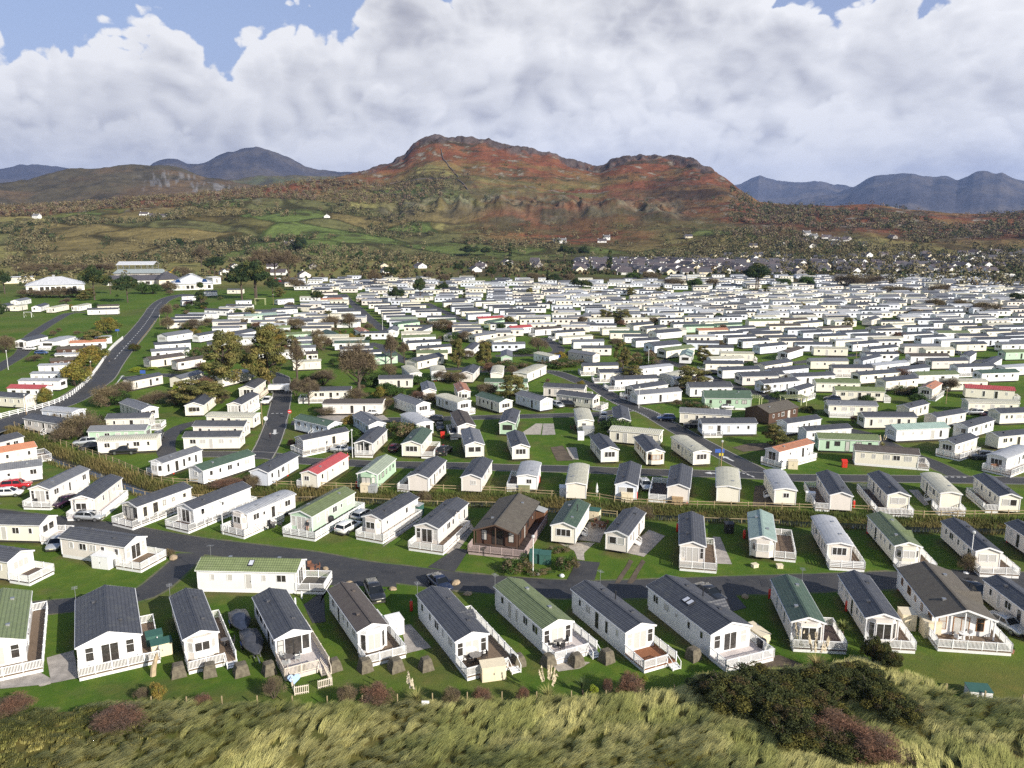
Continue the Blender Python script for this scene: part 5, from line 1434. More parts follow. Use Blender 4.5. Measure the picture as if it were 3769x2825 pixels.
CYP = [(0.11, 0.115, 0.038), (0.14, 0.135, 0.044), (0.08, 0.085, 0.030), (0.165, 0.14, 0.05)]
BARE = [(0.15, 0.12, 0.075), (0.12, 0.095, 0.065), (0.16, 0.135, 0.075), (0.10, 0.078, 0.055)]
AUT = [(0.19, 0.15, 0.03), (0.16, 0.15, 0.035), (0.10, 0.11, 0.03), (0.22, 0.16, 0.04)]
GREENB = [(0.045, 0.085, 0.020), (0.06, 0.10, 0.026), (0.03, 0.055, 0.018)]
REDB = [(0.17, 0.095, 0.065), (0.14, 0.09, 0.065), (0.11, 0.075, 0.06)]
LIME = [(0.22, 0.27, 0.03), (0.17, 0.22, 0.03)]
GORSE = [(0.046, 0.056, 0.018), (0.062, 0.070, 0.022), (0.034, 0.042, 0.016), (0.085, 0.080, 0.02), (0.070, 0.055, 0.024)]
def trunk_mesh(rng, h, r, limbs, spread, lean=0.0, m=None):
    b = MB(); b.tube([(0, 0, -.2), (lean * .15 * h, 0, h * .3), (lean * .45 * h, 0, h * .62), (lean * .8 * h, 0.0, h * .92)], [r, r * .8, r * .55, r * .18], 7)
    for i in range(limbs):
        a = rng.uniform(0, 6.28); z = h * rng.uniform(.28, .75); L = spread * rng.uniform(.5, 1.0); o = lean * z * .8
        b.tube([(o, 0, z), (o + math.cos(a) * L * .5, math.sin(a) * L * .5, z + L * .35), (o + math.cos(a) * L, math.sin(a) * L, z + L * .75)], [r * .4, r * .25, r * .08], 5)
    return b.mesh('trunk', bark)
def proto(kind, var):
    key = (kind, var)
    if key in PROTO: return PROTO[key]
    g = np.random.default_rng(hash((len(kind), kind[0], kind[-1], var)) % 10007 if False else sum(map(ord, kind)) * 31 + var)
    if kind == 'pine':        # rounded coastal pine, height 1
        tr = trunk_mesh(g, .8, .028, 7, .25); V, F, K = cloud(g, crown_clumps(g, 40, .40, .78, .22, .75, .27), 190, .021, PINE, 2.0)
    elif kind == 'cypress':   # wind-shaped spreading conifer
        tr = trunk_mesh(g, .85, .035, 10, .40, .12); cl = []
        for i in range(54):
            z = g.uniform(.16, 1.0); rr = .48 * (1 - abs(z - .5) * .95) * g.uniform(.35, 1.05); a = g.uniform(0, 6.28); cl.append((math.cos(a) * rr + .12 * z, math.sin(a) * rr, z - .03, .12, .12, .055))
        V, F, K = cloud(g, cl, 190, .019, CYP, 2.6)
    elif kind == 'fir':
        tr = trunk_mesh(g, .9, .022, 3, .12); cl = []
        for i in range(30):
            z = g.uniform(.1, .97); rr = .25 * (1.05 - z) * g.uniform(.4, 1.0); a = g.uniform(0, 6.28); cl.append((math.cos(a) * rr, math.sin(a) * rr, z, .10, .10, .06))
        V, F, K = cloud(g, cl, 80, .030, PINE, 2.0)
    elif kind == 'bare':      # leafless tree, fine twigs
        tr = trunk_mesh(g, .72, .030, 14, .36); V, F, K = cloud(g, crown_clumps(g, 40, .42, .75, .25, .9, .28), 260, .0055, BARE, 14.0, True, .85)
    elif kind == 'bush' or kind == 'autumn' or kind == 'green' or kind == 'red' or kind == 'lime' or kind == 'gorse':
        cols = {'bush': BARE, 'autumn': AUT, 'green': GREENB, 'red': REDB, 'lime': LIME, 'gorse': GORSE}[kind]
        b = MB()
        for i in range(6):
            a = g.uniform(0, 6.28); b.tube([(0, 0, -.05), (math.cos(a) * .2, math.sin(a) * .2, .3), (math.cos(a) * .38, math.sin(a) * .38, .7)], [.02, .014, .006], 4)
        tr = b.mesh('stems', bark); tw = kind in ('bush', 'red')
        if kind == 'gorse': V, F, K = cloud(g, crown_clumps(g, 60, .52, 1.0, -.12, .95, .22), 330, .017, cols, 2.4)
        else: V, F, K = cloud(g, crown_clumps(g, 26, .50, 1.0, -.05, .9, .36), 300 if tw else 260, .007 if tw else .030, cols, 12.0 if tw else 1.6, tw, .8 if tw else .4)
    elif kind == 'hedge':
        tr = None; cl = [(g.uniform(-.5, .5), g.uniform(-.42, .42), g.uniform(.3, .8), .16, .16, .2) for i in range(30)]; V, F, K = cloud(g, cl, 120, .035, [BARE[0], (0.10, 0.085, 0.03), GREENB[0]], 1.8)
    PROTO[key] = (tr, np_mesh('crown', V, F, leaf_mat, K)); return PROTO[key]
NAMES = {'pine': 'pine_tree', 'cypress': 'cypress_tree', 'fir': 'fir_tree', 'bare': 'bare_tree', 'bush': 'bare_shrub', 'autumn': 'yellow_bush', 'green': 'green_bush', 'red': 'reddish_shrub', 'lime': 'lime_conifer', 'gorse': 'gorse_bush', 'hedge': 'hedge'}
CATS = {'pine': 'tree', 'cypress': 'tree', 'fir': 'tree', 'bare': 'tree', 'bush': 'shrub', 'autumn': 'bush', 'green': 'bush', 'red': 'shrub', 'lime': 'shrub', 'gorse': 'bush', 'hedge': 'hedge'}
DESC = {'pine': 'dark rounded pine', 'cypress': 'wind-shaped olive cypress', 'fir': 'pointed dark fir', 'bare': 'leafless brown tree', 'bush': 'twiggy brown shrub', 'autumn': 'yellow autumn bush', 'green': 'leafy green bush', 'red': 'reddish bare shrub', 'lime': 'lime green conifer', 'gorse': 'dark gorse bush', 'hedge': 'brown clipped hedge'}
PLANTS = []
def plant(kind, x, y, h, w=None, label=None, rz=None, z=0.0, wy=None):
    var = random.randrange(3); tr, cr = proto(kind, var); w = w or h; rz = random.uniform(0, 6.28) if rz is None else rz
    root = empty(NAMES[kind], (x, y, z), rz, None, CATS[kind], None); sc = (w, wy or w, h)
    if tr is not None: obj('trunk' if CATS[kind] == 'tree' else 'stems', tr, root, scale=(h, h, h) if CATS[kind] == 'tree' else sc)
    obj('crown' if CATS[kind] == 'tree' else 'foliage', cr, root, scale=sc)
    PLANTS.append((root, kind, x, y, label)); return root
def px_plant(line):
    """kind tag x y(base) height_px width_px in crop pixels"""
    w = line.split(); kind, tg = w[0], w[1]; x, y, hp, wp = map(float, w[2:6]); p = at(tg, x, y)
    k = (1.0 if tg == 'N' else 2.2115); dist = math.hypot(p[0], p[1] , ) ; dep = (p[1] * CS + CAM_H * SN)
    vis = math.cos(math.atan2(CAM_H, dist)); h = 1.12 * hp / k * dep / FPX / max(.75, vis); ww = 1.15 * wp / k * dep / FPX
    if CATS[kind] == 'tree': h *= 1.0 if kind == 'cypress' else 1.22; ww *= 0.95 if kind == 'cypress' else 1.25
    z = float(ground_z(np.array([p[0]]), np.array([p[1]]))[0]); plant(kind, p[0], p[1], h, ww, ' '.join(w[6:]) or None, z=z - .05)
TREES = """pine E1 770 450 210 185
pine E1 1040 470 170 190
autumn E1 880 725 125 180 yellow bush tree alone on the western lawn
fir E1 1640 520 155 150
pine E1 2090 450 240 190
pine E1 -20 690 190 170
bush E1 40 880 150 190
cypress E1 1815 1150 390 330 tall wind-shaped cypress between caravans and lane
cypress E2 200 1135 430 330 tall spreading cypress left of the tipper truck
bare E2 430 1100 250 110 slim leafless birch beside the tipper truck
bare E2 935 1252 345 310 big leafless tree beside the long shed
green E2 1150 1245 130 150 dense green bush at the end of the long shed
bare E2 525 1305 170 170 pale bare tree in front of the railed deck
bush E2 420 1230 150 110
bush E2 640 1140 130 230
pine E2 1240 490 115 130
pine E2 1430 460 150 110
pine E2 1620 405 80 90
fir E2 1790 475 90 70
cypress E2 1740 1000 210 120
cypress E2 1970 1000 190 160
pine E2 2010 300 100 70
pine E2 590 500 100 110
bush E2 700 690 120 180
bush E2 860 680 130 150
bush E2 640 860 140 170
bush E2 600 790 110 110
bare E2 1195 990 200 110
bare E2 1300 960 130 90
autumn E2 850 1010 110 160
bush E2 1180 1070 110 150
bush E2 1600 690 90 260
green E2 1700 790 80 120
bush E2 1800 790 90 140
bush E2 420 690 100 150
bush E2 300 690 80 110
cypress E3 980 1015 195 130 lone layered pine behind the white caravans at the road fork
cypress E3 1640 975 135 120
cypress E3 850 640 100 130
cypress E3 960 645 110 150
bush E3 650 640 60 100
pine E3 420 340 80 115
pine E3 600 385 85 100
pine E3 670 385 80 110
fir E3 870 205 130 90
pine E3 2060 372 170 190 big dark round tree at the edge of the village
pine E4 45 365 160 170
green E4 440 345 95 130
green E4 250 330 60 130
cypress E3 1275 410 55 110
bush E3 290 870 130 140
bush E3 760 430 60 120
cypress E3 220 430 70 70
cypress E3 2150 1215 70 90 palm-like tree beside the timber lodge
green E4 200 1260 70 110
bush E4 1600 1200 130 130
bush E4 1890 1165 60 80
hedge E4 1240 1220 70 150
gorse D4 450 260 60 110
bush D1 700 470 230 300 large tangled olive-brown thicket beside the green caravan
bush D1 560 480 150 260
bush D1 500 350 90 160
bush D1 880 210 180 250
bush D1 1000 130 130 220
bush D1 1250 190 110 200
bush D1 1430 200 120 180
bush D1 1640 195 120 170
bush D1 1800 185 110 160
lime D1 1437 95 75 50 small lime green conifer among the brown thickets
autumn D1 370 205 150 130
autumn E1 620 1150 190 230
autumn E1 760 940 120 220
autumn E1 700 1010 120 200
bush E1 280 950 60 110
lime E1 1120 1030 35 110
lime E1 1230 1020 30 90
bush E1 1370 690 110 110
bush E1 1590 690 90 180
bush E1 1360 600 130 90
hedge D2 1260 470 130 160
hedge D2 1400 455 110 190
green D2 1660 480 55 50
bush D2 665 285 80 175 low rounded brown bush on the lawn by the lane
bush C4 1740 450 160 150 round dark shrub beside the white railed deck
bush C1 1370 330 75 90
autumn C1 1290 1500 150 120 orange-tinged shrub behind the driftwood post
bush C1 1150 1500 110 110
red C1 1640 1560 110 160
bush C2 20 1480 170 180
bush C2 620 1530 160 180
red C2 860 1525 140 270
bush C2 1470 1540 150 150
red C2 1710 1530 130 150
red C2 2040 1520 130 110
red C3 520 1470 150 80
red C3 720 1480 190 220 big reddish bare shrub on the front lawn
lime C3 410 1470 105 75 bright lime conifer on the front lawn
lime C3 750 1330 65 50
lime C3 828 1350 60 50
gorse C4 1010 1210 240 230 dark evergreen bush at the corner of the deck
gorse C4 1110 1290 170 180
bush D2 30 850 90 110
bush D1 2060 880 120 130
red D1 1850 880 80 250
bush D2 1450 960 120 130
bush D3 1150 1100 130 180 brown thicket on the ditch bank beside the long caravan
lime D2 2140 980 80 110 yellow-green shrub on the ditch bank
red D2 -60 880 70 130
hedge D3 1600 240 60 170
hedge E3 420 990 55 230
hedge E3 560 985 50 160
hedge E3 1130 975 70 200
hedge E3 90 1000 50 200
green E3 180 890 50 130
bush E3 1200 950 90 120
green E3 2010 1000 50 90
fir E3 2058 605 45 40
bush E4 160 590 60 130
bush E4 430 600 50 120
green E4 1130 640 50 160
bush E4 1330 590 70 160
bush E4 940 330 90 260
bush E4 760 340 110 240
bush E4 1180 400 70 300
bush E4 1520 400 90 180
bush E4 1700 520 80 160
bush E4 1900 560 100 260
pine E4 2150 490 80 120
bush E4 1480 520 90 170
green E4 1060 1240 1 1
green E3 1060 290 70 120
bush E3 1200 290 80 140
bush E3 1400 350 90 200
green E3 1570 360 90 130
bush E3 1700 340 70 120
bush E3 540 290 60 100
fir E3 60 110 90 70
pine E3 500 130 100 100
pine E3 560 130 90 70
pine E3 660 130 95 80
bush E3 250 290 70 110
fir E2 2150 190 60 130
pine E2 1740 240 70 80
pine E2 455 120 150 110
pine E2 385 110 90 70
pine E2 545 100 90 90
green E2 940 130 80 70
bare E2 130 270 170 170
bare E2 250 270 180 190
bare E2 360 270 170 170
bush E2 430 370 110 130
bush E2 350 330 70 110
pine E2 -20 450 230 200
pine E2 90 450 250 200
pine E2 230 420 120 120
bare E2 1060 350 110 120
pine E2 1190 290 90 120
bare E2 1500 320 80 90
bush E2 1620 310 80 110
pine E2 1830 110 80 150
pine E2 1960 110 70 100
pine E1 1440 110 130 170
pine E1 1320 110 100 140
fir E1 1585 95 60 60
bare E1 1640 180 130 140
pine E1 1750 260 130 160
pine E1 1970 300 110 120
bush E1 1370 380 80 150
green E1 1240 400 90 130
green E1 1170 400 100 120
pine E1 900 400 120 80
bush E1 500 430 90 160
bush E1 380 430 70 200
bush E1 600 430 90 180
bush E1 250 420 60 200
pine E1 40 400 150 120
bush E1 260 250 110 300
bush E1 450 240 100 200
bush E1 620 230 80 200
bush E1 820 230 90 240
bush E1 1480 260 90 160""".split('\n')
for ln in TREES:
    if ' 1 1' not in ln[-5:]: px_plant(ln)
def label_plants():
    by = {}
    for p in PLANTS: by.setdefault(p[1], []).append(p)
    for kind, L in by.items():
        L.sort(key=lambda p: project(p[2], p[3])[0]); free = [p for p in L if not p[4]]
        # tiers by distance, then counted from the left
        D = sorted(math.hypot(p[2], p[3]) for p in free)
        cuts = [(85, 'along the dune edge'), (125, 'near the second row of caravans'), (230, 'around the central lanes'), (360, 'among the middle rows of caravans'), (560, 'among the far caravan rows'), (99999, 'at the edge of the village')]
        lo = 0
        for hi, txt in cuts:
            T = [p for p in free if lo <= math.hypot(p[2], p[3]) < hi]; lo = hi
            for i, p in enumerate(T): p[0]['label'] = f"{DESC[kind]}, {ORD[i]} of its kind from the left {txt}" if len(T) > 1 else f"{DESC[kind]}, the only one of its kind {txt}"
        for p in L:
            if p[4]: p[0]['label'] = p[4]
            p[0]['group'] = 'trees and bushes around the caravan park'
# gorse thicket by the dunes
for i, (x, y, h, w) in enumerate(((2640, 2590, 60, 190), (2790, 2585, 75, 200), (2920, 2600, 70, 190), (3040, 2590, 80, 190), (3160, 2560, 75, 170), (2700, 2650, 95, 220), (2860, 2680, 100, 230), (3010, 2670, 80, 200), (2890, 2760, 110, 200), (3230, 2640, 90, 180), (3300, 2690, 80, 150), (3010, 2790, 70, 210), (3120, 2815, 70, 220), (3230, 2600, 60, 130))):
    px_plant(f'gorse N {x} {y} {h} {w}')
for x, y in ((3080, 2760), (3230, 2840)): px_plant(f'red N {x} {y} 80 200')
px_plant('red N 440 2715 70 170'); px_plant('red N 60 2640 60 130')
def extra_shrubs():
    g = random.Random(21); pts = [(r.location.x, r.location.y) for r, _, _ in CARAVANS]; roads = np.vstack([P[::2] for P in ROADS.values()]); n = 0
    while n < 270:
        y = g.uniform(150, 520); x = g.uniform(-.62, .62) * y
        if g.random() < .55: y = g.uniform(165, 430); x = g.uniform(-.42, .0) * y
        if min((x - a) ** 2 / 36 + (y - b) ** 2 / 16 for a, b in pts) < 1 or np.min(np.hypot(roads[:, 0] - x, roads[:, 1] - y)) < 4.5: continue
        k = g.choice(('bush', 'bush', 'bush', 'green', 'red', 'gorse', 'autumn', 'cypress', 'hedge', 'bush', 'green')); h = g.uniform(1.5, 4.4) if k != 'cypress' else g.uniform(4, 7); plant(k, x, y, h, h * g.uniform(1.0, 1.7)); n += 1
extra_shrubs()
label_plants()

# plants with long leaves: pampas, cordyline, palm
def blades_mesh(g, n, L, w, arch, col, plume=0, pc=(0.55, 0.48, 0.36)):
    Vs, Fs, Ks = [], [], []; k = 0
    for i in range(n):
        a = g.uniform(0, 6.28); e = g.uniform(.25, 1.0); l = L * g.uniform(.7, 1.1); pts = []
        for q in (0, .35, .7, 1.0): pts.append((math.cos(a) * l * e * q * (.35 + .5 * q), math.sin(a) * l * e * q * (.35 + .5 * q), l * (q - arch * e * q * q)))
        sd = np.array((-math.sin(a), math.cos(a), 0)); c = np.array(col) * g.uniform(.6, 1.4)
        for q, p in enumerate(pts):
            ww = w * (1, 1, .7, .1)[q]; Vs += [np.array(p) - sd * ww, np.array(p) + sd * ww]; Ks += [c, c]
        for q in range(3): Fs.append((k + 2 * q, k + 2 * q + 1, k + 2 * q + 3, k + 2 * q + 2))
        k += 8
    for i in range(plume):
        a = g.uniform(0, 6.28); tx, ty = math.cos(a) * .3 * L, math.sin(a) * .3 * L
        for s in range(10):
            z = L * (1.0 + .06 * s); d = g.normal(0, .05 * L, 3); p = np.array((tx * z / L, ty * z / L, z * g.uniform(.97, 1.03))); Vs += [p + (-.05 * L, 0, 0), p + d, p + (.05 * L, 0, .02), p + (0, 0, .16 * L)]; c = np.array(pc) * g.uniform(.7, 1.2); Ks += [c] * 4; Fs.append((k, k + 1, k + 2, k + 3)); k += 4
    return np_mesh('leaves', np.array(Vs), np.array(Fs), leaf_mat, np.array(Ks))
def tuft(name, tg, x, y, h, label, plume=0, col=(0.20, 0.22, 0.07), trunk=0.0, n=160, arch=.55, w=.02):
    p = at(tg, x, y); root = empty(name, p, 0, label, 'plant'); g = np.random.default_rng(int(x + y))
    lv = obj('leaves', blades_mesh(g, n, h, w, arch, col, plume), root, (0, 0, trunk))
    if trunk: b = MB(); b.tube([(0, 0, -.1), (.03, 0, trunk * .5), (0, 0, trunk)], [.13, .11, .10], 7); b.build('trunk', bark, root)
tuft('pampas_grass', 'C2', 1180, 1530, 1.9, 'pale pampas clump with one tall plume by the dune edge', 3, (0.26, 0.25, 0.09))
tuft('pampas_grass', 'C3', 40, 1500, 1.9, 'pampas grass with cream plumes on the front lawn', 8, (0.24, 0.24, 0.09))
tuft('pampas_grass', 'C4', 520, 1250, 2.2, 'tall pampas with many beige plumes beside the wooden deck', 12, (0.30, 0.25, 0.12))
tuft('pampas_grass', 'C4', 380, 1090, 1.8, 'pampas clump against the front of the green roofed caravan', 6, (0.24, 0.23, 0.10))
tuft('pampas_grass', 'D4', 1060, 545, 1.5, 'small pampas clump behind the long brown roofed caravan', 5, (0.28, 0.26, 0.12))
tuft('cordyline', 'C3', 318, 1450, 1.3, 'spiky cordyline on the front lawn', 0, (0.07, 0.10, 0.04), .5, 70, .25, .03)
tuft('palm_tree', 'C4', 730, 1010, 1.5, 'spiky palm with dry skirt beside the green roofed caravan', 0, (0.15, 0.17, 0.05), 1.1, 150, .6, .05)

# marram grass on the dunes: blades in wind-combed tufts
def make_marram():
    g = np.random.default_rng(3); n = 14500
    X = g.uniform(-64, 72, n); Y = g.uniform(38, 76, n)
    d = dune_amount(X, Y); px = X / (Y * CS + CAM_H * SN) * FPX
    keep = (d > g.uniform(0.05, 0.5, n)) & (abs(px) < 2700); X, Y = X[keep], Y[keep]; nt = len(X); per = 42
    tone = np.clip((fbm(X * .20, Y * .3 + 4, 4) - .36) / .26, 0, 1) * .8 + .2 * g.random(nt)
    hgt = 0.55 + 0.85 * fbm(X * .3 + 5, Y * .3, 3) * g.uniform(.7, 1.25, nt); Z = ground_z(X, Y, False)
    rp = lambda v: np.repeat(v, per)
    rr = np.sqrt(g.random(nt * per)) * .30; ra = g.uniform(0, 6.283, nt * per)
    bx = rp(X) + rr * np.cos(ra); by = rp(Y) + rr * np.sin(ra); bz = rp(Z) - .05
    L = rp(hgt) * g.uniform(.75, 1.15, nt * per); lean = rp(0.65 + 0.55 * fbm(X * .15, Y * .2 + 30, 3)) * g.uniform(.75, 1.15, nt * per)
    wa = rp(0.45 + 2.4 * (fbm(X * .10 + 60, Y * .14, 3) - .5) + g.normal(0, .18, nt)) + g.normal(0, .16, nt * per)     # combed by the wind
    dx, dy = np.cos(wa), np.sin(wa); sx, sy = -dy, dx; w = .020
    lv = [(0, 1.0), (.5, .9), (1.0, .15)]; V = np.empty((nt * per, 6, 3))
    for k, (q, ww) in enumerate(lv):
        cx = bx + dx * L * lean * q * q * .85; cy = by + dy * L * lean * q * q * .85; cz = bz + L * q * (1 - .42 * lean * q)
        V[:, 2 * k] = np.stack([cx - sx * w * ww, cy - sy * w * ww, cz], 1); V[:, 2 * k + 1] = np.stack([cx + sx * w * ww, cy + sy * w * ww, cz], 1)
    i = np.arange(nt * per)[:, None] * 6; F = np.vstack([i + np.array([[0, 1, 3, 2]]), i + np.array([[2, 3, 5, 4]])])
    c = np.array((0.31, 0.33, 0.11)) * (1 - tone[:, None]) + np.array((0.55, 0.52, 0.22)) * tone[:, None]; c = c * g.uniform(.8, 1.2, (nt, 1)); K = np.repeat(np.repeat(c, per, 0) * g.uniform(.75, 1.25, (nt * per, 1)), 6, 0)
    tag(obj('marram_grass', np_mesh('marram_grass', V.reshape(-1, 3), F, leaf_mat, K)), 'long wind-combed marram grass covering the dunes', 'grass', kind='stuff'); print('MARRAM', nt, len(F))
make_marram()
def make_reeds():
    """rough grass and reeds on both banks of the ditch"""
    g = np.random.default_rng(5); P = DITCH; s = np.concatenate([[0], np.cumsum(np.linalg.norm(np.diff(P, axis=0), axis=1))]); n = 22000
    t = g.uniform(0, s[-1], n); x = np.interp(t, s, P[:, 0]); y = np.interp(t, s, P[:, 1]); d = np.gradient(P, axis=0); d /= np.linalg.norm(d, axis=1)[:, None]
    nx, ny = np.interp(t, s, -d[:, 1]), np.interp(t, s, d[:, 0]); off = g.choice((-1, 1), n) * g.uniform(1.0, 3.3, n); off = np.where(g.random(n) < .35, g.uniform(1.2, 4.2, n) * np.sign(ny + .01), off)
    x, y = x + nx * off, y + ny * off; z = ground_z(x, y); L = g.uniform(.3, .8, n) * (0.4 + 1.1 * fbm(x * .15, y * .15, 3)); a = g.uniform(0, 6.28, n); dx, dy = np.cos(a), np.sin(a); w = .05
    V = np.empty((n, 4, 3)); V[:, 0] = np.stack([x - dy * w, y + dx * w, z - .05], 1); V[:, 1] = np.stack([x + dy * w, y - dx * w, z - .05], 1)
    tx, ty, tz = x + dx * L * .35, y + dy * L * .35, z + L; V[:, 2] = np.stack([tx + dy * w * .2, ty - dx * w * .2, tz], 1); V[:, 3] = np.stack([tx - dy * w * .2, ty + dx * w * .2, tz], 1)
    tone = np.clip((fbm(x * .12 + 9, y * .12, 4) - .35) / .3, 0, 1)[:, None]; c = (np.array((0.070, 0.092, 0.026)) * (1 - tone) + np.array((0.15, 0.125, 0.052)) * tone) * g.uniform(.6, 1.4, (n, 1))
    tag(obj('ditch_grass', np_mesh('ditch_grass', V.reshape(-1, 3), np.arange(n * 4).reshape(n, 4), leaf_mat, np.repeat(c, 4, 0))), 'rough tawny grass and reeds along both banks of the ditch', 'grass', kind='stuff')
make_reeds()

# woods and scattered trees on the slopes beyond the village: one mass
def make_woods():
    g = np.random.default_rng(9); T = []
    def scatter(n, a0, a1, r0, r1, fn, kind): 
        a = g.uniform(a0, a1, n); r = g.uniform(r0, r1, n); x, y = r * np.sin(a), r * np.cos(a); k = fn(a, r, x, y); s = k > g.random(n)
        for q in np.nonzero(s)[0]: T.append((a[q], r[q], kind if not callable(kind) else kind()))
    nz = lambda x, y, s=.008: fbm(x * s + 7, y * s + 3, 3)
    mixk = lambda: g.choice(('b', 'b', 'b', 'o', 'g'), p=(.3, .3, .15, .05, .2))
    scatter(3000, -.70, .70, 985, 1170, lambda a, r, x, y: np.where(nz(x, y) > .48, .95, .03), mixk)
    scatter(2600, -.72, -.05, 1500, 1720, lambda a, r, x, y: .9 * sstep(-.02, -.14, a), lambda: g.choice(('o', 'b', 'b', 'r')))
    scatter(3000, -.72, -.02, 1150, 1520, lambda a, r, x, y: np.where(nz(x, y, .006) > .55, .9, .015), mixk)
    scatter(4200, .26, .75, 1130, 1700, lambda a, r, x, y: np.where(nz(x, y, .006) > .50, .85, .05), lambda: g.choice(('r', 'b', 'b', 'g')))
    scatter(700, -.05, .30, 1130, 1330, lambda a, r, x, y: np.where(nz(x, y, .006) > .55, .6, .10), mixk)
    scatter(500, -.10, .30, 1400, 1800, lambda a, r, x, y: .05 + 0 * a, lambda: 'g')
    scatter(800, -.70, .72, 700, 990, lambda a, r, x, y: np.where(nz(x, y, .02) > .55, .55, .04), mixk)
    scatter(900, -.75, -.10, 640, 990, lambda a, r, x, y: np.where(nz(x, y, .012) > .60, .7, .0), mixk)
    scatter(500, .38, .72, 640, 900, lambda a, r, x, y: np.where(nz(x, y, .015) > .45, .6, .05), mixk)
    nv = 1700; a = g.uniform(.06, .60, nv); r = g.uniform(715, 1010, nv)
    for q in range(nv): T.append((a[q], r[q], g.choice(('v', 'v', 'w'))))
    nv = 500; a = g.uniform(-.36, .08, nv); r = g.uniform(660, 960, nv)
    for q in range(nv): T.append((a[q], r[q], g.choice(('v', 'w'))))
    per = 42; n = len(T); A = np.array([t[0] for t in T]); Rr = np.array([t[1] for t in T]); hz = np.where(Rr > 1010, main_h(A, Rr)[0], 0.0)
    x, y = Rr * np.sin(A), Rr * np.cos(A); hgt = np.where([t[2] in 'vw' for t in T], g.uniform(1.6, 3.2, n), g.uniform(5.5, 11.0, n)); cols = {'v': (0.045, 0.060, 0.025), 'w': (0.11, 0.085, 0.05), 'b': (0.130, 0.118, 0.066), 'o': (0.150, 0.115, 0.066), 'r': (0.145, 0.108, 0.082), 'g': (0.045, 0.062, 0.028)}
    base = np.array([cols[t[2]] for t in T]) * g.uniform(.75, 1.3, (n, 1))
    d = g.normal(0, 1, (n, per, 3)); d /= np.linalg.norm(d, axis=2)[..., None]; q = g.uniform(.6, 1.0, (n, per, 1))
    rad = np.stack([hgt * .50, hgt * .50, hgt * .46], 1)[:, None, :] * g.uniform(.75, 1.25, (n, 1, 1)); C = np.stack([x, y, hz + hgt * .50], 1)[:, None, :] + d * q * rad
    K = np.repeat((base[:, None, :] * g.uniform(.6, 1.45, (n, per, 1))).reshape(-1, 3), 1, 0)
    V, F, K = leaves(C.reshape(-1, 3), d.reshape(-1, 3), 1.25, 1.6, K, rng=g)
    tag(obj('distant_woodland', np_mesh('distant_woodland', V, F, leaf_mat, K)), 'brown autumn woodland and hedgerow trees on the slopes behind the village', 'woodland', kind='stuff')
    print('WOODS', n, len(F))
make_woods()

# ------------------------------------------------------------------ village houses and park buildings
render_white = plain('white_render', (0.78, 0.77, 0.74), 0.8, var=0.08, scale=0.4); render_cream = plain('cream_render', (0.70, 0.62, 0.46), 0.8, var=0.08, scale=0.4); stone = plain('grey_stone', (0.27, 0.25, 0.23), 0.9, var=0.3, scale=1.0)
slate = roofing('slate', (0.075, 0.072, 0.088), 'felt'); slate2 = roofing('purple_slate', (0.095, 0.078, 0.088), 'felt'); slate3 = roofing('pale_slate', (0.17, 0.17, 0.18), 'felt')
HP = []
def house_proto(w, l, eave, ridge, wallm, roofm, chim=1, wing=False):
    """ridge along local Y; gables at both ends"""
    root = bpy.data.objects.new('house', None); hw, hl = w / 2, l / 2; kids = []
    def part(name, b, m, par=root):
        o = bpy.data.objects.new(name, b.mesh(name, m)); o.parent = par; kids.append(o); return o
    b = MB(); ring = [(-hw, -.3), (hw, -.3), (hw, eave), (0, ridge), (-hw, eave)]
    b.quad([(x, -hl, z) for x, z in ring]); b.quad([(x, hl, z) for x, z in ring[::-1]])
    b.quad([(hw, -hl, -.3), (hw, hl, -.3), (hw, hl, eave), (hw, -hl, eave)]); b.quad([(-hw, hl, -.3), (-hw, -hl, -.3), (-hw, -hl, eave), (-hw, hl, eave)])
    if wing: r2 = [(-2.6, -.3), (2.6, -.3), (2.6, eave), (0, eave + 1.9), (-2.6, eave)]; b.quad([(hw + 2.2, y, z) for y, z in r2]); b.quad([(hw, -2.6, -.3), (hw + 2.2, -2.6, -.3), (hw + 2.2, -2.6, eave), (hw, -2.6, eave)]); b.quad([(hw + 2.2, 2.6, -.3), (hw, 2.6, -.3), (hw, 2.6, eave), (hw + 2.2, 2.6, eave)])
    part('walls', b, wallm)
    b = MB(); sl = (ridge - eave) / hw; ov = .35
    for s in (-1, 1):
        p = [(s * (hw + ov), -hl - .3, eave - sl * ov), (0, -hl - .3, ridge), (0, hl + .3, ridge), (s * (hw + ov), hl + .3, eave - sl * ov)]
        if s < 0: p = [p[1], p[0], p[3], p[2]]
        b.hexa([(x, y, z + .03) for x, y, z in p][::-1] + [(x, y, z + .2) for x, y, z in p][::-1])
    if wing:
        for s in (-1, 1):
            p = [(0, 0, eave + 2.0), (hw + 2.5, 0, eave + 2.0), (hw + 2.5, s * 2.9, eave - .1), (hw * .4, s * 2.9, eave - .1)]; b.hexa(p + [(x, y, z + .15) for x, y, z in p])
    ro = part('roof', b, roofm)
    for i in range(chim):
        b = MB(); y = (hl - .6) * (1 if i == 0 else -1); b.box(-.35, .35, y - .45, y + .45, ridge - .6, ridge + .7); b.box(-.12, .12, y - .25, y + .25, ridge + .7, ridge + .95); part('chimney', b, wallm, ro)
    for s in (-1, 1):
        for yy in (-hl * .5, hl * .45):
            o = bpy.data.objects.new('window', far_window(1.6, 1.2, upvc)); o.parent = root; o.location = (s * hw, yy, eave - 1.15); o.rotation_euler = (0, 0, s * math.pi / 2); kids.append(o)
    for y, rz in ((-hl, 0), (hl, math.pi)):
        o = bpy.data.objects.new('window', far_window(1.5, 1.2, upvc)); o.parent = root; o.location = (0, y, eave - .9); o.rotation_euler = (0, 0, rz); kids.append(o)
    HP.append((root, kids)); return root, kids
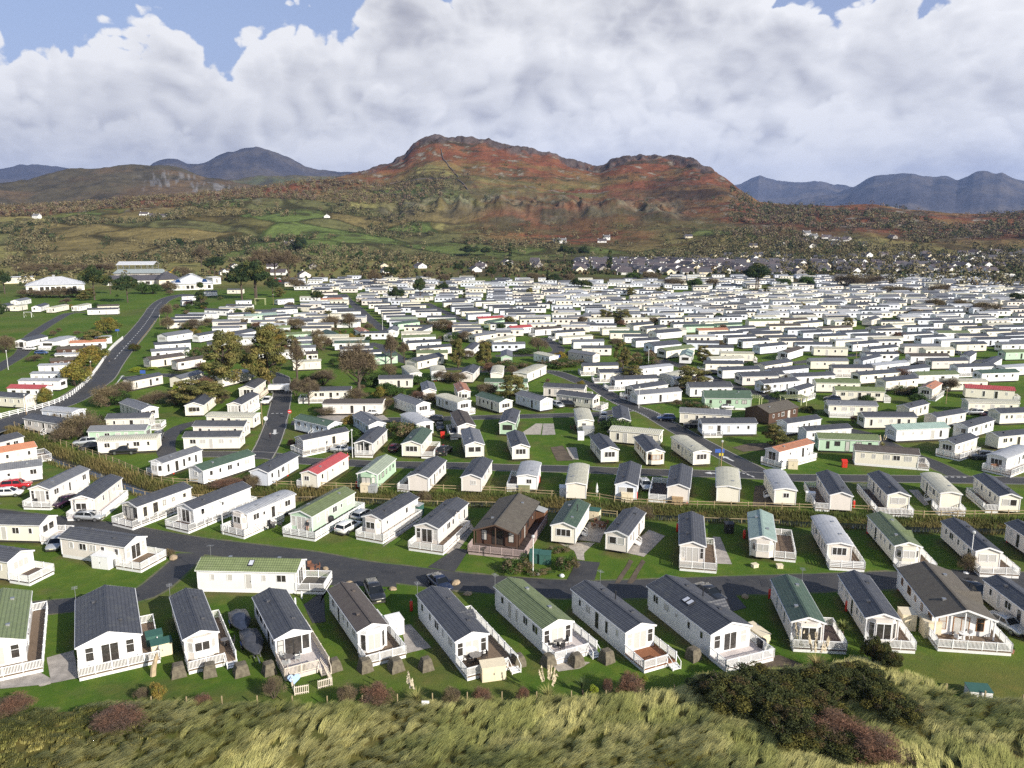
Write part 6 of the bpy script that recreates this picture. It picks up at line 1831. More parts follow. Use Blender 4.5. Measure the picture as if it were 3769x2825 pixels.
for w, l, e, r, wm, rm, c, wg in ((9, 12, 2.4, 5.2, render_white, slate, 0, True), (9.4, 13, 2.4, 5.2, render_white, slate2, 1, False), (8.6, 11, 2.5, 5.3, render_cream, slate, 0, False), (8.4, 10.5, 4.2, 7.0, render_white, slate3, 2, False), (8.5, 10.5, 2.4, 5.0, stone, slate2, 1, False), (10, 10.5, 2.4, 5.5, render_white, slate2, 0, True)): house_proto(w, l, e, r, wm, rm, c, wg)
HDESC = ['white gabled bungalow with a wing', 'white bungalow with purple slate roof and chimney', 'cream bungalow with slate roof', 'tall white house with two chimneys', 'grey stone bungalow', 'white dormer bungalow with a front gable']
HOUSES = []
def house_at(x, y, z, k, rz):
    root, kids = HP[k]; r = root.copy(); COL.objects.link(r); r.location = (x, y, z); r.rotation_euler = (0, 0, rz); mp = {root: r}
    for o in kids: c = o.copy(); COL.objects.link(c); c.parent = mp[o.parent]; mp[o] = c
    r['category'] = 'house'; r['group'] = 'houses of the village beyond the park'; HOUSES.append((r, k, x, y))
def terr(x, y):
    r = math.hypot(x, y); return float(main_h(np.array([math.atan2(x, y)]), np.array([r]))[0][0]) if r > 1012 else 0.0
def village():
    g = random.Random(4); placed = []
    def row(y0, u0, u1, step, jit, prob=1.0, rzs=(1.5, 1.7, 0.3, 0.45)):
        x = u0 * y0
        while x < u1 * y0:
            if g.random() < prob:
                yy = y0 + g.uniform(-jit, jit); xx = x + g.uniform(-3, 3)
                if all((xx - a) ** 2 + (yy - b) ** 2 > 150 for a, b in placed): placed.append((xx, yy)); house_at(xx, yy, terr(xx, yy), g.choice((0, 0, 1, 1, 2, 5, 5, 4, 2)), g.choice(rzs) + g.uniform(-.15, .15))
            x += step + g.uniform(-2, 3)
    for i, y in enumerate(range(725, 1020, 19)): row(y, 0.085 if i > 1 else .14, 0.35, 18.5, 3, .93)
    for i, y in enumerate(range(740, 1000, 26)): row(y, 0.355, 0.60 if i < 5 else .66, 21, 5, .80)
    for y in (820, 860, 910, 960): row(y, -.04, .08, 30, 6, .55)
    row(760, -.30, -.03, 38, 12, .55); row(820, -.34, -.05, 36, 12, .55); row(720, -.36, -.22, 26, 8, .7); row(690, -.34, -.24, 26, 6, .7)
    row(1080, .30, .62, 36, 12, .6); row(1130, .36, .62, 60, 15, .6); row(1190, .0, .30, 130, 20, .6); row(1300, -.45, -.15, 140, 30, .7); row(900, .50, .66, 32, 12, .5)
village()
def label_houses():
    B = sorted(HOUSES, key=lambda h: math.hypot(h[2], h[3])); n = 13
    for i in range(0, len(B), n):
        T = sorted(B[i:i + n], key=lambda h: project(h[2], h[3])[0])
        for j, (r, k, x, y) in enumerate(T): r['label'] = f"{HDESC[k]}, {ORD[j]} from the left in village tier {ORD_T[i // n]}"
ORD_T = ['one', 'two', 'three', 'four', 'five', 'six', 'seven', 'eight', 'nine', 'ten', 'eleven', 'twelve', 'thirteen', 'fourteen', 'fifteen', 'sixteen', 'seventeen', 'eighteen', 'nineteen', 'twenty', 'twenty-one', 'twenty-two', 'twenty-three', 'twenty-four', 'twenty-five', 'twenty-six', 'twenty-seven', 'twenty-eight', 'twenty-nine', 'thirty']
label_houses(); print('HOUSES', len(HOUSES))

metal_roof = roofing('white_metal_roof', (0.62, 0.63, 0.65), 'sheet'); grey_roof = roofing('grey_green_metal_roof', (0.36, 0.40, 0.39), 'sheet')
def hall(name, tg, x0, y0, x1, y1, depth, wall_h, rise, roofm, label, inset=.35, wallm=None, bays=10, apex=None):
    """long building whose front wall stands between two ground points; hipped roof"""
    a, b = at(tg, x0, y0)[:2], at(tg, x1, y1)[:2]; d = b - a; L = np.linalg.norm(d); ang = math.atan2(d[1], d[0]); root = empty(name, (*a, 0), ang, label, 'building')
    m = MB(); m.box(0, L, 0, depth, -.2, wall_h, 0, 'tb'); m.build('walls', wallm or render_white, root)
    r = MB(); e = .8; i0 = inset * depth; P = [(-e, -e, wall_h), (L + e, -e, wall_h), (L + e, depth + e, wall_h), (-e, depth + e, wall_h)]; R0, R1 = (i0, depth / 2, wall_h + rise), (L - i0, depth / 2, wall_h + rise)
    r.quad([P[0], P[1], R1, R0]); r.quad([P[2], P[3], R0, R1]); r.quad([P[1], P[2], R1]); r.quad([P[3], P[0], R0]); r.quad([P[3], P[2], P[1], P[0]]); ro = r.build('roof', roofm, root)
    w = (L - 2) / bays
    for i in range(bays):
        o = obj('window', far_window(w * .78, wall_h * .62, upvc), root, (1 + w * (i + .5), 0, wall_h * .48), 0)
    return root, ro, L
rt, ro, L_ = hall('leisure_hall', 'E1', 215, 388, 690, 372, 26, 4.2, 5.0, metal_roof, 'long white leisure hall with low pale metal roof', .5)
b = MB(); b.box(L_ * .45, L_ * .5, 12, 15, 8.6, 10.2); b.build('roof_vent', metal_grey, ro)
rt, ro, L_ = hall('pavilion', 'E1', 1395, 372, 1735, 362, 24, 4.0, 6.5, metal_roof, 'white pavilion with pale pyramid roof and blue skylights', .62, bays=9)
blue_glass = plain('blue_solar_glass', (0.02, 0.05, 0.14), 0.08)
for s in (.16, .80):
    b = MB(); z = lambda y: 4.0 + 6.5 * (y + .8) / 12.8 + .06
    b.quad([(L_ * (s - .06), 1.2, z(1.2)), (L_ * (s + .08), 1.2, z(1.2)), (L_ * (s + .05), 5, z(5)), (L_ * (s - .02), 5, z(5))]); b.build('skylight', blue_glass, ro)
hall('long_block', 'E1', 870, 332, 1290, 325, 12, 3.5, 3.5, slate, 'long low block with dark slate roof between the two white halls', .1, bays=8)
hall('swimming_hall', 'E1', 930, 285, 1330, 280, 16, 5.0, 3.0, grey_roof, 'grey-green roofed hall behind the dark slate block', .1, stone, 6)
hall('square_block', 'E1', 1298, 330, 1475, 322, 14, 4.0, 5.5, slate, 'square block with dark hipped roof beside the pyramid roofed pavilion', .48, render_cream, 4)
hall('flat_store', 'E1', 25, 318, 285, 310, 10, 4.5, 0.6, metal_roof, 'low pale store with flat roof at the western edge', .05, render_cream, 5)
hall('arcade', 'E1', 1735, 322, 1800, 318, 10, 5.0, .5, render_white, 'small white flat roofed block beside the pavilion', .05, render_white, 3)
def steel_frame():
    a, b_ = at('E1', 962, 238)[:2], at('E1', 1250, 236)[:2]; d = b_ - a; L = np.linalg.norm(d); root = empty('steel_frame_building', (*a, 0), math.atan2(d[1], d[0]), 'open steel framed building with pale roof under construction', 'building')
    n = 6; D = 16.0; Hc = 8.0
    for i in range(n + 1):
        for y in (0, D): b = MB(); b.box(L * i / n - .22, L * i / n + .22, y - .22, y + .22, -.2, Hc); b.build('column', metal_grey, root)
    b = MB()
    for y in (0, D):
        for z in (2.6, 5.2, Hc): b.bar((0, y, z), (L, y, z), .2)
    for i in range(n + 1): b.bar((L * i / n, 0, Hc), (L * i / n, D, Hc), .25)
    for s in (0, n - 1): b.bar((L * s / n, 0, 0), (L * (s + 1) / n, 0, Hc), .15); b.bar((L * (s + 1) / n, 0, 0), (L * s / n, 0, Hc), .15)
    b.build('girders', metal_grey, root)['kind'] = 'stuff'
    b = MB(); b.hexa([(-1, -1, Hc), (L + 1, -1, Hc), (L + 1, D / 2, Hc + 2.6), (-1, D / 2, Hc + 2.6)] + [(-1, -1, Hc + .3), (L + 1, -1, Hc + .3), (L + 1, D / 2, Hc + 2.9), (-1, D / 2, Hc + 2.9)]); b.hexa([(-1, D / 2, Hc + 2.6), (L + 1, D / 2, Hc + 2.6), (L + 1, D + 1, Hc), (-1, D + 1, Hc)] + [(-1, D / 2, Hc + 2.9), (L + 1, D / 2, Hc + 2.9), (L + 1, D + 1, Hc + .3), (-1, D + 1, Hc + .3)]); b.build('roof', metal_roof, root)
steel_frame()
def digger():
    p = at('E1', 1375, 240); root = empty('excavator', p, .2, 'yellow excavator with raised arm beside the steel frame', 'excavator'); y = plain('digger_yellow', (0.55, 0.36, 0.02), 0.5)
    b = MB(); b.box(-2.2, 2.2, -1.4, 1.4, 0.9, 2.4); b.build('body', y, root); b = MB(); b.box(-.2, 1.4, -1.3, 0, 2.4, 3.8); b.build('cab', pane_mat, root)
    for s in (-1, 1): b = MB(); b.box(-2.3, 2.3, s * 1.2 - .35, s * 1.2 + .35, 0, .9); b.build('track', chassis_mat, root)
    b = MB(); b.bar((1.8, .5, 2.0), (5.0, .5, 5.6), .6); b.bar((5.0, .5, 5.6), (7.8, .5, 3.2), .5); b.build('arm', y, root); b = MB(); b.box(7.2, 8.4, 0, 1.1, 2.2, 3.2); b.build('bucket', y, root)
digger()

for px, py, k in ((80, 471, 3), (312, 464, 1), (330, 467, 4), (352, 468, 1), (1310, 517, 3), (1742, 508, 3), (1757, 515, 3), (1785, 514, 1), (1800, 518, 1), (1822, 520, 1), (1205, 522, 1), (1215, 524, 3), (640, 527, 1), (625, 529, 1)):
    p = on_hill(px, py); house_at(p[0], p[1], p[2] - .5, k, 1.5 + random.uniform(-.3, .3))
label_houses()

# ------------------------------------------------------------------ vehicles
tyre_m = plain('tyre_rubber', (0.018, 0.018, 0.018), 0.85); rim_m = plain('alloy_rim', (0.45, 0.46, 0.48), 0.3, 0.8); lamp_m = plain('headlight_glass', (0.75, 0.76, 0.78), 0.1); tail_m = plain('tail_light', (0.40, 0.01, 0.01), 0.25); plate_m = plain('number_plate', (0.65, 0.62, 0.45), 0.5)
CARC = {'white': (0.78, 0.78, 0.77), 'silver': (0.48, 0.50, 0.52), 'grey': (0.15, 0.16, 0.175), 'black': (0.018, 0.019, 0.022), 'red': (0.42, 0.015, 0.02), 'maroon': (0.10, 0.012, 0.018), 'blue': (0.05, 0.10, 0.24), 'navy': (0.015, 0.022, 0.05), 'purple': (0.035, 0.010, 0.030)}
def car_paint(c):
    def f(t, b):
        b.inputs['Base Color'].default_value = (*CARC[c], 1); b.inputs['Roughness'].default_value = 0.32; b.inputs['Metallic'].default_value = 0.35 if c in ('silver', 'grey', 'blue') else 0.0
        b.inputs['Coat Weight'].default_value = 0.8; b.inputs['Coat Roughness'].default_value = 0.04
        t.l.new(t.mix(t.mapr(t.noise(objpos(t), 2.0, 4.0), .4, .8, 0, .25), (*CARC[c], 1), tuple(x * .7 + .02 for x in CARC[c])), b.inputs['Base Color'])
    return mat('paint_' + c, f)
def loft(sections, m=0, cap=True):
    """sections: (x, [(y,z)...]) rings of equal length, mirrored points included"""
    b = MB(); n = len(sections[0][1])
    for x, ring in sections: b.v += [(x, y, z) for y, z in ring]
    for i in range(len(sections) - 1):
        for j in range(n):
            k = (j + 1) % n; b.f.append((i * n + j, (i + 1) * n + j, (i + 1) * n + k, i * n + k)); b.m.append(m)
    if cap: b.f.append(tuple(range(n))); b.f.append(tuple((len(sections) - 1) * n + j for j in range(n))[::-1]); b.m += [m, m]
    return b
_wheel = {}
def wheel_meshes(r):
    if r not in _wheel:
        b = MB(); b.tube([(0, -.11, 0), (0, -.10, 0), (0, .10, 0), (0, .11, 0)], [r * .9, r, r, r * .9], 14); t = b.mesh('wheel', tyre_m); b = MB(); b.tube([(0, -.125, 0), (0, .125, 0)], r * .62, 10); _wheel[r] = (t, b.mesh('rim', rim_m))
    return _wheel[r]
CARP = {}
def car_parts(kind, colour):
    key = (kind, colour)
    if key in CARP: return CARP[key]
    #        x     w    zlow  belt (bonnet height)      cabin x stations: (x, roof z, half width at roof)
    spec = {'hatch': (4.2, .88, .62, [(-2.1, .80, .55, .85), (-2.0, .86, .40, .95), (-1.4, .88, .32, 1.0), (0, .88, .30, .97), (.95, .88, .30, .93), (1.6, .86, .32, .82), (2.0, .80, .40, .70), (2.1, .70, .48, .62)], [(-2.0, .95), (-1.65, 1.44), (-.4, 1.50), (.35, 1.45), (1.15, .95)]),
            'suv': (4.5, .94, .66, [(-2.25, .86, .60, 1.0), (-2.15, .92, .48, 1.12), (-1.4, .94, .40, 1.14), (0, .94, .38, 1.10), (1.0, .94, .38, 1.06), (1.8, .92, .40, .98), (2.15, .86, .46, .85), (2.25, .78, .55, .75)], [(-2.2, 1.12), (-1.95, 1.66), (-.4, 1.72), (.45, 1.66), (1.1, 1.08)]),
            'saloon': (4.6, .88, .60, [(-2.3, .80, .55, .88), (-2.2, .86, .40, .98), (-1.4, .88, .32, .98), (0, .88, .30, .94), (.95, .88, .30, .92), (1.7, .86, .32, .82), (2.2, .80, .40, .70), (2.3, .70, .48, .62)], [(-1.55, .98), (-1.0, 1.40), (-.2, 1.44), (.35, 1.40), (1.1, .94)]),
            'pickup': (5.2, .94, .70, [(-2.6, .90, .62, 1.08), (-2.5, .94, .52, 1.10), (-.9, .94, .46, 1.10), (0, .94, .44, 1.12), (1.1, .94, .44, 1.10), (2.0, .92, .46, 1.02), (2.5, .86, .52, .90), (2.6, .78, .60, .80)], [(-1.0, 1.10), (-.85, 1.74), (-.1, 1.78), (.5, 1.72), (1.25, 1.10)]),
            'van': (5.2, .98, .60, [(-2.6, .95, .50, 1.2), (-2.5, .98, .45, 1.25), (-1.0, .98, .42, 1.25), (.6, .98, .42, 1.22), (1.5, .98, .42, 1.18), (2.2, .96, .44, 1.05), (2.5, .90, .48, .90), (2.6, .85, .55, .80)], [(-2.55, 1.2), (-2.5, 2.1), (0, 2.15), (1.1, 2.05), (2.0, 1.15)])}[kind]
    Lc, W, wr, low, cab = spec; W = low[2][1]; parts = []
    secs = [(x, [(-w * .92, zb), (-w, (zb + zt) / 2), (-w * .97, zt), (-w * .5, zt + .025), (w * .5, zt + .025), (w * .97, zt), (w, (zb + zt) / 2), (w * .92, zb)]) for x, w, zb, zt in low]
    parts.append(('body', loft(secs).mesh('body', car_paint(colour), True), None))
    z0 = lambda x: np.interp(x, [s[0] for s in low], [s[3] for s in low])
    g = [];  rw = W * .74
    for x, zr in cab:
        f = np.clip((zr - z0(x)) / .45, 0, 1); yb = W * .93; yt = yb + (rw - yb) * f; zb = z0(x) - .03
        g.append((x, [(-yb, zb), (-yt, max(zr - .07, zb + .01)), (yt, max(zr - .07, zb + .01)), (yb, zb)]))
    parts.append(('windows', loft(g).mesh('windows', car_glass, False), None))
    r = []
    for x, zr in cab[1:-1]: r.append((x * 1.02, [(-rw - .03, zr - .09), (-rw * .8, zr), (rw * .8, zr), (rw + .03, zr - .09)]))
    parts.append(('roof', loft(r).mesh('roof', car_paint(colour), True), None))
    b = MB()
    for s in (-1, 1):
        for (xa, za), (xb, zb) in zip(cab[:-1], cab[1:]):
            if za < 1.2 or zb < 1.2 or kind == 'van' and False:
                lo, hi = ((xa, za), (xb, zb)) if za < zb else ((xb, zb), (xa, za)); b.bar((lo[0], s * W * .92, z0(lo[0])), (hi[0], s * rw, hi[1] - .04), .07)
        xm = cab[2][0]; b.bar((xm, s * W * .935, z0(xm)), (xm, s * (rw + .02), cab[2][1] - .06), .09)
    parts.append(('pillars', b.mesh('pillars', car_paint(colour)), None))
    wx = Lc * .30
    for sx in (-1, 1):
        for sy in (-1, 1): parts.append(('wheel', wheel_meshes(.33 if kind in ('hatch', 'saloon') else .37), (sx * wx, sy * (W - .10), .33 if kind in ('hatch', 'saloon') else .37)))
    xf, xr = low[-2][0], low[1][0]; zf, zt = low[-2][3] - .10, low[1][3] - .15
    for s in (-1, 1):
        b = MB(); b.box(xf - .16, xf + .04, s * W * .62 - .18, s * W * .62 + .18, zf - .08, zf + .07); parts.append(('headlight', b.mesh('headlight', lamp_m), None))
        b = MB(); b.box(xr - .09, xr + .08, s * W * .78 - .12, s * W * .78 + .12, zt - .18, zt + .10); parts.append(('tail_light', b.mesh('tail_light', tail_m), None))
        b = MB(); b.box(cab[-1][0] - .32, cab[-1][0] - .18, s * (W + .02), s * (W + .20) if s > 0 else s * (W + .20) + .0, z0(.9) + .03, z0(.9) + .18) if s > 0 else b.box(cab[-1][0] - .32, cab[-1][0] - .18, -(W + .20), -(W + .02), z0(.9) + .03, z0(.9) + .18); parts.append(('wing_mirror', b.mesh('wing_mirror', car_paint(colour)), None))
    b = MB(); b.box(low[-1][0] - .03, low[-1][0] + .03, -.26, .26, .46, .57); parts.append(('number_plate', b.mesh('number_plate', plate_m), None))
    b = MB(); b.box(low[0][0] - .03, low[0][0] + .03, -.26, .26, .62, .73); parts.append(('number_plate', b.mesh('number_plate', plate_m), None))
    b = MB(); b.box(low[0][0] + .1, low[-1][0] - .1, -W * .85, W * .85, .2, .45); parts.append(('underbody', b.mesh('underbody', chassis_mat), None))
    CARP[key] = parts; return parts
def car_glass_fn(t, b): b.inputs['Base Color'].default_value = (0.012, 0.014, 0.016, 1); b.inputs['Roughness'].default_value = 0.05
car_glass = mat('car_glass', car_glass_fn)
def car(tg, x, y, head, kind, colour, label, name='parked_car', cat='car'):
    p = at(tg, x, y); root = empty(name, p + np.array((0, 0, .03)), R(head), label, cat, 'cars parked around the caravan park')
    for nm, me, loc in car_parts(kind, colour):
        if nm == 'wheel': w = obj('wheel', me[0], root, loc); obj('rim', me[1], w)
        else: obj(nm, me, root)
    return root
CARS = """C2 840 660 -68 suv black|dark grey hatchback parked nose towards the dunes beside the brown roof
C2 1370 575 -60 saloon navy|dark blue car half hidden behind the front row
D2 850 1225 64 suv white|white sports utility car beside the green caravan
D2 965 1120 64 hatch silver|silver car tucked ahead of the white sports utility car
D1 735 1135 -4 hatch silver|silver hatchback standing side-on on the lawn by the lane
D1 525 1015 -108 hatch purple|dark purple car squeezed between two decks
D1 140 880 14 suv red|bright red off-roader beside the pale deck
D1 75 940 12 hatch white|white hatchback in front of the red off-roader
C1 462 250 -78 hatch silver|silver car nosing out behind the beige caravan
D1 1015 595 186 pickup black|dark pickup truck beside the tan roofed caravan
D1 695 525 200 suv silver|silver estate car by the brown thicket
D1 735 560 205 hatch black|black car behind the silver estate at the ditch fence
D1 1292 480 -74 suv grey|grey off-roader at the end of the tan roofed caravan
D2 795 580 8 saloon silver|silver saloon alongside the railed charcoal caravan
D2 1225 570 82 hatch maroon|dark red hatchback seen from behind on the central lawn
D2 1630 595 72 suv black|black off-roader seen from behind on the central lawn
D2 1715 440 -82 hatch black|black car beside the dark brown roofed caravan
D2 1590 395 -80 saloon black|black saloon next to the red fire point
D2 1540 340 170 suv black|black car behind the pale flat roof
D2 1035 280 176 saloon white|white saloon in front of the long shed
D2 1238 95 120 hatch grey|grey car behind the green bush
D3 445 215 -60 hatch silver|silver people carrier beside the black off-roader
D3 548 212 -8 suv black|black off-roader beside the beige caravan
D3 820 300 85 hatch white|white car parked between the tan and charcoal caravans
D3 805 350 85 hatch black|black car in line behind the white one
D3 1330 322 176 hatch blue|blue hatchback turning off the diagonal lane
D3 1555 382 182 suv black|black sports utility car beside the pale blue caravan
D3 1160 875 -86 hatch silver|silver hatchback facing the ditch between two caravans
D3 1838 232 4 hatch white|white car beside the dark timber lodge
D3 1068 160 150 hatch maroon|dark red car behind the white caravan
D4 1235 112 0 saloon black|black saloon on the drive between tan and green roofs
D4 650 165 160 hatch navy|navy car below the green roofed caravan
D4 1798 275 172 hatch silver|silver car beside the tan flat roofed caravan
D4 1940 298 5 saloon maroon|dark red saloon behind the silver car in the east
D4 1868 640 170 suv grey|grey car beside the curved roofed chalet
C4 2060 910 -72 saloon silver|silver estate parked beside the big brown roofed lodge
C4 1815 640 -72 hatch black|dark car hidden beyond the brown roofed lodge
C3 1350 660 -62 saloon black|black car behind the long grey lodge
E2 1690 1090 -86 hatch silver|silver car between the tan and charcoal caravans in the middle
E1 240 860 175 saloon white|white saloon on the western car park
E1 340 892 8 hatch blue|blue estate on the western car park
E3 402 662 0 hatch white|small white car behind the red roofed caravan
E3 1668 942 0 hatch white|white car behind the mint roofed caravan
E3 1722 1055 0 saloon black|black saloon below the brown railed deck
E4 1385 980 0 saloon black|black saloon between pale caravans in the east
E4 1645 895 150 hatch grey|grey car in the eastern lane
E4 800 830 160 hatch black|black car between two caravans in the eastern field
E3 1740 605 0 hatch black|black car behind the beige shuttered caravan""".split('\n')
for ln in CARS:
    a, lab = ln.split('|'); w = a.split(); car(w[0], float(w[1]), float(w[2]), float(w[3]), w[4], w[5], lab)
for i in range(14):
    cx, cy = 200 + (i % 7) * 42 + random.uniform(-6, 6), 284 + (i // 7) * 20
    car('E2', cx, cy, random.choice((80, -95)), random.choice(('hatch', 'suv', 'saloon')), ['black', 'red', 'white', 'silver', 'blue', 'grey', 'white', 'maroon', 'black', 'red', 'silver', 'navy', 'grey', 'white'][i], f"{['black', 'red', 'white', 'silver', 'blue', 'grey', 'white', 'maroon', 'black', 'red', 'silver', 'navy', 'grey', 'white'][i]} car, {ORD[i % 7]} from the left in the {'farther' if i < 7 else 'nearer'} line of the distant car park")
def truck():
    p = at('D2', 300, 98); root = empty('tipper_truck', p, R(4), 'white tipper truck with high sided body on the lane', 'truck')
    b = MB(); b.box(-3.2, 1.0, -1.05, 1.05, 1.0, 2.2); b.build('tipper_body', car_paint('white'), root); b = MB(); b.box(-3.2, 2.9, -.5, .5, .55, .98); b.build('chassis', chassis_mat, root)
    c = loft([(1.1, [(-1, .6), (-1, 2.3), (1, 2.3), (1, .6)]), (2.2, [(-1, .6), (-.95, 2.3), (.95, 2.3), (1, .6)]), (2.9, [(-1, .6), (-1, 1.4), (1, 1.4), (1, .6)]), (3.0, [(-.95, .6), (-.95, 1.2), (.95, 1.2), (.95, .6)])]).build('cab', car_paint('white'), root)
    b = MB(); b.quad([(2.27, -.85, 2.22), (2.27, .85, 2.22), (2.86, .9, 1.48), (2.86, -.9, 1.48)]); o = b.build('windscreen', car_glass, c); o.location = (.03, 0, .03)
    for x in (-2.2, 2.1):
        for y in (-.9, .9): w = obj('wheel', wheel_meshes(.37)[0], root, (x, y, .42)); obj('rim', wheel_meshes(.37)[1], w)
    p = at('D2', 185, 185); r = car('D2', 185, 185, -86, 'pickup', 'white', 'white flatbed pickup facing the camera beside the lane', 'flatbed_pickup', 'truck')
truck()
# boats under covers
cover_m = plain('navy_tarpaulin', (0.030, 0.038, 0.062), 0.38, var=0.4, scale=2.5); cover_g = plain('grey_tarpaulin', (0.055, 0.058, 0.068), 0.45, var=0.35, scale=2.5); trailer_blue = plain('blue_mudguard', (0.05, 0.09, 0.35), 0.5)
def covered_boat(tg, x, y, head, L, m, label):
    p = at(tg, x, y); root = empty('covered_boat', p, R(head), label, 'boat'); secs = []; g = random.Random(int(x))
    for q in np.linspace(0, 1, 9):
        w = 1.05 * (1 - max(0, q - .45) ** 2 * 2.6) * (.85 + .15 * min(1, q * 5)); z = 1.25 + .45 * math.exp(-((q - .42) / .18) ** 2) - .2 * q
        secs.append((-L / 2 + q * L, [(-w, .75), (-w * 1.02, 1.05 + g.uniform(-.05, .05)), (-w * .5, z - .15), (0, z + g.uniform(-.06, .06)), (w * .5, z - .15), (w * 1.02, 1.05 + g.uniform(-.05, .05)), (w, .75)]))
    loft(secs).build('cover', m, root, True)
    b = MB(); b.bar((-L / 2, -.6, .5), (L / 2, -.3, .5), .1); b.bar((-L / 2, .6, .5), (L / 2, .3, .5), .1); b.bar((L / 2 - .2, 0, .5), (L / 2 + 1.3, 0, .45), .1); b.build('trailer', metal_grey, root)['kind'] = 'stuff'
    for s in (-1, 1): w = obj('wheel', wheel_meshes(.33)[0], root, (-L * .12, s * 1.0, .33)); obj('rim', wheel_meshes(.33)[1], w); b = MB(); b.box(-L * .12 - .45, -L * .12 + .45, s * 1.0 - .14, s * 1.0 + .14, .68, .75); b.build('mudguard', trailer_blue, root)
covered_boat('C1', 1960, 905, -62, 4.6, cover_m, 'shiny navy covered boat, the farther of two between front caravans')
covered_boat('C1', 2060, 1085, -62, 5.2, cover_g, 'grey covered boat on a trailer, the nearer of two between front caravans')

# ------------------------------------------------------------------ gas bottles, blocks, boxes, posts and fences
def bottle_mesh():
    b = MB(); b.tube([(0, 0, .02), (0, 0, .10), (0, 0, 1.15), (0, 0, 1.30), (0, 0, 1.38)], [.15, .185, .185, .12, .06], 10); return b.mesh('cylinder', gas_red, True)
BM = bottle_mesh(); b = MB(); b.tube([(0, 0, 1.36), (0, 0, 1.5)], .05, 6); b.tube([(0, 0, 1.30), (0, 0, 1.44)], [.11, .11], 8, cap=False); VALVE = b.mesh('valve', metal_grey)
BOT = """D2 332 775;D2 350 778;D2 468 868;D2 489 870;D2 914 878;D2 934 878;D2 1542 850;D2 1888 905;D2 1907 907;D3 520 955;D3 543 955;D3 1066 965;D3 1088 965;D3 1473 998;D3 1497 998;D3 1766 988;D3 1791 988;D3 296 830;D3 622 425;D3 642 425;C3 1090 125;C3 1634 180;D4 655 570;D4 677 570;D4 824 1040;D4 2013 1062;D4 2036 1062;C4 938 140;C4 2076 212;C4 1196 605;C4 766 770;C4 140 670;C3 1842 668;D1 1395 760;D1 1412 762;D1 1012 275;C2 1137 770;E3 1567 1222;E3 1583 1222;E2 1545 1112;E2 1562 1112;E2 2005 1092;E2 2020 1092;E2 1758 1108;E2 1775 1108;E3 380 1225;E3 398 1225;E4 1360 880;E4 1375 880;E4 262 1085;E3 210 1105;E3 1115 1060;D4 818 640;D2 1297 240;E1 1725 1135;E3 1150 722;E3 1230 750""".split(';')
for i, s in enumerate(BOT):
    tg_, x, y = s.split(); p = at(tg_, float(x), float(y)); r = empty('gas_bottle', p, 0, None, 'gas bottle', 'red gas bottles beside the caravans'); obj('cylinder', BM, r); obj('valve', VALVE, r)
    near_c = min(CARAVANS, key=lambda c: (c[0].location.x - p[0]) ** 2 + (c[0].location.y - p[1]) ** 2)[0]; r['near'] = near_c.name
def concrete_fn(t, b):
    p = objpos(t); n = t.noise(p, 2.2, 6.0, .7); n2 = t.noise(p, 9.0, 3.0, .7)
    c = t.mix(t.mapr(n, .35, .7), (0.075, 0.062, 0.046), (0.20, 0.175, 0.125)); c = t.mix(t.mapr(n2, .55, .8, 0, .7), c, (0.09, 0.10, 0.045)); t.l.new(c, b.inputs['Base Color']); b.inputs['Roughness'].default_value = .95; bump(t, b, t.math('ADD', n, n2), .06, .9)
block_m = mat('lichened_concrete', concrete_fn)
for i, (tg_, x, y) in enumerate((('C1', 1455, 1290), ('C1', 1710, 1290), ('C1', 1965, 1280), ('C2', -20, 1275), ('C2', 515, 1245), ('C2', 762, 1250), ('C2', 1012, 1245), ('C2', 1257, 1240), ('C2', 2005, 1210), ('C3', 40, 1205), ('C3', 268, 1205), ('C3', 515, 1178), ('C3', 1218, 1158))):
    p = at(tg_, x, y); b = MB(); g = random.Random(i); a, t_ = .70 + g.uniform(-.09, .07), .44 + g.uniform(-.07, .06); hgt = 1.22 + g.uniform(-.1, .1); J = lambda: g.uniform(-.05, .05)
    rings = []
    for q in (0, .35, .7, .94, 1.0):
        w = a + (t_ - a) * q - (.06 if q == 1 else 0); pts = [(-w, -w), (0, -w * 1.02), (w, -w), (w * 1.02, 0), (w, w), (0, w * 1.02), (-w, w), (-w * 1.02, 0)]; rings.append((q * hgt - (.1 if q == 0 else 0), [(px + J(), py + J()) for px, py in pts]))
    for z, ring in rings: b.v += [(px, py, z) for px, py in ring]
    for k in range(4):
        for j in range(8): b.f.append((k * 8 + j, k * 8 + (j + 1) % 8, (k + 1) * 8 + (j + 1) % 8, (k + 1) * 8 + j)); b.m.append(0)
    b.f.append(tuple(32 + j for j in range(8))); b.m.append(0)
    o = b.build('concrete_block', block_m); o.location = p; o.rotation_euler = (0, 0, R(28) + g.uniform(-.1, .1)); tag(o, f'mossy tapering concrete block, {ORD[i]} from the left along the front lawn', 'block', 'old anti-tank blocks on the front lawn')
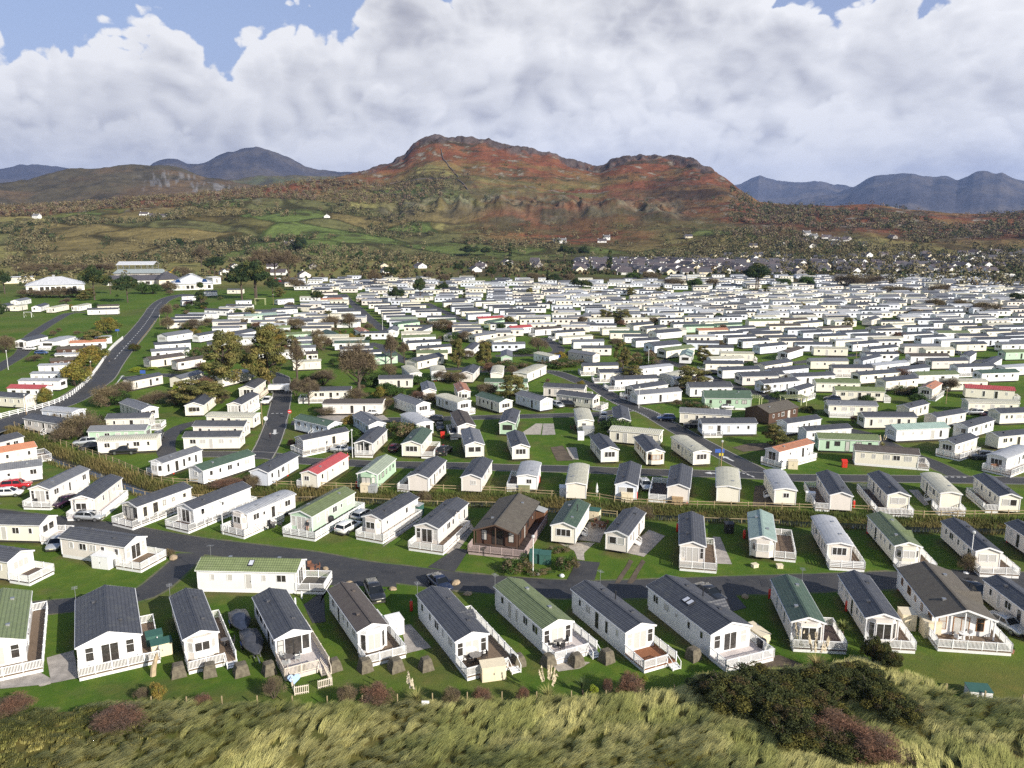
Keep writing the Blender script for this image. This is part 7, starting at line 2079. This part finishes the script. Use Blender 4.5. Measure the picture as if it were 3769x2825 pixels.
def boxy(name, tg, x, y, w, d, h, rz, m, label, lidm=None, pitch=.12, cat='storage box'):
    p = at(tg, x, y); root = empty(name, p, R(rz), label, cat); b = MB(); b.box(-w / 2, w / 2, -d / 2, d / 2, 0, h); b.build('body', m, root)
    b = MB(); b.hexa([(-w / 2 - .05, -d / 2 - .06, h + .004), (w / 2 + .05, -d / 2 - .06, h + .004), (w / 2 + .05, d / 2 + .06, h + pitch), (-w / 2 - .05, d / 2 + .06, h + pitch)] + [(-w / 2 - .05, -d / 2 - .06, h + .06), (w / 2 + .05, -d / 2 - .06, h + .06), (w / 2 + .05, d / 2 + .06, h + pitch + .06), (-w / 2 - .05, d / 2 + .06, h + pitch + .06)]); b.build('lid', lidm or m, root)
    for s in (-1, 1): b = MB(); b.box(s * w * .25 - w * .22, s * w * .25 + w * .22, -d / 2 - .02, -d / 2 + .01, .08, h - .08); dd = b.build('door', m, root); 
    b = MB(); b.box(-.03, .03, -d / 2 - .05, -d / 2 - .02, h * .45, h * .6); b.build('latch', metal_grey, root)
white_p = plain('white_plastic', (0.78, 0.78, 0.77), .45, var=.04); cream_p = plain('cream_plastic', (0.70, 0.61, 0.44), .5, var=.06); green_t = plain('green_painted_board', (0.035, 0.105, 0.085), .7); tan_w = plain('tan_timber', (0.36, 0.25, 0.14), .8, var=.2); olive = plain('olive_paint', (0.22, 0.23, 0.12), .7); brown_t = plain('brown_timber', (0.16, 0.075, 0.04), .8, var=.25); grey_t = plain('grey_plastic', (0.33, 0.34, 0.34), .6)
for a in (('storage_box', 'C2', 1000, 945, 1.7, 1.6, 1.7, 28, white_p, 'white storage box beside the brown roofed caravan'), ('storage_box', 'C2', 1800, 1312, 2.4, 1.3, 1.5, 14, cream_p, 'cream storage box against the front deck'), ('storage_box', 'C1', 855, 408, 2.6, 1.6, 1.7, -14, white_p, 'white storage box beside the beige caravan'), ('storage_box', 'C4', 1440, 965, 1.7, 1.6, 1.8, -6, cream_p, 'cream storage box beside the oak doored lodge'), ('storage_box', 'C4', 1250, 905, 1.5, 1.6, 1.9, -6, cream_p, 'cream storage shed between two front caravans'), ('storage_box', 'C3', 1735, 990, 1.3, 2.8, 1.0, 24, cream_p, 'low beige box beside the pale deck'), ('bin_store', 'C1', 1320, 1120, 2.0, 1.2, 1.4, 30, cream_p, 'cream bin store with green lid, the nearer of two', green_t), ('bin_store', 'C1', 1262, 1060, 1.6, 1.2, 1.5, 30, green_t, 'green bin store behind the cream one', green_t), ('storage_box', 'D3', 176, 905, 1.9, 1.0, 1.2, -4, olive, 'olive storage box behind the grey flat roofed caravan'), ('storage_box', 'D3', 1420, 1005, 1.7, 1.0, 1.2, -8, tan_w, 'wooden storage box behind the charcoal caravan'), ('garden_shed', 'D3', 308, 1165, 1.7, 1.7, 2.1, 70, brown_t, 'small brown shed beside the timber lodge', grey_t, .45, 'shed'), ('storage_box', 'D2', 1412, 1095, 1.6, 1.2, 1.7, 66, green_t, 'pale green store at the end of the paving', grey_t), ('storage_box', 'D3', 747, 1128, 1.7, 1.3, 1.5, -20, cream_p, 'grey topped box behind the green roofed caravan', green_t), ('storage_box', 'D4', 325, 715, 1.7, 1.2, 1.5, -10, cream_p, 'tan box beside the red roofed chalet'), ('hutch', 'C4', 1835, 1470, 2.0, 1.3, .9, -8, white_p, 'green topped hutch on the right-hand lawn by the dunes', green_t), ('storage_box', 'D2', 985, 905, 1.5, 1.0, 1.3, -8, cream_p, 'box behind the pale green caravan, first of two'), ('storage_box', 'D2', 1045, 908, 1.4, 1.0, 1.2, -8, grey_t, 'box behind the pale green caravan, second of two'), ('storage_box', 'D3', 1012, 985, 1.9, 1.1, 1.5, -6, cream_p, 'cream box behind the pale blue gabled caravan'), ('storage_box', 'D3', 490, 945, 1.1, 1.4, 1.7, -4, white_p, 'white box beside the tan backed caravan'), ('garden_shed', 'D3', 697, 445, 2.4, 1.6, 1.6, -2, grey_t, 'grey shed at the foot of the tan caravan', grey_t, .3, 'shed'), ('storage_box', 'D3', 636, 482, 1.3, .9, 1.6, 0, white_p, 'white cabinet standing alone on the central lawn'), ('storage_box', 'D4', 470, 985, 1.4, .6, 1.5, -10, white_p, 'white cabinet beside the charcoal caravan with wide doors'), ('fire_point', 'D4', 748, 705, .9, .6, 1.1, -6, gas_red, 'red fire point box on the lawn by the long brown roof', gas_red, .3, 'fire point'), ('fire_point', 'D2', 1613, 468, .8, .6, 1.0, 0, gas_red, 'red fire point box beside the hedge', gas_red, .3, 'fire point'), ('wheelie_bin', 'C3', 1508, 130, 1.2, 1.0, 1.4, 0, black_plastic, 'black bin on the lawn behind the white deck', None, .1, 'bin'), ('wheelie_bin', 'C2', 2145, 370, 1.5, 1.1, 1.35, -8, green_t, 'green wheeled bin in the hedge enclosure, first of two', None, .2, 'bin'), ('wheelie_bin', 'C2', 2225, 380, 1.5, 1.1, 1.35, -8, green_t, 'green wheeled bin in the hedge enclosure, second of two', None, .2, 'bin'), ('planter', 'C3', 1720, 412, .75, .6, .4, 20, cream_p, 'small cream planter on the lawn, left one of two', None, .02, 'planter'), ('planter', 'C3', 1922, 418, .75, .6, .4, 0, cream_p, 'small cream planter on the lawn, right one of two', None, .02, 'planter')): boxy(*a)
# clipped hedges round the bin enclosure
for tg_, x, y, w, d, h, rz, lab in (('C2', 2000, 450, 3.2, 3.8, 2.0, 20, 'large clipped brown hedge on the left of the bin enclosure'), ('C3', 195, 430, 2.4, 3.8, 1.9, 10, 'clipped brown hedge on the right of the bin enclosure'), ('C3', 125, 300, 2.6, 1.6, 1.2, 0, 'low hedge behind the bin enclosure'), ('C2', 2180, 480, 3.0, 1.6, .9, 0, 'low green hedge in front of the bins')):
    p = at(tg_, x, y); r = plant('hedge', p[0], p[1], h, w, lab, R(rz), wy=d); r['label'] = lab
def boulders():
    for i, (tg_, x, y, s, lab) in enumerate((('C2', 410, 520, .6, 'tan boulder at the corner of the white deck'), ('C2', 438, 428, .5, 'tan boulder by the lane beside the deck'), ('C2', 635, 545, .5, 'pale boulder at the parking bay'), ('C2', 985, 595, .55, 'round tan boulder in the shade of the lawn'), ('C2', 1497, 548, .7, 'pale grey boulder beside the lane'), ('C2', 1595, 635, .6, 'brown boulder in the shaded lawn'), ('C1', 1410, 345, .8, 'long tan boulder beside the round flower bed'), ('C3', 1640, 658, .6, 'boulder on the shaded lawn right of the black bay'), ('C3', 150, 488, .5, 'white boulder beside the bin enclosure'), ('C2', 2165, 470, .35, 'small white stone in front of the bins'), ('C4', 1740, 462, .4, 'white stone under the round dark shrub'))):
        g = np.random.default_rng(i); p = at(tg_, x, y); b = MB(); n = 8
        for k, (q, rr) in enumerate(((0, .8), (.3, 1.0), (.7, .8), (1.0, .3))):
            b.v += [(math.cos(6.283 * j / n) * s * rr * g.uniform(.8, 1.15), math.sin(6.283 * j / n) * s * rr * .75 * g.uniform(.8, 1.15), q * s * .75 - .05) for j in range(n)]
        for k in range(3):
            for j in range(n): b.f.append((k * n + j, k * n + (j + 1) % n, (k + 1) * n + (j + 1) % n, (k + 1) * n + j)); b.m.append(0)
        b.f.append(tuple(3 * n + j for j in range(n))); b.m.append(0); o = b.build('boulder', boulder_m if 'white' not in lab else white_p); o.location = p; o.rotation_euler = (0, 0, g.uniform(0, 3)); tag(o, lab, 'boulder', 'boulders beside the lanes')
boulder_m = plain('tan_boulder', (0.34, 0.26, 0.17), .95, var=.35, scale=2.0); boulders()
# lamp posts and poles
lamp_head = plain('lamp_glass', (0.55, 0.56, 0.55), .2)
for i, (tg_, x, y, ytop, kind, lab) in enumerate((('D3', 247, 1585, 1285, 'w', 'white lamp post beside the bin enclosure'), ('D1', 1817, 1250, 1000, 'w', 'white lamp post in front of the horizontally railed deck'), ('D2', 880, 628, 420, 'w', 'tall white pole in front of the veranda caravan'), ('D3', 1778, 702, 510, 'b', 'timber lamp post beside the blue direction sign'), ('D2', 146, 362, 190, 'b', 'timber lamp post beside the straight lane'), ('D3', 1108, 225, 70, 'w', 'lamp post in front of the white caravan by the diagonal lane'), ('C4', 1768, 435, 145, 'w', 'tall white pole beside the round dark shrub'), ('E1', 68, 1018, 878, 'w', 'white lamp post on the western car park'), ('E1', 745, 1052, 962, 'b', 'lamp post beside the yellow bushes'), ('E1', 1305, 662, 588, 'b', 'lamp post on the bend of the main road'), ('E2', 1124, 692, 606, 'w', 'lamp post at the end of the pale rows'), ('E3', 1186, 990, 865, 'w', 'thin pole beside the lone layered pine'), ('E4', 845, 920, 810, 'b', 'yellowish pole among the eastern caravans'), ('D4', 1575, 190, 70, 'b', 'brown pole beside the orange roofed caravan'), ('E4', 1970, 860, 800, 'b', 'pole between the far eastern caravans'), ('D1', 215, 275, 130, 'b', 'timber pole behind the white road fence'), ('E2', 236, 490, 415, 'b', 'pole beside the western pine'), ('E2', 1182, 800, 745, 'w', 'pole at the turning circle'), ('E4', 225, 1225, 1155, 'b', 'lamp post beside the pergola'))):
    p = at(tg_, x, y); pt = at(tg_, x, y); dep = p[1] * CS + CAM_H * SN; h = (y - ytop) / 2.2115 * dep / FPX / .93; m = white_p if kind == 'w' else tan_w
    r = empty('lamp_post', p, 0, lab, 'lamp post', 'lamp posts and poles'); b = MB(); b.tube([(0, 0, 0), (0, 0, h)], [.075, .05], 7); b.build('post', m, r); b = MB(); b.tube([(0, 0, h - .05), (0, 0, h + .08), (0, 0, h + .32), (0, 0, h + .40)], [.08, .2, .22, .06], 8); b.build('lamp', lamp_head, r)
# fences
def fence(name, spec, label, m, post=2.4, h=1.1, rails=(0.95,), pw=.1, rw=.09, z=None, group=None):
    P = smooth_path(path(spec), 1.0); s = np.concatenate([[0], np.cumsum(np.linalg.norm(np.diff(P, axis=0), axis=1))]); n = int(s[-1] / post); t = np.linspace(0, s[-1], n + 1); Q = np.stack([np.interp(t, s, P[:, 0]), np.interp(t, s, P[:, 1])], 1); Z = ground_z(Q[:, 0], Q[:, 1])
    root = empty(name, (*Q[0], 0), 0, label, 'fence'); b = MB(); b.box(-pw / 2, pw / 2, -pw / 2, pw / 2, -.3, h); pm = b.mesh('post', m)
    if n <= 140:
        for q, zz in zip(Q, Z): obj('post', pm, root, (q[0] - Q[0][0], q[1] - Q[0][1], zz), random.uniform(-.2, .2))
    b = MB()
    for i in range(n):
        for rr in rails: b.bar((*(Q[i] - Q[0]), Z[i] + rr), (*(Q[i + 1] - Q[0]), Z[i + 1] + rr), .05, rw)
    if rails: b.build('rails', m, root)['kind'] = 'stuff'
pale_wood = plain('weathered_fence_timber', (0.33, 0.26, 0.15), .9, var=.25, scale=2.0)
fence('road_fence', 'D1 -60 325, 120 280, 300 238, 440 195, 560 140, 650 70, 720 5; E1 780 1035, 830 965, 880 885, 935 825, 1000 770', 'white three-rail fence curving along the main road', rail_white, 2.2, 1.25, (.35, .75, 1.12), .16, .15)
fence('ditch_fence', 'D1 120 375, 300 445, 470 512, 640 572, 830 634, 960 684, 1100 745, 1240 805, 1380 838, 1560 848; D2 0 855, 450 870, 920 885, 1330 890, 1640 900, 2211 922; D3 300 940, 720 962, 960 1000, 1200 1018, 1500 1030, 2211 1048; D4 500 1058, 900 1068, 1330 1112, 1700 1112, 2211 1108, 2500 1110', 'timber post and rail fence along the far bank of the ditch', pale_wood, 2.6, 1.15, (1.0, .55), .12, .10)
fence('ditch_fence', 'D1 330 600, 470 650, 560 700; D1 1050 900, 1200 930, 1500 975; D2 0 950, 450 960, 920 985, 1500 1000, 2100 1015', 'low timber fence along the near bank of the ditch', pale_wood, 2.6, 1.0, (.9,), .11, .09)
fence('ditch_fence', 'D3 740 1090, 930 1110', 'short timber fence behind the green roofed caravan', pale_wood, 2.0, 1.0, (.9, .5), .11, .09)
fence('ditch_fence', 'D3 1640 1150, 1900 1160, 2250 1172', 'pale timber fence behind the mint roofed caravan', pale_wood, 2.4, .8, (.7,), .10, .10)
fence('dune_fence', 'N 560 2612, 780 2610, 1000 2606, 1250 2606, 1550 2598, 1900 2590, 2200 2592, 2480 2580', 'line of thin grey posts along the dune edge', pale_wood, 3.2, 1.25, (), .09, .05)
fence('dune_fence', 'N 3480 2560, 3620 2585, 3760 2600, 3900 2610', 'leaning posts beside the hutch on the dune edge', pale_wood, 2.6, 1.2, (), .12, .05)
fence('garden_fence', 'C2 120 1235, 150 1340, 190 1455', 'cream picket fence down the left of the small garden', rail_cream, 1.2, .95, (.15, .85), .10, .07)
fence('garden_fence', 'C2 190 1455, 300 1435', 'short cream picket fence at the garden front', rail_cream, .16, .9, (.15, .8), .06, .07)
fence('garden_fence', 'C2 380 1405, 492 1375', 'short cream picket fence facing the dunes', rail_cream, .16, .9, (.15, .8), .06, .07)
fence('garden_fence', 'C2 492 1375, 450 1290, 400 1215', 'cream picket fence on the right of the small garden', rail_cream, .3, .9, (.15, .8), .06, .07)
fence('plot_fence', 'C3 1425 1215, 1500 1285, 1590 1355', 'dark green rail fence running into the gorse', green_t, 1.2, 1.0, (.35, .85), .09, .08)
# signs
def sign(tg, x, y, h, shape, m, label, w=.7, hh=.7):
    p = at(tg, x, y); r = empty('sign', p, 0, label, 'sign'); b = MB(); b.tube([(0, 0, 0), (0, 0, h)], .035, 6); b.build('post', metal_grey, r); b = MB()
    if shape == 'o': b.tube([(0, -.07, h), (0, -.04, h)], w / 2, 18)
    else: b.box(-w / 2, w / 2, -.07, -.04, h - hh, h)
    b.build('board', m, r); return r
blue_s = plain('blue_sign', (0.05, 0.11, 0.38), .45); red_s = plain('red_sign', (0.6, .03, .03), .45); yellow_s = plain('yellow_sign', (0.6, .5, .05), .45)
sign('D2', 176, 365, 1.6, 'o', white_p, 'round white sign beside the straight lane', .95)
r = sign('D2', 371, 310, 1.7, 'o', red_s, 'round red no entry sign at the side lane', .9); b = MB(); b.box(-.3, .3, -.085, -.071, 1.62, 1.78); b.build('white_bar', white_p, r)
r = sign('D3', 1760, 700, 3.4, 's', blue_s, 'blue direction sign with a yellow panel at the lane junction', 1.7, .7); b = MB(); b.box(-.1, .7, -.09, -.072, 2.1, 2.6); b.build('panel', yellow_s, r)
sign('C2', 1254, 1585, 1.1, 's', white_p, 'small white notice standing in the dune grass', .7, .45)
sign('D4', 1968, 745, 1.6, 's', brown_t, 'brown board sign beside the curved roofed chalet', 1.5, .7); sign('E3', 447, 960, 2.6, 's', blue_s, 'blue and white sign in front of the long white caravan', 1.6, 1.0); sign('E1', 960, 752, 3.2, 's', blue_s, 'blue flag-shaped sign beside the main road', 1.6, .8); sign('E1', 1165, 1070, 1.8, 's', blue_s, 'blue and white board beside the yellow shrubs', 1.6, 1.0)
# goal posts
p = at('E1', 197, 592); q = at('E1', 258, 592); r = empty('goal_posts', p, 0, 'white goal frame on the western lawn', 'goal'); d = q - p
b = MB(); b.tube([(0, 0, 0), (0, 0, 2.6), (d[0], d[1], 2.6), (d[0], d[1], 0)], .12, 6); b.build('frame', white_p, r); b = MB(); b.bar((0, 0, 2.6), (0, 2.0, 0), .06); b.bar((d[0], d[1], 2.6), (d[0], d[1] + 2, 0), .06); b.build('stays', white_p, r)
# pergolas
def pergola(tg, x, y, L, D, h, rz, label):
    p = at(tg, x, y); r = empty('pergola', p, R(rz), label, 'pergola'); lw = plain('pale_green_timber', (0.42, 0.44, 0.24), .8, var=.15)
    for sx in (-1, 1):
        for sy in (-1, 1): b = MB(); b.box(sx * L / 2 - .09, sx * L / 2 + .09, sy * D / 2 - .09, sy * D / 2 + .09, 0, h); b.build('post', lw, r)
    for sy in (-1, 1): b = MB(); b.bar((-L / 2 - .4, sy * D / 2, h + .08), (L / 2 + .4, sy * D / 2, h + .08), .1, .16); b.build('beam', lw, r)
    n = int(L / .5)
    for i in range(n + 1): xx = -L / 2 + L * i / n; b = MB(); b.bar((xx, -D / 2 - .5, h + .24), (xx, D / 2 + .5, h + .24), .09, .14); b.build('rafter', lw, r)
pergola('D4', 330, 215, 5.5, 2.6, 2.5, 8, 'pale green timber pergola behind the dark lodge'); pergola('D3', 2020, 215, 4.5, 2.4, 2.5, -4, 'timber pergola beside the white car and palm'); pergola('E2', 130, 490, 5.5, 1.5, 3.4, 0, 'timber gateway frame by the western pines'); pergola('E2', 1505, 470, 5.5, 1.5, 3.4, 0, 'timber gateway frame at the end of the lane'); pergola('E2', 1925, 715, 7, 2, 3.2, -3, 'long timber gateway frame by the red roofed caravan'); pergola('E3', 1215, 640, 6, 2, 3.2, -3, 'pale gateway frame in the eastern rows')
# garden furniture on the decks
rattan = plain('dark_rattan', (0.045, 0.035, 0.03), .8, var=.3, scale=9); table_top = plain('glass_table_top', (0.14, 0.13, 0.125), .15)
def table_set(tg, x, y, label, n=4, r=.55, m=None, z=Z_FLOOR - .04, tm=None):
    p = at(tg, x, y, z); m = m or rattan
    t = empty('garden_table', p, 0, f'{label} garden table', 'table'); b = MB(); b.tube([(0, 0, .68), (0, 0, .73)], r, 16); b.build('table_top', tm or table_top, t); b = MB(); b.tube([(0, 0, .02), (0, 0, .68)], [.22, .06], 8); b.build('pedestal', m, t)
    for i in range(n):
        a = 6.283 * i / n + .4; c = empty('garden_chair', (p[0] + math.cos(a) * (r + .35), p[1] + math.sin(a) * (r + .35), z), a + math.pi / 2, f'{label} chair, {ORD[i]} going round the table', 'chair', 'garden chairs on the decks')
        b = MB(); b.box(-.25, .25, -.25, .25, .36, .46); b.build('seat', m, c); b = MB(); b.box(-.25, .25, -.30, -.23, .40, .90); b.build('backrest', m, c)
        for sx in (-1, 1):
            b = MB(); b.box(sx * .27 - .03, sx * .27 + .03, -.25, .22, .58, .64); b.build('armrest', m, c)
            for sy in (-1, 1): b = MB(); b.box(sx * .23 - .025, sx * .23 + .025, sy * .22 - .025, sy * .22 + .025, 0, .37); b.build('leg', m, c)
blue_ch = plain('blue_fabric', (0.06, .16, .36), .8); brown_ch = plain('brown_wood_furniture', (0.20, 0.085, 0.045), .7)
table_set('C2', 1660, 1175, 'dark rattan front deck', 5, .62); table_set('C3', 120, 1050, 'black metal pale deck', 4, .5, black_plastic); table_set('C2', 320, 440, 'brown wooden green-roof deck', 4, .5, brown_ch, tm=brown_ch); table_set('C4', 1260, 335, 'blue moss-green roof deck', 4, .5, blue_ch); table_set('C4', 1715, 1000, 'white oak-doored lodge deck', 2, .5, white_p, tm=white_p); table_set('D1', 300, 985, 'black western deck', 4, .5, black_plastic); table_set('C3', 460, 85, 'dark picnic patio', 4, .7, brown_t, z=0.04, tm=brown_t); table_set('D3', 590, 395, 'red-brown bench', 2, .5, brown_t, z=.02, tm=brown_t); table_set('C1', 1830, 1050, 'dark grey charcoal deck', 2, .4, black_plastic); table_set('D2', 240, 1195, 'black corner green-caravan deck', 3, .5, black_plastic); table_set('C2', 140, 1190, 'grey glass cream deck', 3, .5, grey_t)
# barbecues, tubs, small things
def lump(name, tg, x, y, z, r, h, m, label, cat, lid=True):
    p = at(tg, x, y, z); root = empty(name, p, 0, label, cat); b = MB(); b.tube([(0, 0, 0), (0, 0, h * .6), (0, 0, h)], [r * .8, r, r * .95], 10); b.build('body', m, root)
    if lid: b = MB(); b.tube([(0, 0, h), (0, 0, h + .1), (0, 0, h + .2)], [r, r * .85, r * .3], 10); b.build('cover' if cat == 'barbecue' else 'top', m, root)
lump('barbecue', 'C3', 1775, 1060, .46, .5, .75, black_plastic, 'round black barbecue on the pale grey deck', 'barbecue'); lump('barbecue', 'D2', 702, 1150, .46, .5, .8, black_plastic, 'black covered barbecue on the green caravan deck', 'barbecue'); lump('barbecue', 'C2', 250, 1275, .02, .45, .7, black_plastic, 'black barbecue in the small fenced garden', 'barbecue')
lump('flower_pot', 'C2', 1705, 1310, .0, .22, .4, plain('terracotta', (0.42, 0.16, 0.09), .8), 'terracotta pot beside the cream storage box', 'flower pot', False)
pool_b = plain('pale_blue_plastic', (0.35, 0.48, 0.72), .4); p = at('C2', 182, 1320, .6); b = MB()
pts = [(.62 * math.sin(t) ** 3, .07, .55 * (.81 * math.cos(t) - .31 * math.cos(2 * t) - .125 * math.cos(3 * t) - .06 * math.cos(4 * t))) for t in np.linspace(0, 6.283, 25)[:-1]]
b.quad([(x, 0, z) for x, y, z in pts]); b.quad([(x, .16, z) for x, y, z in pts][::-1])
for i in range(24): j = (i + 1) % 24; b.quad([(pts[i][0], .16, pts[i][2]), (pts[j][0], .16, pts[j][2]), (pts[j][0], 0, pts[j][2]), (pts[i][0], 0, pts[i][2])])
o = b.build('paddling_pool', pool_b); o.location = p; o.rotation_euler = (-.3, 0, .3); tag(o, 'pale blue heart-shaped paddling pool leaning on the deck', 'paddling pool')
# flower pots in front of the oak doored lodge and the timber lodge
pot_m = plain('clay_pot', (0.30, 0.14, 0.09), .8); dark_pot = plain('dark_pot', (0.05, 0.05, 0.055), .7)
for i, (tg_, x, y, m, lab) in enumerate((('C4', 1610, 1080, dark_pot, 'dark pot with plant, first along the lodge deck'), ('C4', 1770, 1090, pot_m, 'clay pot with plant, second along the lodge deck'), ('C4', 1945, 1105, pot_m, 'clay pot with plant, third along the lodge deck'), ('C4', 2020, 1108, dark_pot, 'dark pot with plant, fourth along the lodge deck'), ('C4', 2112, 1115, pot_m, 'clay pot with plant, last along the lodge deck'), ('C2', 1670, 305, dark_pot, 'dark pot with flowers, first below the timber lodge'), ('C2', 1720, 315, dark_pot, 'dark pot with flowers, second below the timber lodge'), ('C2', 1775, 318, dark_pot, 'dark pot with flowers, third below the timber lodge'))):
    p = at(tg_, x, y); r = empty('potted_plant', p, 0, lab, 'potted plant', 'potted plants along the decks'); b = MB(); b.tube([(0, 0, 0), (0, 0, .4)], [.16, .24], 10); b.build('pot', m, r); obj('foliage', proto('green', i % 3)[1], r, (0, 0, .38), 0, (.55, .55, .5))
# driftwood post
p = at('C1', 1245, 1295); b = MB(); b.tube([(0, 0, -.1), (.1, .05, .8), (.35, .1, 1.6), (.55, .1, 2.3)], [.3, .27, .22, .12], 8); b.tube([(.3, .08, 1.5), (.75, .05, 2.0)], [.12, .06], 6); o = b.build('driftwood_post', plain('bleached_wood', (0.42, 0.33, 0.21), .9, var=.3)); o.location = p; tag(o, 'pale leaning driftwood trunk beside the wide lodge deck', 'driftwood')
# white bollards
for i, (x, y) in enumerate(((245, 668), (193, 722))):
    p = at('C2', x, y); b = MB(); b.tube([(0, 0, 0), (0, 0, .85), (0, 0, .95)], [.11, .11, .06], 8); o = b.build('bollard', white_p); o.location = p; tag(o, f'short white bollard on the lawn behind the green roof, {"farther" if i == 0 else "nearer"} of two', 'bollard')
# garden parasol (closed, red)
p = at('D2', 842, 690, .46); r = empty('closed_parasol', p, 0, 'closed red parasol on the red roofed caravan deck', 'parasol'); b = MB(); b.tube([(0, 0, 0), (0, 0, 2.5)], .03, 6); b.build('pole', white_p, r); b = MB(); b.tube([(0, 0, .9), (0, 0, 1.6), (0, 0, 2.4)], [.2, .15, .03], 8); b.build('canopy', gas_red, r)
p = at('D3', 767, 940, 0); r = empty('closed_parasol', p, 0, 'closed white parasol on the lawn beside the tan caravan', 'parasol'); b = MB(); b.tube([(0, 0, 0), (0, 0, 2.3)], .03, 6); b.build('pole', white_p, r); b = MB(); b.tube([(0, 0, .7), (0, 0, 1.5), (0, 0, 2.2)], [.22, .17, .03], 8); b.build('canopy', white_p, r)

# ------------------------------------------------------------------ people
def person_mat(name, top, leg, hair):
    def f(t, b):
        s = t.new('ShaderNodeSeparateXYZ'); t.l.new(objpos(t), s.inputs[0]); z = s.outputs['Z']; y = s.outputs['Y']
        c = t.mix(t.math('GREATER_THAN', z, .88), leg, top); c = t.mix(t.math('GREATER_THAN', z, 1.47), c, (.45, .28, .2)); c = t.mix(t.math('GREATER_THAN', t.math('MULTIPLY_ADD', y, -.9, z), 1.63), c, hair); c = t.mix(t.math('LESS_THAN', z, .09), c, (.02, .02, .02)); t.l.new(c, b.inputs['Base Color']); b.inputs['Roughness'].default_value = .85
    return mat(name, f)
def person(tg, x, y, z, head, m, label, stride=.25, arm=.2):
    """one skinned figure, facing local +Y"""
    J = {'pelvis': (0, 0, .93, .13, .10), 'waist': (0, 0, 1.10, .125, .09), 'chest': (0, 0, 1.30, .15, .10), 'neck': (0, .01, 1.48, .055, .055), 'chin': (0, .03, 1.56, .07, .08), 'head': (0, .02, 1.68, .085, .10), 'crown': (0, .01, 1.75, .06, .07), 'nose': (0, .115, 1.64, .014, .014)}
    E_ = [('pelvis', 'waist'), ('waist', 'chest'), ('chest', 'neck'), ('neck', 'chin'), ('chin', 'head'), ('head', 'crown'), ('head', 'nose')]
    for s, k in ((-1, 'l'), (1, 'r')):
        st = stride * s; J.update({k + 'hip': (s * .09, 0, .88, .085, .085), k + 'knee': (s * .10, st * .5 + .04, .50, .06, .06), k + 'ankle': (s * .10, st - .02, .09, .04, .045), k + 'toe': (s * .11, st + .14, .04, .035, .03), k + 'sho': (s * .19, 0, 1.40, .06, .06), k + 'elb': (s * .25, -st * .4 - .02, 1.13, .045, .045), k + 'wri': (s * .24, -st * .5 + arm, .92, .03, .03), k + 'palm': (s * .24, -st * .5 + arm + .05, .86, .035, .02)})
        E_ += [('pelvis', k + 'hip'), (k + 'hip', k + 'knee'), (k + 'knee', k + 'ankle'), (k + 'ankle', k + 'toe'), ('chest', k + 'sho'), (k + 'sho', k + 'elb'), (k + 'elb', k + 'wri'), (k + 'wri', k + 'palm')]
        for q in range(5): fx = s * .24 + (q - 2) * .012; J[f'{k}f{q}'] = (fx + (-s * .03 if q == 0 else 0), -st * .5 + arm + .07, .80 - (.01 * (2 - abs(q - 2))) + (.03 if q == 0 else 0), .008, .008); E_.append((k + 'palm', f'{k}f{q}'))
    names = list(J); me = bpy.data.meshes.new('body'); me.from_pydata([J[n][:3] for n in names], [(names.index(a), names.index(b_)) for a, b_ in E_], []); me.materials.append(m)
    o = bpy.data.objects.new('person', me); COL.objects.link(o); md = o.modifiers.new('skin', 'SKIN'); md.use_smooth_shade = True; sv = me.skin_vertices[0].data
    for i, n in enumerate(names): sv[i].radius = J[n][3:5]; sv[i].use_root = (n == 'pelvis')
    sd = o.modifiers.new('subsurf', 'SUBSURF'); sd.levels = 2; sd.render_levels = 2
    o.location = at(tg, x, y, z); o.rotation_euler = (0, 0, R(head)); tag(o, label, 'person')
person('D2', 211, 492, .03, -10, person_mat('walker_clothes', (.03, .022, .035), (.02, .02, .025), (.55, .52, .5)), 'person in dark clothes and pale hat walking along the straight lane')
person('D2', 514, 1228, .47, 170, person_mat('deck_clothes', (.025, .025, .03), (.45, .27, .2), (.04, .025, .015)), 'person in dark jacket standing on the green caravan deck', .05, .15)
person('E1', 893, 988, .03, 150, person_mat('road_clothes', (.05, .07, .12), (.03, .03, .035), (.6, .58, .56)), 'person in blue walking along the main road')

# labels that name what a bottle stands beside
def label_bottles():
    by = {}
    for o in bpy.data.objects:
        if o.name.startswith('gas_bottle'): by.setdefault(o['near'], []).append(o)
    for nm, L in by.items():
        L.sort(key=lambda o: project(o.location.x, o.location.y)[0]); c = bpy.data.objects[nm]['label'].split(',')
        where = c[0].replace(' and white railed deck', '') + (',' + c[1] if len(c) > 1 else '')
        for i, o in enumerate(L): o['label'] = ('red gas bottle' if len(L) == 1 else ('left red gas bottle' if i == 0 else 'right red gas bottle' if i == len(L) - 1 else 'middle red gas bottle')) + ' by ' + SHORT.get(nm, where); del o['near']
label_bottles()
